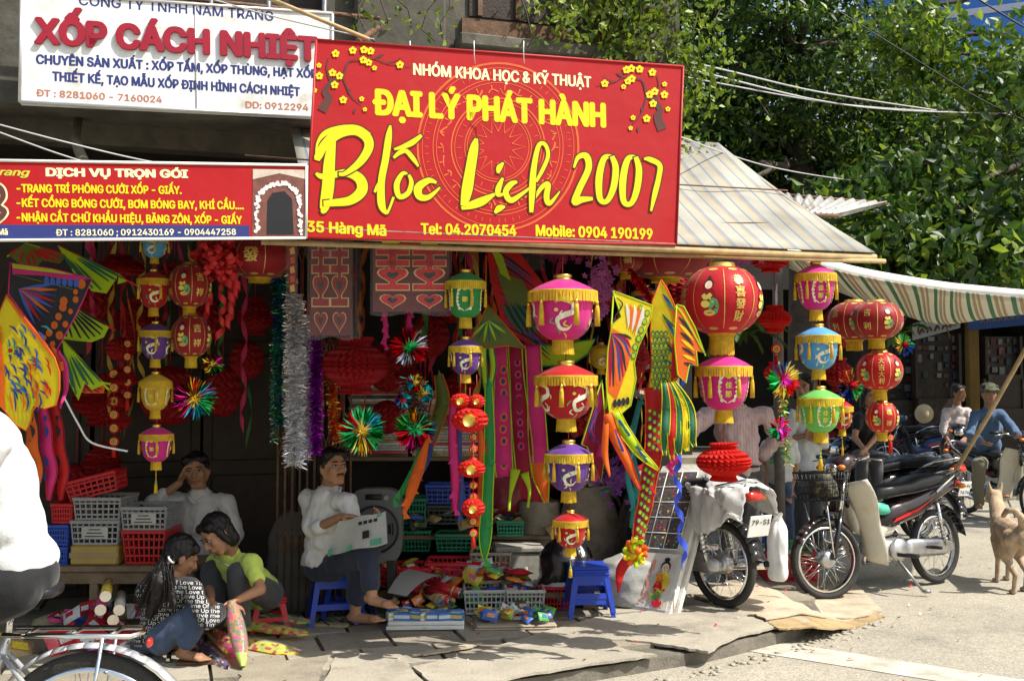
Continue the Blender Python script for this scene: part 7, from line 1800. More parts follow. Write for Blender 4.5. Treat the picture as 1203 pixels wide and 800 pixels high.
# display panel
def panel():
 BL, BR = G(722, 711, FZ), G(786, 722, FZ); t = thing('display_board', 'white foam display panel of small cards leaning on the motorbike', 'panel', (BL + BR) / 2)
 TL = W(763, 548, 7.2); TR = TL + (BR - BL) * 1.03
 TR = W(832, 546, TL.y - .03)
 pl = Plane(BL, BR - BL, TL - BL); mw = mat('panel_foam', (.66, .64, .58), .7, var=.08, dirt=((.4, .36, .3), .3, 7), bump=.3, bscale=50); n = pl.n
 lerp = lambda u, v, h=0.: BL.lerp(BR, u).lerp(TL.lerp(TR, u), v) + n * h
 for k, (h0, h1) in enumerate(((0, -.045), (-.05, -.085))):
  mb = MB(); F_ = [lerp(u + .1 * k * .6, v - .005 * k, h0) for u, v in ((0, 0), (1, 0), (1, 1), (0, 1))]; mb.prism(F_, n * (h1 - h0)); mb.build('foam_board', mw, t)
 cols = [PKC[8], mat('card_dark', (.07, .05, .05), .5, var=.6, scale=60), PKC[4], PKC[9]]; r2 = random.Random(9)
 for j in range(5):
  for i in range(3):
   u0 = .1 + i * .26; v0 = .42 + j * .108; P = [lerp(u0, v0, .006), lerp(u0 + .24, v0, .006), lerp(u0 + .24, v0 + .098, .006), lerp(u0, v0 + .098, .006)]; mb = MB(); mb.prism(P, -n * .005)
   for q in range(9):
    a, b = .02 + .2 * r2.random(), .008 + .075 * r2.random(); s_ = r2.uniform(.01, .035); mb.add([lerp(u0 + a - s_ / 2, v0 + b, .0075 + .0002 * q), lerp(u0 + a + s_ / 2, v0 + b, .0075 + .0002 * q), lerp(u0 + a + s_ / 2, v0 + b + s_ * .35, .0075 + .0002 * q), lerp(u0 + a - s_ / 2, v0 + b + s_ * .35, .0075 + .0002 * q)], [(0, 1, 2, 3)], 1 + q % 3)
   mb.build('picture_card', [cols[1], PKC[r2.choice([2, 0, 9])], PKC[r2.choice([5, 3, 7])], PKC[4]], t)
 mb = MB()
 for v in [.415 + .108 * j for j in range(6)]: mb.tube([lerp(.08, v, .008), lerp(.88, v, .008)], .003, 4)
 for u in (.09, .35, .61, .87): mb.tube([lerp(u, .415, .008), lerp(u, .955, .008)], .003, 4)
 mb.build('card_grid', m_signwhite, t)
 # printed robed children (generic) on the lower sheet
 mb = MB(); mb.prism([lerp(.03, .02, .004), lerp(.93, .02, .004), lerp(.93, .385, .004), lerp(.03, .385, .004)], -n * .003); mb.build('poster_sheet', mat('poster_cream', (.6, .56, .5), .5, var=.1), t)
 pm = MB()
 def el(u, v, ru, rv, m, h): pm.add([lerp(u + ru * math.cos(a), v + rv * math.sin(a), h) for a in [2 * PI * i / 14 for i in range(14)]], [tuple(range(14))], m)
 for cu, sg in ((.23, 1), (.74, -1)):
  el(cu, .30, .085, .036, 3, .006); el(cu, .29, .065, .03, 0, .0065); el(cu, .345, .05, .014, 3, .0066); el(cu - .02, .292, .01, .004, 3, .007); el(cu + .025, .292, .01, .004, 3, .007); el(cu, .275, .014, .003, 1, .007)
  el(cu, .2, .13, .07, 2, .0062); el(cu - .05, .21, .06, .04, 4, .0068); el(cu + .05 * sg, .16, .08, .04, 1, .007); el(cu + .06 * sg, .11, .1, .045, 2, .0072); el(cu - .04, .1, .08, .035, 5, .0074); el(cu, .06, .09, .03, 1, .0076); el(cu + .03, .22, .03, .02, 2, .0078)
  for q in range(10): el(cu + r2.uniform(-.12, .12), r2.uniform(.04, .24), .02, .009, r2.choice([1, 2, 4, 5]), .008 + .0002 * q)
 for q in range(16): el(.48 + r2.uniform(-.05, .05), .06 + q * .018, .03, .01, 6, .0062 + .0001 * q)
 pm.build('poster_print', [mat('poster_skin', (.68, .48, .38), .5), PKC[0], PKC[2], m_blk, PKC[7], PKC[3], mat('poster_pink', (.6, .25, .18), .5)], t)
panel()
# sandals
def sandal(px, py, rot, label, m, z=FZ):
 p = G(px, py, z); t = thing('sandal', label, 'sandal', p, rot); M = MW[t.name]; mb = MB(); mb.M = M
 o = [(-.12, -.03), (-.125, 0), (-.12, .03), (-.03, .03), (.06, .042), (.11, .035), (.125, 0), (.1, -.035), (.03, -.038)]
 mb.prism([V(x, y, .016) for x, y in o], (0, 0, -.014)); mb.build('sole', m, t); mb = MB(); mb.M = M; mb.tube([V(.075, 0, .016), V(.05, .02, .045), V(-.02, .035, .014)], .005, 6); mb.tube([V(.075, 0, .016), V(.05, -.02, .045), V(-.02, -.035, .014)], .005, 6); mb.build('strap', m_blk, t)
sandal(386, 735, 2.9, 'empty tan sandal beside the blue stool', mat('sandal_tan', (.4, .32, .18), .6))
# ================================================================== PEOPLE
def organic(name, prims, voxel, m, parent, smooth=3, wrinkle=0., wsc=14., colour=None):
 """one continuous surface grown round capsules and ellipsoids"""
 mb = MB()
 for p in prims:
  if p[0] == 'c':
   _, a, b, r0, r1 = p[:5]; a = Vector(a); b = Vector(b)
   mb.tube([a, a.lerp(b, .33), a.lerp(b, .67), b], [r0, r0 * .67 + r1 * .33, r0 * .33 + r1 * .67, r1], 12, flat=p[5] if len(p) > 5 else None)
   mb.ell(a, r0, None, 12, 8); mb.ell(b, r1, None, 12, 8)
  else: mb.ell(p[1], p[2], p[3] if len(p) > 3 else None, 16, 12)
 o = mb.build(name, m, parent, world=True); me0 = o.data
 md = o.modifiers.new('r', 'REMESH'); md.mode = 'VOXEL'; md.voxel_size = voxel; md.use_smooth_shade = True
 sm = o.modifiers.new('s', 'SMOOTH'); sm.iterations = smooth; sm.factor = .5
 dg = bpy.context.evaluated_depsgraph_get(); me = bpy.data.meshes.new_from_object(o.evaluated_get(dg)); o.modifiers.clear(); o.data = me; bpy.data.meshes.remove(me0)
 me.name = name
 if wrinkle:
  n = len(me.vertices); co = np.empty(n * 3); me.vertices.foreach_get('co', co); co = co.reshape(-1, 3); no = np.empty(n * 3); me.vertices.foreach_get('normal', no); no = no.reshape(-1, 3)
  d = np.array([noise.noise(Vector((x * wsc, y * wsc, z * wsc * .55))) + .5 * noise.noise(Vector((x * wsc * 2.3, y * wsc * 2.3, z * wsc * 1.6))) for x, y, z in co])
  d = np.sign(d) * np.abs(d) ** .8
  me.vertices.foreach_set('co', (co + no * (d * wrinkle + wrinkle * .35)[:, None]).ravel()); me.update()
 me.polygons.foreach_set('use_smooth', [True] * len(me.polygons))
 return o
m_skin = mat('skin', (.36, .185, .105), .5, var=.08, scale=6); m_skin2 = mat('skin_tan', (.27, .135, .075), .5, var=.1, scale=6); m_hair = mat('hair_black', (.012, .01, .01), .32, var=.3, bump=.5, bscale=150)
m_lip = mat('lips', (.28, .09, .07), .5); m_eye = mat('eye_white', (.5, .48, .45), .3)
def fabric(n, c, **k): return mat('fabric_' + n, c, .85, var=.08, bump=.25, bscale=220, sheen=.15, **k)
FB = {'white': fabric('white', (.62, .6, .57)), 'bright': fabric('bright_white', (.58, .58, .57)), 'lime': fabric('lime', (.52, .66, .12)), 'beige': fabric('beige', (.5, .37, .36), wave=((.42, .3, .3), 14, 'X', .8)), 'black': fabric('black', (.007, .007, .008)), 'grey': fabric('grey', (.06, .06, .065)), 'jeans': fabric('jeans', (.045, .07, .13), dirt=((.1, .14, .22), .3, 9)), 'dark_jeans': fabric('dark_jeans', (.02, .026, .045)), 'blue': fabric('blue', (.06, .11, .2)), 'khaki': fabric('khaki', (.16, .14, .09)), 'pinkish': fabric('pinkish', (.5, .42, .4))}
def hand(prims, wr, d, pn, s=1., curl=.5, side=1):
 """wrist, finger direction, palm normal -> palm, four fingers and a thumb"""
 d = Vector(d).normalized(); pn = Vector(pn); pn = (pn - d * pn.dot(d)).normalized(); w = d.cross(pn) * side
 M3 = Matrix((w, d, pn)).transposed()
 prims.append(('e', Vector(wr) + d * .045 * s, (.038 * s, .05 * s, .016 * s), M3))
 for i, (o, L) in enumerate(((-.029, .068), (-.01, .078), (.01, .072), (.028, .056))):
  b = Vector(wr) + d * .082 * s + w * o * s; q = b + (d * math.cos(curl * .5) + pn * math.sin(curl * .5)) * L * .45 * s; e = q + (d * math.cos(curl * 1.6) + pn * math.sin(curl * 1.6)) * L * .55 * s
  prims += [('c', b, q, .0092 * s, .0085 * s), ('c', q, e, .0085 * s, .0072 * s)]
 b = Vector(wr) + d * .025 * s - w * .03 * s; q = b + (d * .6 - w * .7 + pn * .3).normalized() * .035 * s; e = q + (d * .8 - w * .2 + pn * .4).normalized() * .03 * s
 prims += [('c', b, q, .012 * s, .0095 * s), ('c', q, e, .0095 * s, .008 * s)]
def head_prims(c, f, u, s=1.):
 f = Vector(f).normalized(); u = Vector(u); u = (u - f * u.dot(f)).normalized(); r = f.cross(u); M3 = Matrix((r, f, u)).transposed(); P = lambda x, y, z: Vector(c) + M3 @ V(x, y, z) * s
 pr = [('e', P(0, -.012, .03), (.074 * s, .092 * s, .085 * s), M3), ('e', P(0, .022, -.03), (.06 * s, .066 * s, .078 * s), M3), ('c', P(-.022, .052, -.088), P(.022, .052, -.088), .02 * s, .02 * s), ('c', P(-.05, .0, -.05), P(-.02, .045, -.085), .022 * s, .02 * s), ('c', P(.05, 0, -.05), P(.02, .045, -.085), .022 * s, .02 * s),
   ('c', P(0, .084, .012), P(0, .104, -.022), .008 * s, .0125 * s), ('c', P(-.013, .093, -.027), P(.013, .093, -.027), .009 * s, .009 * s), ('c', P(-.036, .072, .026), P(.036, .072, .026), .013 * s, .013 * s), ('c', P(-.04, .06, -.015), P(-.03, .06, -.03), .02 * s, .018 * s), ('c', P(.04, .06, -.015), P(.03, .06, -.03), .02 * s, .018 * s), ('c', P(-.016, .082, -.055), P(.016, .082, -.055), .011 * s, .011 * s), ('e', P(-.076, -.004, -.008), (.01 * s, .02 * s, .032 * s), M3), ('e', P(.076, -.004, -.008), (.01 * s, .02 * s, .032 * s), M3)]
 return pr, P, M3
def face(c, f, u, parent, s=1., brow=True, moustache=False):
 _, P, M3 = head_prims(c, f, u, s)
 for x in (-.031, .031):
  mb = MB(); mb.ell(P(x, .0795, .008), (.0135 * s, .006 * s, .0055 * s), M3, 8, 6); mb.build('eye', m_eye, parent)
  mb = MB(); mb.ell(P(x, .0835, .008), (.0058 * s, .004 * s, .0055 * s), M3, 8, 6); mb.build('iris', m_hair, parent)
  mb = MB(); mb.tube([P(x - .016, .081, .014), P(x, .086, .0165), P(x + .016, .081, .013)], .0022 * s, 5); mb.build('eyelid', m_hair, parent)
  mb = MB(); mb.tube([P(x - .019, .082, .028), P(x, .089, .034), P(x + .018, .082, .029)], .0035 * s, 5); mb.build('eyebrow', m_hair, parent)
 mb = MB(); mb.tube([P(-.022, .086, -.056), P(-.008, .0955, -.052), P(0, .0965, -.054), P(.008, .0955, -.052), P(.022, .086, -.056)], .004 * s, 6); mb.build('lips', m_lip, parent)
 if moustache: mb = MB(); mb.tube([P(-.026, .086, -.047), P(-.01, .098, -.041), P(0, .0985, -.042), P(.01, .098, -.041), P(.026, .086, -.047)], .004 * s, 6); mb.build('moustache', m_hair, parent)
def hair_cap(c, f, u, parent, s=1., long=0., seed=1):
 _, P, M3 = head_prims(c, f, u, s)
 pr = [('e', P(0, -.024, .042), (.081 * s, .093 * s, .087 * s), M3), ('e', P(0, -.045, -.005), (.074 * s, .062 * s, .07 * s), M3), ('c', P(-.06, .035, .075), P(.06, .035, .075), .03 * s, .03 * s), ('c', P(-.072, .012, .03), P(-.073, .008, .0), .012 * s, .008 * s), ('c', P(.072, .012, .03), P(.073, .008, .0), .012 * s, .008 * s)]
 if long: pr += [('c', P(-.07, .01, .03), P(-.078, .0, -.05 - long), .024 * s, .018 * s), ('c', P(.07, .01, .03), P(.078, .0, -.05 - long), .024 * s, .018 * s), ('e', P(0, -.05, -.05), (.075 * s, .05 * s, (.06 + long) * s), M3)]
 return organic('hair', pr, .007 * s, m_hair, parent, 2, .004, 60)
def person(label, J, shirt, pants, f, hu=(0, 0, 1), s=1., voxel=.0075, sleeve=1., skin=None, hairlong=0., do_face=True, moustache=False, hands=None, bare=False, cuff=True, loose=.016, foot=True, group=None, pantlen=1., scale=1., wr=.011, hair=True):
 skin = skin or m_skin; pel = Vector(J['pel']); t = thing('person', label, 'person', (pel.x, pel.y, FZ), 0, group)
 J = {k: Vector(v) for k, v in J.items()}; hd = J['head']; ne = J['neck']; ch = (J['shL'] + J['shR']) / 2; ax = (J['shR'] - J['shL']).normalized(); wst = pel.lerp(ch, .4)
 upv = (ch - pel).normalized(); hx = (J['hipR'] - J['hipL']).normalized(); fw = upv.cross(ax) * -1
 K = scale
 Mt = Matrix((ax, upv.cross(ax) * -1, upv)).transposed()
 hp, P, M3 = head_prims(hd, f, hu, s)
 pr = hp + [('c', ne, P(0, -.02, -.05), .05 * K, .05 * K), ('c', J['shL'], J['shR'], .044 * K, .044 * K), ('e', pel.lerp(ch, .72), (.132 * K, .088 * K, .15 * K), Mt), ('e', wst, (.118 * K, .085 * K, .14 * K), Mt), ('e', pel, (.135 * K, .095 * K, .09 * K), Mt), ('c', ch, ne, .07 * K, .055 * K)]
 sh = [('c', J['shL'], J['shR'], .057 * K, .057 * K), ('e', pel.lerp(ch, .7), (.15 * K, .112 * K, .17 * K), Mt), ('e', wst, (.14 * K, .108 * K, .16 * K), Mt), ('e', pel.lerp(ch, .12), (.152 * K, .12 * K, .1 * K), Mt), ('c', ch, ne.lerp(ch, .35), .085 * K, .062 * K)]
 pa = [('e', pel, (.152 * K, .115 * K, .09 * K), Mt), ('c', J['hipL'], J['hipR'], .088 * K, .088 * K)]
 for q in 'LR':
  a, b, c = J['sh' + q], J['el' + q], J['wr' + q]
  pr += [('c', a, b, .041 * K, .034 * K), ('c', b, c, .036 * K, .024 * K)]
  if sleeve <= 1: sh += [('c', a, a.lerp(b, sleeve), .058 * K, .052 * K)]
  else: sh += [('c', a, b, .053 * K, .046 * K), ('c', b, b.lerp(c, sleeve - 1), .046 * K, .042 * K)]
  h = (hands or {}).get(q)
  if h: hand(pr, c, h[0], h[1], K, h[2] if len(h) > 2 else .5, -1 if q == 'L' else 1)
  elif h is None and c: hand(pr, c, (c - b), fw + V(0, 0, -.2), K, .6, -1 if q == 'L' else 1)
  a, b, c = J['hip' + q], J['kn' + q], J['an' + q]
  pr += [('c', a, b, .078 * K, .052 * K), ('c', b, b.lerp(c, .35), .052 * K, .05 * K), ('c', b.lerp(c, .35), c, .05 * K, .032 * K)]
  pa += [('c', a, b, .092 * K, .07 * K), ('c', b, b.lerp(c, pantlen), .07 * K, .056 * K)]
  if 'to' + q in J:
   e = J['to' + q]; d = (e - c).normalized(); w = d.cross(V(0, 0, 1)).normalized()
   pr += [('c', c - V(0, 0, .02), c - d * .03 - V(0, 0, .035), .03 * K, .026 * K), ('c', c - V(0, 0, .03), e - d * .05, .032 * K, .024 * K), ('c', e - d * .06 - w * .02, e - d * .06 + w * .025, .02 * K, .017 * K)]
   for i in range(5): pr.append(('c', e - d * .055 + w * (-.032 + .016 * i), e - d * (.006 + .006 * i) + w * (-.034 + .0165 * i), .0105 * K, .009 * K))
 organic('body', pr, voxel, skin, t, 2)
 so = organic('shirt', sh, voxel * 1.25, shirt, t, 4, wr, 15)
 organic('trousers', pa, voxel * 1.25, pants, t, 4, wr, 9)
 if hair: hair_cap(hd, f, hu, t, s, hairlong)
 if do_face: face(hd, f, hu, t, s, True, moustache)
 return t, so, P, Mt
def JJ(**k):
 out = {}
 for a, b in k.items(): out[a] = W(*b) if len(b) == 3 else b
 return out
RG = dict
# the reader
J = JJ(head=(391, 549, 6.42), neck=(387, 572, 6.48), shL=(407, 589, 6.3), shR=(363, 586, 6.55), pel=(378, 664, 6.5), elR=(366, 623, 6.4), wrR=(400, 607, 6.2), elL=(418, 622, 6.2), wrL=(438, 618, 6.15), hipL=(388, 664, 6.44), hipR=(372, 664, 6.54), knR=(424, 655, 6.26), anR=(417, 719, 6.3), toR=(449, 730, 6.2), knL=(432, 650, 6.15), anL=(437, 698, 6.05), toL=(464, 715, 5.98))
t, so, P, Mt = person('man in a white shirt sitting on a blue stool reading a newspaper', J, FB['white'], FB['dark_jeans'], (.62, -.72, .08), (0, 0, 1), .98, .0065, 1.35, None, 0, True, True, {'R': ((.9, -.35, .1), (.1, -.2, -.9), .5), 'L': ((.3, -.3, .6), (-.5, -.6, 0), .6)}, pantlen=.72)
mb = MB(); ne = J['neck']; cc = ne + V(0, -.005, -.012)
for sg in (-1, 1): mb.tube([cc + V(0, .07, .02), cc + V(sg * .065, .02, .01), cc + V(sg * .05 + .02, -.06, -.01), cc + V(.03, -.095, -.05)], .012, 6, flat=.5)
mb.build('collar', FB['white'], t)
mb = MB()
for k in range(5): mb.ell(J['neck'].lerp(J['pel'], .2 + .17 * k) + V(.06, -.135, 0), (.007, .004, .007), None, 8, 5)
mb.build('buttons', m_eye, t)
A, B, Cc, D = W(384, 652, 6.22), W(455, 638, 5.98), W(453, 600, 6.05), W(398, 612, 6.15)
o = news(lambda u, v: A.lerp(B, u).lerp(D.lerp(Cc, u), v) + V(0, -.02 * math.sin(PI * u) + .015 * math.sin(u * 7), -.006 * math.sin(u * 9)), 16, 10, 'newspaper', None, 'open newspaper with green headings held by the seated reader', 'newspaper')
pl = Plane(A, B - A, D - A); mb = MB(); [pl.poly(mb, [(424 + 6 * i, 616 - 1.3 * i), (428.5 + 6 * i, 615 - 1.3 * i), (428.5 + 6 * i, 611 - 1.3 * i), (424 + 6 * i, 612 - 1.3 * i)], .024) for i in range(4)]
for (x, y, w, h_) in ((429, 623, 8, 9),): pl.poly(mb, [(x, y), (x + w, y - 2), (x + w, y + h_ - 2), (x, y + h_)], .026)
mb.build('headline', m_blk, o)
mb = MB();
for (x, y, w, h_) in ((438, 633, 14, 7), (410, 641, 6, 6), (389, 645, 5, 8), (446, 604, 6, 3)): pl.poly(mb, [(x, y), (x + w, y - 3), (x + w, y + h_ - 3), (x, y + h_)], .027)
mb.build('green_box', mat('print_green', (.08, .3, .2), .7), o)
sandal(432, 731, .25, 'sandal under the reader\'s planted foot', m_blk)
# the man leaning behind
J = JJ(head=(231, 553, 6.95), neck=(234, 577, 7.0), shL=(266, 590, 6.98), shR=(205, 588, 7.02), pel=(238, 668, 7.05), elR=(178, 592, 6.85), wrR=(211, 567, 6.88), elL=(279, 628, 6.9), wrL=(262, 652, 6.75), hipL=(250, 668, 7.0), hipR=(225, 668, 7.0), knL=(258, 668, 6.6), anL=(258, 712, 6.6), knR=(222, 668, 6.6), anR=(222, 712, 6.6), toL=(256, 722, 6.45), toR=(220, 722, 6.45))
t, so, P, Mt = person('man in a pale shirt leaning his head on his hand behind the crates', J, FB['white'], FB['grey'], (.12, -.98, -.05), (-.12, 0, 1), 1.0, .0075, 1.45, None, 0, True, False, {'R': ((.35, .1, .9), (.9, -.1, -.1), .5)})
mb = MB(); cc = J['neck'] + V(0, 0, -.01)
for sg in (-1, 1): mb.tube([cc + V(0, .07, .02), cc + V(sg * .068, .02, .01), cc + V(sg * .05, -.07, -.02), cc + V(0, -.105, -.06)], .012, 6, flat=.5)
mb.build('collar', FB['white'], t)
stool(238, 700, 'dark stool hidden under the man behind the crates', PL['dark'], .3, .19, 0, 7.05)
# woman in lime
J = JJ(head=(255, 628, 6.0), neck=(270, 646, 6.1), shL=(296, 662, 6.02), shR=(252, 660, 6.28), pel=(312, 700, 6.38), elL=(306, 692, 5.92), wrL=(280, 704, 5.8), elR=(246, 692, 6.15), wrR=(248, 706, 5.88), hipL=(316, 700, 6.3), hipR=(300, 700, 6.42), knL=(280, 674, 6.02), anL=(284, 728, 6.02), knR=(250, 672, 6.2), anR=(254, 728, 6.12), toL=(266, 737, 5.92), toR=(240, 736, 6.0))
t, so, P, Mt = person('woman in a lime green shirt bending over from a red stool', J, FB['lime'], FB['grey'], (-.55, -.62, -.55), (-.42, -.1, .9), .96, .0065, .55, None, .01, True, False, {'L': ((-.8, -.4, -.25), (0, -.3, -.9), .9), 'R': ((.5, -.7, -.2), (0, -.3, -.9), .9)}, scale=.9)
mb = MB(); c = J['neck'] + V(-.005, -.02, -.03); mb.tube([c + V(math.cos(a) * .07, math.sin(a) * .045 - .02, -.035 * math.cos(a * 1.0 + .8) - .01) for a in [PI + .2 + i * .28 for i in range(10)]], .003, 6); mb.build('necklace', m_chrome, t)
# squatting girl
J = JJ(head=(212, 654, 5.7), neck=(203, 678, 5.66), shL=(170, 694, 5.72), shR=(226, 690, 5.58), pel=(180, 752, 5.76), elR=(243, 730, 5.5), wrR=(262, 716, 5.72), elL=(190, 725, 5.9), wrL=(235, 716, 5.95), hipR=(190, 750, 5.66), hipL=(176, 750, 5.84), knR=(232, 722, 5.6), anR=(216, 762, 5.6), toR=(244, 777, 5.55), knL=(220, 716, 5.9), anL=(208, 752, 5.9), toL=(232, 762, 5.88))
m_prt = fabric('print_black', (.015, .015, .018))
t, so, P, Mt = person('girl with a long ponytail squatting in a black shirt covered in white words', J, m_prt, FB['jeans'], (.75, .45, -.45), (.3, .1, .95), .95, .0065, 1.8, m_skin2, .0, False, False, {'R': ((.7, .4, .1), (0, .2, -.9), .8), 'L': ((.9, .1, 0), (0, .2, -.9), .8)}, scale=.88, pantlen=.8)
# words projected on the shirt
bv = BVHTree.FromPolygons([so.matrix_basis @ v.co + Vector(t.location) for v in so.data.vertices], [p.vertices[:] for p in so.data.polygons]) if 0 else BVHTree.FromPolygons([(MW[t.name] @ v.co) for v in so.data.vertices], [p.vertices[:] for p in so.data.polygons])
mb = MB(); L = ['the Love Of Love', 'Love Of the Time', 'me the Love Up', 'Of Love Time the', 'Up the Love Of me', 'Time Love the Of', 'the Love Up Love', 'Of me the Love', 'Love Time Of the', 'me Love Up the', 'the Of Love me']
eye = Vector((0, 0, EYE))
for r_, tx in enumerate([a + ' ' + b for a, b in zip(L + L[:4], L[3:] + L[:7])]):
 co, fs = text_mesh(tx); x0, x1 = co[:, 0].min(), co[:, 0].max(); hit = {}
 for i, (x, y, z) in enumerate(co):
  px = 142 + (x - x0) / (x1 - x0) * 116; py = 684 + r_ * 5.4 - y * 9 + (px - 142) * .03; d = (W(px, py, 1) - eye).normalized(); lo, no, ix, ds = bv.ray_cast(eye, d)
  if lo is not None: hit[i] = lo - d * .004
 b0 = len(mb.v); keys = list(hit); mp = {k: j for j, k in enumerate(keys)}
 ff = [f for f in fs if all(i in hit for i in f) and max((hit[f[0]] - hit[f[1]]).length, (hit[f[1]] - hit[f[2]]).length) < .05]
 mb.add([hit[k] for k in keys], [tuple(mp[i] for i in f) for f in ff])
mb.build('shirt_words', mat('print_white', (.6, .6, .58), .7), t)
# ponytail
hd = J['head']; pt = [W(200, 655, 5.64), W(192, 662, 5.6), W(187, 680, 5.56), W(183, 700, 5.58), W(176, 722, 5.6)]
organic('ponytail', [('c', pt[i], pt[i + 1], r0, r1) for i, (r0, r1) in enumerate(((.022, .034), (.034, .048), (.048, .042), (.042, .022)))] + [('c', pt[0], W(208, 652, 5.68), .022, .05), ('c', W(196, 664, 5.58), W(205, 712, 5.55), .03, .016), ('c', W(190, 664, 5.6), W(164, 712, 5.62), .03, .012)], .008, m_hair, t, 2, .006, 40)
mb = MB()
for i in range(60):
 a = W(198 + rr.uniform(-8, 6), 655 + rr.uniform(-3, 5), 5.57); b = W(rr.uniform(152, 206), rr.uniform(700, 726), 5.56 + rr.uniform(-.02, .05)); mb.tube([Vector(q) for q in spline([tuple(a), tuple(a.lerp(b, .5) + V(.01, -.03, .03)), tuple(b)], 3)], [.004, .004, .004, .003, .003, .002, .001], 4)
mb.build('loose_strands', m_hair, t)
mb = MB(); p = W(201, 657, 5.56); mb.lathe([(.02, -.006), (.026, 0), (.02, .006)], 12, p, Matrix.Rotation(.9, 3, 'Y')); mb.build('hair_tie', PL['white'], t)
sandal(237, 779, .2, 'sandal under the squatting girl\'s foot', mat('sandal_brown', (.1, .05, .03), .6))
# raised wrapped kite in the hands
wk = thing('wrapped_kite', 'lime tipped wrapped kite held upright in the woman\'s hands', 'wrapped kite', W(285, 782, 5.6), 0, 'long kites wrapped in plastic'); A = W(272, 706, 5.72); B = W(286, 782, 5.5); mb = MB()
kf = lambda u, v, g=1.: A.lerp(B, u) + V(math.cos(2 * PI * v), 0, 0) * .046 * g * math.sin(PI * min(u * .9 + .08, 1)) ** .6 + V(0, -1, .3) * math.sin(2 * PI * v) * .03 * g
mb.grid(kf, 20, 12)
for i in range(len(mb.mi)): u_ = (i % 20) / 20; mb.mi[i] = int(abs(noise.noise(Vector((u_ * 6, (i // 20) * .5, 3)))) * 9) % 3 if u_ < .8 else 3
mb.build('folded_kite', [KC['olive'], KC['orange'], KC['pink'], KC['lime']], wk); mb = MB(); mb.grid(lambda u, v: kf(u, v, 1.12), 20, 12); mb.build('plastic_wrap', m_wrap, wk)
# standing man in beige
J = JJ(head=(862, 448, 7.85), neck=(864, 472, 7.88), shL=(832, 487, 7.9), shR=(898, 489, 7.9), pel=(868, 556, 7.9), elL=(806, 512, 7.75), wrL=(786, 522, 7.55), elR=(916, 512, 7.95), wrR=(893, 540, 7.98), hipL=(855, 558, 7.9), hipR=(880, 558, 7.9), knL=(856, 618, 7.88), anL=(856, 668, 7.9), knR=(882, 618, 7.88), anR=(882, 668, 7.9), toL=(852, 676, 8.1), toR=(884, 676, 8.1))
t, so, P, Mt = person('man in a beige shirt standing behind the lanterns with a hand on his hip', J, FB['beige'], FB['grey'], (-.3, .95, 0), (0, 0, 1), 1.0, .009, 1.75, m_skin2, 0, False, wr=.02, hands={'R': ((-.6, .1, -.5), (0, .9, 0), .6)}, scale=1.06)
mb = MB(); cc = J['neck'] + V(0, 0, -.03)
mb.tube([cc + V(.07 * math.cos(a), .07 * math.sin(a), .01 * math.sin(a)) for a in [i * PI / 8 for i in range(17)]], .016, 6, flat=.6); mb.build('collar', FB['beige'], t)
mb = MB(); c = J['pel'] + V(0, 0, .06); mb.tube([c + V(.16 * math.cos(a), .13 * math.sin(a), 0) for a in [i * PI / 8 for i in range(17)]], .018, 6, flat=.5); mb.build('belt', m_blk, t)
J = JJ(head=(915, 492, 8.55), neck=(915, 511, 8.58), shL=(901, 523, 8.6), shR=(930, 523, 8.6), pel=(914, 568, 8.6), elL=(896, 545, 8.6), wrL=(900, 568, 8.5), elR=(935, 549, 8.6), wrR=(929, 575, 8.55), hipL=(907, 570, 8.6), hipR=(921, 570, 8.6), knL=(906, 610, 8.58), anL=(906, 650, 8.6), knR=(924, 610, 8.58), anR=(925, 650, 8.6), toL=(904, 656, 8.45), toR=(926, 656, 8.45))
t, so, P, Mt = person('youngster in a white printed T-shirt and jeans behind the motorbike', J, FB['white'], FB['jeans'], (.1, -.98, 0), (0, 0, 1), .9, .009, .6, None, 0, True, scale=.84)
mb = MB(); p = W(909, 540, 8.42)
for i in range(9): mb.ell(p + V(rr.uniform(-.06, .07), -.008, rr.uniform(-.04, .06)), (.022, .012, .016), None, 7, 4, i % 3)
mb.build('chest_print', [PKC[4], PKC[7], PKC[3]], t)
J = JJ(head=(944, 456, 8.95), neck=(945, 477, 8.98), shL=(931, 488, 8.95), shR=(963, 489, 9.05), pel=(948, 556, 9.0), elL=(926, 516, 8.85), wrL=(944, 512, 8.8), elR=(968, 522, 9.0), wrR=(952, 510, 8.82), hipL=(940, 558, 9), hipR=(956, 558, 9), knL=(941, 606, 8.98), anL=(942, 648, 9), knR=(957, 606, 8.98), anR=(956, 648, 9), toL=(938, 654, 8.85), toR=(956, 654, 8.85))
person('person in a white shirt and dark trousers standing behind the green lantern', J, FB['bright'], FB['grey'], (-.5, -.85, 0), (0, 0, 1), .95, .01, 1.2, None, .03, True, scale=.92)
J = JJ(head=(1021, 466, 10.0), neck=(1019, 482, 10.05), shL=(1026, 491, 10.1), shR=(1008, 491, 10.0), pel=(1014, 535, 10.15), elL=(1030, 512, 10.0), wrL=(1018, 527, 9.8), elR=(1004, 514, 9.95), wrR=(1016, 529, 9.8), hipL=(1019, 536, 10.15), hipR=(1009, 536, 10.1), knL=(1030, 540, 9.8), anL=(1030, 585, 9.85), knR=(1012, 542, 9.75), anR=(1012, 588, 9.8), toL=(1032, 590, 9.6), toR=(1012, 594, 9.6))
person('woman in a black top resting on the far motorbike by the round lanterns', J, FB['black'], FB['grey'], (.25, -.95, -.1), (0, 0, 1), .92, .011, .5, None, .05, True, scale=.88)
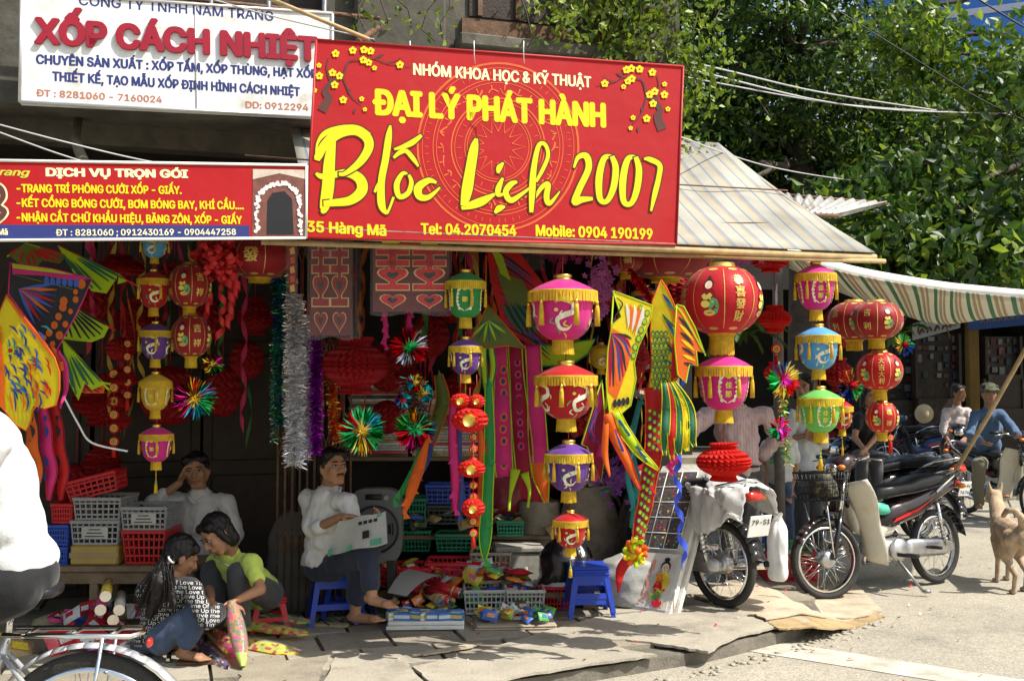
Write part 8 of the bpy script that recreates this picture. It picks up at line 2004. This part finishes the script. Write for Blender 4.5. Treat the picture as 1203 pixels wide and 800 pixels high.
# rider with cap
J = JJ(head=(1162, 462, 12.0), neck=(1162, 478, 12.1), shL=(1177, 487, 12.1), shR=(1146, 487, 12.15), pel=(1162, 545, 12.5), elL=(1192, 506, 11.9), wrL=(1196, 512, 11.6), elR=(1138, 510, 12.0), wrR=(1156, 520, 11.6), hipL=(1168, 545, 12.45), hipR=(1155, 545, 12.45), knL=(1180, 545, 12.0), anL=(1180, 578, 12.1), knR=(1150, 545, 12.0), anR=(1150, 590, 12.1), toL=(1182, 584, 11.9), toR=(1150, 598, 11.95))
t, so, P, Mt = person('rider in a blue shirt and camouflage cap on a small motorbike', J, FB['blue'], FB['khaki'], (-.1, -.98, -.15), (0, 0, 1), 1.0, .012, 1.8, m_skin2, 0, True)
c = J['head']; organic('cap', [('e', c + V(0, .01, .055), (.098, .108, .07)), ('c', c + V(-.05, -.12, .035), c + V(.05, -.12, .035), .018, .018), ('c', c + V(-.06, -.06, .04), c + V(.06, -.06, .04), .03, .03)], .01, mat('camouflage', (.08, .085, .045), .8, var=.6, scale=22), t, 2)
J = JJ(head=(1126, 462, 14.0), neck=(1124, 476, 14.1), shL=(1137, 484, 14.1), shR=(1112, 484, 14.1), pel=(1122, 535, 14.2), elL=(1142, 505, 14), wrL=(1134, 515, 13.8), elR=(1108, 505, 14), wrR=(1114, 518, 13.8), hipL=(1128, 535, 14.2), hipR=(1116, 535, 14.2), knL=(1134, 540, 13.8), anL=(1134, 575, 13.9), knR=(1112, 540, 13.8), anR=(1112, 575, 13.9), toL=(1136, 580, 13.7), toR=(1112, 580, 13.7))
person('man in a pale pink shirt sitting among the parked motorbikes', J, FB['pinkish'], FB['grey'], (.5, -.85, 0), (0, 0, 1), 1.0, .012, 1.4, m_skin2, 0, True)
# passing cyclist
Zc = 3.53
J = JJ(head=(-48, 440, Zc), neck=(-25, 484, Zc), shL=(-8, 520, Zc - .17), shR=(-8, 520, Zc + .17), pel=(26, 676, Zc), elL=(-58, 600, Zc - .22), wrL=(-120, 640, Zc - .2), elR=(-58, 600, Zc + .22), wrR=(-120, 640, Zc + .2), hipL=(16, 690, Zc - .09), hipR=(16, 690, Zc + .09), knL=(-96, 740, Zc - .1), anL=(-60, 880, Zc - .1), knR=(-100, 700, Zc + .1), anR=(-76, 820, Zc + .1), toL=(-100, 895, Zc - .1), toR=(-116, 836, Zc + .1))
person('cyclist in a loose white shirt and black trousers passing at the edge of the picture', J, FB['bright'], FB['black'], (-1, 0, -.05), (0, 0, 1), 1.0, .0085, 1.3, None, 0, True, wr=.007, scale=1.02)
# dog
def dog():
 c = G(1203, 699, 0); t = thing('dog', 'thin dog with a curled tail walking away at the edge of the road', 'dog', c); B = lambda x, y, z: c + V(x, y, z)
 pr = [('e', B(.0, .08, .42), (.08, .12, .095)), ('c', B(0, .1, .43), B(.09, .5, .42), .078, .09), ('e', B(.09, .5, .4), (.085, .15, .12)), ('c', B(.11, .6, .46), B(.15, .76, .6), .075, .055), ('e', B(.16, .82, .63), (.062, .09, .062)), ('c', B(.17, .86, .61), B(.19, .97, .585), .04, .026), ('c', B(.12, .79, .68), B(.105, .78, .745), .022, .008), ('c', B(.2, .8, .68), B(.215, .79, .745), .022, .008)]
 for x, y, k in ((-.055, .03, 1), (.065, .13, 1)):
  pr += [('c', B(x, y + .04, .4), B(x * 1.15, y + .1, .25), .075, .042), ('c', B(x * 1.15, y + .1, .25), B(x * 1.1, y - .03, .15), .036, .02), ('c', B(x * 1.1, y - .03, .15), B(x * 1.1, y + .0, .03), .019, .016), ('c', B(x * 1.1, y, .02), B(x * 1.1, y + .05, .014), .021, .017)]
 for x, y in ((.03, .5), (.15, .58)): pr += [('c', B(x, y, .34), B(x, y - .03, .2), .045, .026), ('c', B(x, y - .03, .2), B(x, y, .03), .022, .017), ('c', B(x, y, .02), B(x, y + .05, .014), .021, .017)]
 tl = [B(0, .0, .5), B(-.03, -.05, .57), B(-.08, -.06, .62), B(-.13, -.04, .625), B(-.15, -.02, .58)]; pr += [('c', tl[i], tl[i + 1], .03 - .003 * i, .027 - .003 * i) for i in range(4)]
 fur = mat('dog_fur', (.4, .29, .19), .85, var=.3, scale=9, bump=.6, bscale=120, dirt=((.07, .05, .035), .4, 5.0)); organic('body', pr, .0085, fur, t, 2, .0012, 60)
dog()
# ================================================================== MOTORBIKES
m_tyre = mat('tyre', (.035, .033, .03), .85, var=.25, scale=12, bump=.4, bscale=90); m_maroon2 = mat('cowl_maroon', (.02, .008, .01), .28, coat=.6, dirt=((.12, .1, .08), .25, 5)); m_cowlw = mat('cowl_cream', (.6, .57, .47), .35, var=.08, dirt=((.4, .32, .16), .35, 3)); m_seat = mat('seat_vinyl', (.02, .02, .022), .3, var=.15); m_red2 = mat('lens_red', (.5, .02, .01), .15, coat=.6); m_orl = mat('lens_orange', (.7, .2, .02), .15, coat=.6); m_plate = mat('plate_white', (.62, .62, .58), .45, var=.05)
m_cowlb = mat('cowl_black', (.015, .016, .02), .2, coat=.6, dirt=((.1, .09, .07), .25, 5))
def loft(mb, secs, n=14, mat=0, pw=.75, yo=0.):
 vs = []
 for (x, z, hy, hz) in secs:
  for k in range(n):
   a = 2 * PI * k / n; cy, sz = math.cos(a), math.sin(a); vs.append(V(x, yo + hy * math.copysign(abs(cy) ** pw, cy), z + hz * math.copysign(abs(sz) ** pw, sz)))
 m = len(secs); mb.add(vs, [(j * n + k, j * n + (k + 1) % n, (j + 1) * n + (k + 1) % n, (j + 1) * n + k) for j in range(m - 1) for k in range(n)] + [tuple(reversed(range(n))), tuple((m - 1) * n + k for k in range(n))], mat, True)
def wheel(parent, c, M, R_=.28, tw=.034, steer=0., spokes=18, rimm=None):
 Mw = M @ Matrix.Translation(Vector(c)) @ Matrix.Rotation(steer, 4, 'Z') @ Matrix.Rotation(PI / 2, 4, 'X')
 mb = MB(); mb.M = Mw; mb.lathe([(R_ - .05, -.012), (R_ - .03, -tw * .9), (R_ - .012, -tw * .85), (R_ - .001, -tw * .4), (R_, 0), (R_ - .001, tw * .4), (R_ - .012, tw * .85), (R_ - .03, tw * .9), (R_ - .05, .012), (R_ - .05, -.012)], 48); ty = mb.build('wheel', m_tyre, parent)
 mb = MB(); mb.M = Mw; mb.lathe([(R_ - .062, -.018), (R_ - .046, -.02), (R_ - .046, .02), (R_ - .062, .018), (R_ - .062, -.018)], 48); mb.build('rim', rimm or m_chrome, ty)
 mb = MB(); mb.M = Mw; mb.lathe([(0, -.05), (.045, -.05), (.062, -.035), (.062, .035), (.045, .05), (0, .05)], 20); mb.build('hub', m_alu, ty)
 mb = MB(); mb.M = Mw
 for k in range(spokes * 2):
  a = 2 * PI * k / (spokes * 2); b = a + (.5 if k % 2 else -.5) * (1 if k % 4 < 2 else -1); z = .03 if k % 4 < 2 else -.03
  mb.tube([V(.055 * math.cos(a), .055 * math.sin(a), z), V((R_ - .055) * math.cos(b), (R_ - .055) * math.sin(b), 0)], .0016, 4)
 mb.build('spokes', m_chrome, ty)
def moto(label, loc, rot, lean=0., cowl=None, shield=None, plate=None, basket_=False, side_stand=True, steer=0., det=True, z0=0.):
 cowl = cowl or m_maroon2; shield = shield or m_cowlw
 t = thing('motorbike', label, 'motorbike', (loc[0], loc[1], z0), (lean, 0, rot)); M = MW[t.name];
 def nb(): mb = MB(); mb.M = M; return mb
 wheel(t, (-.61, 0, .28), M); wheel(t, (.61, 0, .28), M, steer=steer)
 def T(name, m, *tubes):
  mb = nb()
  for pts, r in tubes: mb.tube([V(*p) for p in pts], r, 8)
  return mb.build(name, m, t)
 for s_ in (-1, 1):
  T('front_fork', m_cowlb, ([(.61, s_ * .07, .28), (.5, s_ * .075, .62)], .017)); T('fork_tube', m_chrome, ([(.5, s_ * .06, .6), (.42, s_ * .05, .86)], .02))
  T('rear_shock', m_chrome, ([(-.58, s_ * .12, .3), (-.5, s_ * .13, .62)], .016))
  mb = nb(); P = [V(-.575 + .065 * f + .0, s_ * .12, .34 + .22 * f) for f in [i / 40 for i in range(41)]]; mb.tube([p + V(.024 * math.cos(i * 1.2), .024 * math.sin(i * 1.2), 0) for i, p in enumerate(P)], .004, 5); mb.build('shock_spring', m_alu, t)
  T('swing_arm', m_cowlb, ([(-.63, s_ * .09, .28), (-.1, s_ * .08, .31)], .02)); T('foot_peg', m_blk, ([(-.02, s_ * .1, .27), (-.02, s_ * .3, .27)], .016)); T('rear_peg', m_blk, ([(-.36, s_ * .1, .3), (-.34, s_ * .26, .3)], .013))
 mb = nb(); P = [(.61 + .31 * math.cos(a), .28 + .31 * math.sin(a)) for a in [R(25) + R(150) * i / 14 for i in range(15)]]
 for i, (x, z) in enumerate(P[:-1]):
  x1, z1 = P[i + 1]; mb.add([V(x, -.045, z - .012), V(x, 0, z + .006), V(x, .045, z - .012), V(x1, -.045, z1 - .012), V(x1, 0, z1 + .006), V(x1, .045, z1 - .012)], [(0, 1, 4, 3), (1, 2, 5, 4)], 0, True)
 o = mb.build('front_fender', cowl, t, solid=.004)
 mb = nb(); P = [(-.61 + .32 * math.cos(a), .3 + .32 * math.sin(a)) for a in [R(40) + R(130) * i / 12 for i in range(13)]]
 for i, (x, z) in enumerate(P[:-1]):
  x1, z1 = P[i + 1]; mb.add([V(x, -.06, z - .02), V(x, 0, z + .004), V(x, .06, z - .02), V(x1, -.06, z1 - .02), V(x1, 0, z1 + .004), V(x1, .06, z1 - .02)], [(0, 1, 4, 3), (1, 2, 5, 4)], 0, True)
 mb.build('rear_fender', m_cowlb, t, solid=.004)
 # head, bars, basket
 mb = nb(); loft(mb, [(.27, .96, .05, .03), (.33, .97, .1, .055), (.42, .95, .11, .075), (.48, .92, .085, .065), (.5, .91, .05, .045)]); mb.build('handlebar_cowl', cowl, t)
 mb = nb(); loft(mb, [(.49, .915, .06, .05), (.515, .91, .055, .045), (.525, .905, .03, .025)]); mb.build('headlight', m_chrome, t)
 for s_ in (-1, 1): T('handlebar', m_chrome, ([(.34, s_ * .08, .97), (.3, s_ * .2, 1.0)], .011)); T('grip', m_blk, ([(.3, s_ * .2, 1.0), (.26, s_ * .33, 1.0)], .017)); T('brake_lever', m_alu, ([(.33, s_ * .2, .985), (.33, s_ * .32, .97)], .005)); mb = nb(); mb.ell((.5, s_ * .1, .93), (.028, .03, .02)); mb.build('turn_signal', m_orl, t)
 mb = nb(); mb.tube([V(.4, 0, .88), V(.47, 0, .6)], .05, 10); mb.build('steering_column', cowl, t)
 # leg shield
 for s_ in (-1, 1):
  mb = nb()
  def fn(u, v, s_=s_):
   z = .24 + .56 * v; w = .1 + .13 * abs(math.sin(PI * (.12 + .76 * v))) ** .5 - .05 * math.sin(PI * v) ** 4; return V(.33 + .1 * v - .07 * math.sin(PI * v) - .06 * u * u - .12 * (1 - v) ** 3, s_ * (.035 + w * u * (1 - .25 * u * (1 - v))), z - .03 * (1 - v) * u + .04 * u * v)
  mb.grid(fn, 6, 14); mb.build('leg_shield', shield, t, solid=.006)
 mb = nb(); loft(mb, [(.38, .8, .04, .05), (.3, .55, .05, .1), (.12, .44, .055, .06), (-.08, .48, .06, .08), (-.12, .55, .07, .1)], 12); mb.build('centre_cowl', shield if shield is m_cowlw else cowl, t)
 mb = nb(); loft(mb, [(.06, .5, .06, .03), (-.05, .55, .1, .1), (-.3, .6, .115, .1), (-.55, .68, .105, .07), (-.78, .74, .08, .05), (-.9, .77, .04, .03)]); mb.build('side_cowl', cowl, t)
 for s_ in (-1, 1):
  mb = nb(); mb.add([V(-.02, s_ * .102, .5), V(-.3, s_ * .121, .57), V(-.5, s_ * .114, .66), V(-.3, s_ * .122, .595), V(-.05, s_ * .106, .53)], [(0, 1, 2, 3, 4)]); mb.build('stripe_decal', PL['red'], t); mb = nb(); mb.add([V(-.08, s_ * .109, .485), V(-.34, s_ * .119, .545), V(-.34, s_ * .12, .555), V(-.08, s_ * .11, .5)], [(0, 1, 2, 3)]); mb.build('silver_decal', m_chrome, t)
 mb = nb(); loft(mb, [(.1, .7, .05, .02), (.06, .72, .09, .05), (-.1, .735, .12, .05), (-.25, .745, .13, .05), (-.33, .765, .13, .055), (-.55, .79, .125, .055), (-.7, .79, .1, .045), (-.74, .785, .06, .03)], 16, pw=.6); mb.build('seat', m_seat, t)
 T('seat_piping', m_cowlb, ([(.05, -.115, .69), (-.25, -.135, .71), (-.7, -.105, .76)], .005), ([(.05, .115, .69), (-.25, .135, .71), (-.7, .105, .76)], .005))
 T('grab_rail', m_chrome, ([(-.5, .13, .7), (-.7, .13, .8), (-.86, .07, .84), (-.88, 0, .845), (-.86, -.07, .84), (-.7, -.13, .8), (-.5, -.13, .7)], .011))
 mb = nb(); loft(mb, [(-.84, .75, .07, .035), (-.9, .745, .075, .035), (-.92, .74, .05, .02)]); mb.build('tail_light', m_red2, t)
 for s_ in (-1, 1): mb = nb(); mb.ell((-.86, s_ * .1, .73), (.03, .035, .022)); mb.build('rear_signal', m_orl, t)
 # engine, exhaust, chain case
 mb = nb(); loft(mb, [(.2, .33, .05, .05), (.14, .33, .07, .065), (.0, .3, .09, .085), (-.12, .3, .1, .09), (-.16, .3, .06, .05)], 12); mb.build('engine', m_alu, t)
 mb = nb(); mb.lathe([(0, .125), (.07, .125), (.085, .11), (.085, .09)], 20, (-.06, 0, .3), Matrix.Rotation(PI / 2, 3, 'X')); mb.lathe([(0, -.125), (.07, -.125), (.085, -.11), (.085, -.09)], 20, (-.06, 0, .3), Matrix.Rotation(PI / 2, 3, 'X')); mb.build('engine_cover', m_alu, t)
 mb = nb(); loft(mb, [(-.14, .3, .022, .06), (-.2, .3, .025, .07), (-.58, .285, .025, .065), (-.68, .28, .02, .03)], 12, yo=.1); mb.build('chain_case', m_alu, t)
 T('exhaust_pipe', m_chrome, ([(.16, -.03, .27), (.1, -.1, .2), (-.15, -.13, .2)], .014)); T('muffler', m_chrome, ([(-.15, -.13, .2), (-.3, -.135, .22), (-.85, -.15, .3)], .035)); T('muffler_tip', m_blk, ([(-.85, -.15, .3), (-.88, -.15, .303)], .02))
 T('kick_lever', m_blk, ([(-.12, -.12, .28), (-.18, -.17, .3), (-.22, -.17, .42)], .01)); T('cable', m_blk, ([(.36, .06, .97), (.46, .1, .8), (.52, .08, .5), (.6, .06, .3)], .005)); T('side_stand', m_grey, ([(-.03, .1, .24), (-.1, .26, .005)], .011), ([(-.1, .26, .008), (-.14, .29, .008)], .014))
 T('frame_tube', m_cowlb, ([(.38, 0, .7), (.1, 0, .42), (-.15, 0, .4)], .03))
 if basket_:
  basket_part = nb()
  for k in range(9):
   for (ax, L, D, sx) in (('x', .24, .3, 1), ('y', .3, .24, 1)):
    f = (k / 8 - .5)
    if ax == 'x':
     for s_ in (-1, 1): basket_part.tube([V(.6 + f * .2, s_ * .13, .7), V(.6 + f * .24, s_ * .16, .9)], .0025, 4)
    else:
     for s_ in (-1, 1): basket_part.tube([V(.6 + s_ * .1, f * .26, .7), V(.6 + s_ * .12, f * .32, .9)], .0025, 4)
  for z in (.7, .75, .8, .85, .9):
   g = (z - .7) / .2; a = .1 + .02 * g; b = .13 + .03 * g; basket_part.tube([V(.6 - a, -b, z), V(.6 + a, -b, z), V(.6 + a, b, z), V(.6 - a, b, z), V(.6 - a, -b, z)], .004 if z < .9 else .007, 5)
  basket_part.box((.6, 0, .7), (.2, .26, .006)); basket_part.build('front_basket', m_blk, t); T('basket_stay', m_chrome, ([(.61, .08, .3), (.68, .1, .7)], .006), ([(.61, -.08, .3), (.68, -.1, .7)], .006))
 if plate:
  mb = nb(); mb.box((-.93, 0, .56), (.008, .19, .14), Matrix.Rotation(-.25, 3, 'Y'), 0, .003); po = mb.build('number_plate', m_plate, t); mb = nb(); Rm = Matrix.Rotation(-.25, 3, 'Y')
  for i, ln in enumerate(plate):
   co, fs = text_mesh(ln); wd = co[:, 0].max() - co[:, 0].min()
   for ox, oy in ((0, 0), (.03, 0), (0, .03)): mb.add([V(-.93, 0, .56) + Rm @ V(-.0065 - .0004 * (ox > 0) - .0008 * (oy > 0) - z, -((x + ox - co[:, 0].min()) / wd - .5) * .16, (.012 - i * .062) + (y + oy) * .062) for x, y, z in co], fs)
  mb.build('plate_number', m_blk, po)
 return t, M
f_ = G(976, 708, 0); r_ = G(1098, 684, 0); d_ = f_ - r_ + V(0, .12, 0); c_ = (f_ + r_) / 2
t, M = moto('parked dark maroon motorbike with cream leg shield and front basket', (c_.x, c_.y), math.atan2(d_.y, d_.x), R(4), None, None, None, True, steer=-.28, z0=.012)
bag('cloth_bundle', 'dark cap and cloth stuffed in the motorbike basket', M @ V(.6, 0, .72), (.09, .12), .17, mat('cap_dark', (.05, .045, .04), .8, dirt=((.3, .3, .1), .3, 20)), 9, .6, .08)
mb = MB(); mb.M = M; loft(mb, [(.2, .64, .02, .015), (.14, .62, .07, .05), (.02, .6, .08, .045), (-.04, .58, .04, .02)], 10, yo=.03); tg = mb.build('plastic_bag', mat('bag_green', (.08, .4, .28), .35, bump=.6, bscale=20)); tag(tg, 'green plastic bag tucked behind the cream leg shield', 'bag')
# plastic covered bike
p = G(850, 713, FZ); dr = V(-.55, .83, 0).normalized()
cb = p + dr * .61
t, M = moto('black motorbike under white plastic behind the display panel', (cb.x, cb.y), math.atan2(dr.y, dr.x), 0, m_cowlb, m_cowlb, ('79-S1',), False, z0=FZ)
mb = MB(); mb.M = M
def cover(u, v):
 a = -PI * .62 + 2 * PI * .62 * u; x = -.93 + .62 * v; w = .155 + .05 * math.sin(v * 5); h = .865 - .12 * abs(v - .5); drop = (abs(a) / (PI * .62)) ** 2 * (.3 + .09 * math.sin(u * 17 + v * 6)) * (1 if u > .4 else .55)
 q = V(x, w * math.sin(a) * 1.0, h - drop); return q + V(.02, .03, .02) * noise.noise(Vector((u * 6, v * 5, 2))) * 1.6 + V(.012, .016, .02) * noise.noise(Vector((u * 19, v * 15, 5)))
mb.grid(cover, 60, 44); o = mb.build('plastic_cover', mat('milky_plastic', (.78, .78, .76), .25, bump=.9, bscale=12, trans=.35, coat=.3)); o.modifiers.new('s', 'SOLIDIFY').thickness = .002; tag(o, 'crumpled white plastic sheet thrown over the motorbike seat', 'plastic sheet')
bag('plastic_bag', 'white plastic bag hanging beside the number plate', M @ V(-.9, -.2, .2), (.06, .08), .42, mat('milky_bag', (.74, .74, .73), .3, bump=.8, bscale=14, trans=.3), 10, .4, .1, neck=True)
# background bikes
b = W(1072, 570, 10.4); moto('black motorbike parked with its number plate toward the street', (b.x - .25, b.y + .35), 2.25, R(3), m_cowlb, m_cowlb, ('29-F4', '7674'), False, z0=.0)
b = W(1176, 590, 12.2); moto('rider\'s small motorbike with cream leg shields', (b.x, 12.2), -1.35, 0, m_cowlb, m_cowlw, None, True)
b = W(1020, 575, 10.3); moto('dark motorbike the woman in black rests on', (b.x + .1, 10.35), -2.6, R(4), m_cowlb, m_cowlb, None, False)
b = W(1128, 575, 14.2); moto('dark motorbike under the man in pale pink', (b.x, 14.3), -1.9, 0, m_cowlb, m_maroon2, None, False)
b = W(1090, 545, 17.5); moto('small far motorbike parked along the opposite kerb', (b.x, 17.6), 3.0, R(4), mat('cowl_blue', (.03, .06, .16), .3, coat=.5), m_cowlb, None, True)
b = W(1060, 545, 17.5); moto('far motorbike with a straw hat on its bars', (b.x, 18.3), 2.7, R(4), m_cowlb, m_cowlb, None, False)
th = thing('straw_hat', 'round straw hat hanging on a far motorbike', 'hat', W(1086, 486, 17.2)); mb = MB(); mb.lathe([(0, .04), (.06, .035), (.08, 0), (.15, -.01), (.155, -.015), (.07, -.02), (0, -.01)], 24, W(1086, 486, 17.2), Matrix.Rotation(PI / 2, 3, 'X')); mb.build('brim', mat('straw', (.4, .32, .2), .8, bump=.5, bscale=90), th)
# bamboo shoulder pole
mb = MB(); mb.tube([W(1118, 560, 9.2), W(1160, 490, 9.0), W(1215, 392, 8.8)], .02, 8); mb.tube([W(1118, 560, 9.2), W(1117, 562, 9.2) - V(0, 0, .02)], .021, 8); tag(mb.build('bamboo_pole', m_bamboo), 'thick bamboo pole slanting up past the capped rider', 'pole')
b = G(1118, 600, 0)
# ------------------------------------------------------------------ bicycle
def bicycle():
 Zc = 3.53; xr = W(107, 800, Zc).x; t = thing('bicycle', 'silver bicycle ridden past by the man in white', 'bicycle', (xr - .5, Zc, 0)); M = Matrix.Translation(V(xr, Zc, 0)) @ Matrix.Rotation(PI, 4, 'Z')
 wheel(t, (0, 0, .335), M, .335, .02, 0, 18); wheel(t, (1.08, 0, .335), M, .335, .02, 0, 18)
 def T(name, m, *tubes, fl=None):
  mb = MB(); mb.M = M
  for pts, r in tubes: mb.tube([V(*p) for p in pts], r, 8, flat=fl)
  mb.build(name, m, t)
 sv = mat('silver_paint', (.55, .56, .57), .3, .5)
 T('frame', sv, ([(.42, 0, .3), (.28, 0, .72)], .016), ([(.42, 0, .3), (.9, 0, .78)], .018), ([(.28, 0, .66), (.9, 0, .84)], .016), ([(.42, .03, .3), (0, .06, .335)], .01), ([(.42, -.03, .3), (0, -.06, .335)], .01), ([(.28, .02, .66), (0, .06, .335)], .009), ([(.28, -.02, .66), (0, -.06, .335)], .009), ([(.88, 0, .92), (.94, 0, .7)], .018))
 T('fork', sv, ([(.94, .05, .7), (1.08, .06, .335)], .011), ([(.94, -.05, .7), (1.08, -.06, .335)], .011)); T('handlebar', m_chrome, ([(.88, 0, .95), (.88, .25, 1.0), (.74, .29, .98)], .011), ([(.88, 0, .95), (.88, -.25, 1.0), (.74, -.29, .98)], .011))
 T('seat_post', m_chrome, ([(.28, 0, .7), (.26, 0, .86)], .013)); mb = MB(); mb.M = M; loft(mb, [(.12, .87, .07, .02), (.2, .875, .075, .035), (.32, .88, .04, .025), (.42, .885, .02, .015)]); mb.build('saddle', m_blk, t)
 mb = MB(); mb.M = M; P = [(.365 * math.cos(a), .335 + .365 * math.sin(a)) for a in [R(20) + R(150) * i / 18 for i in range(19)]]
 for (x, z), (x1, z1) in zip(P[:-1], P[1:]): mb.add([V(x, -.03, z - .01), V(x, 0, z), V(x, .03, z - .01), V(x1, -.03, z1 - .01), V(x1, 0, z1), V(x1, .03, z1 - .01)], [(0, 1, 4, 3), (1, 2, 5, 4)], 0, True)
 mb.build('rear_mudguard', sv, t, solid=.003)
 T('carrier', m_chrome, ([(.27, .05, .735), (-.15, .065, .735), (-.17, 0, .735), (-.15, -.065, .735), (.27, -.05, .735)], .009), ([(.2, .06, .735), (.2, -.06, .735)], .007), ([(.05, .06, .735), (.05, -.06, .735)], .007), ([(-.08, .06, .735), (-.08, -.06, .735)], .007)); T('carrier_stay', m_chrome, ([(-.06, .065, .73), (0, .065, .34)], .007), ([(-.06, -.065, .73), (0, -.065, .34)], .007))
 mb = MB(); mb.M = M; mb.box((-.19, 0, .7), (.015, .035, .03), None, 0, .008); mb.build('rear_reflector', m_red2, t)
 mb = MB(); mb.M = M; mb.lathe([(.06, -.004), (.095, -.004), (.095, .004), (.06, .004)], 30, (.42, .07, .3), Matrix.Rotation(PI / 2, 3, 'X')); mb.build('chain_wheel', m_chrome, t)
 T('crank', m_chrome, ([(.42, .08, .3), (.5, .09, .14)], .01), ([(.42, -.08, .3), (.34, -.09, .46)], .01))
bicycle()
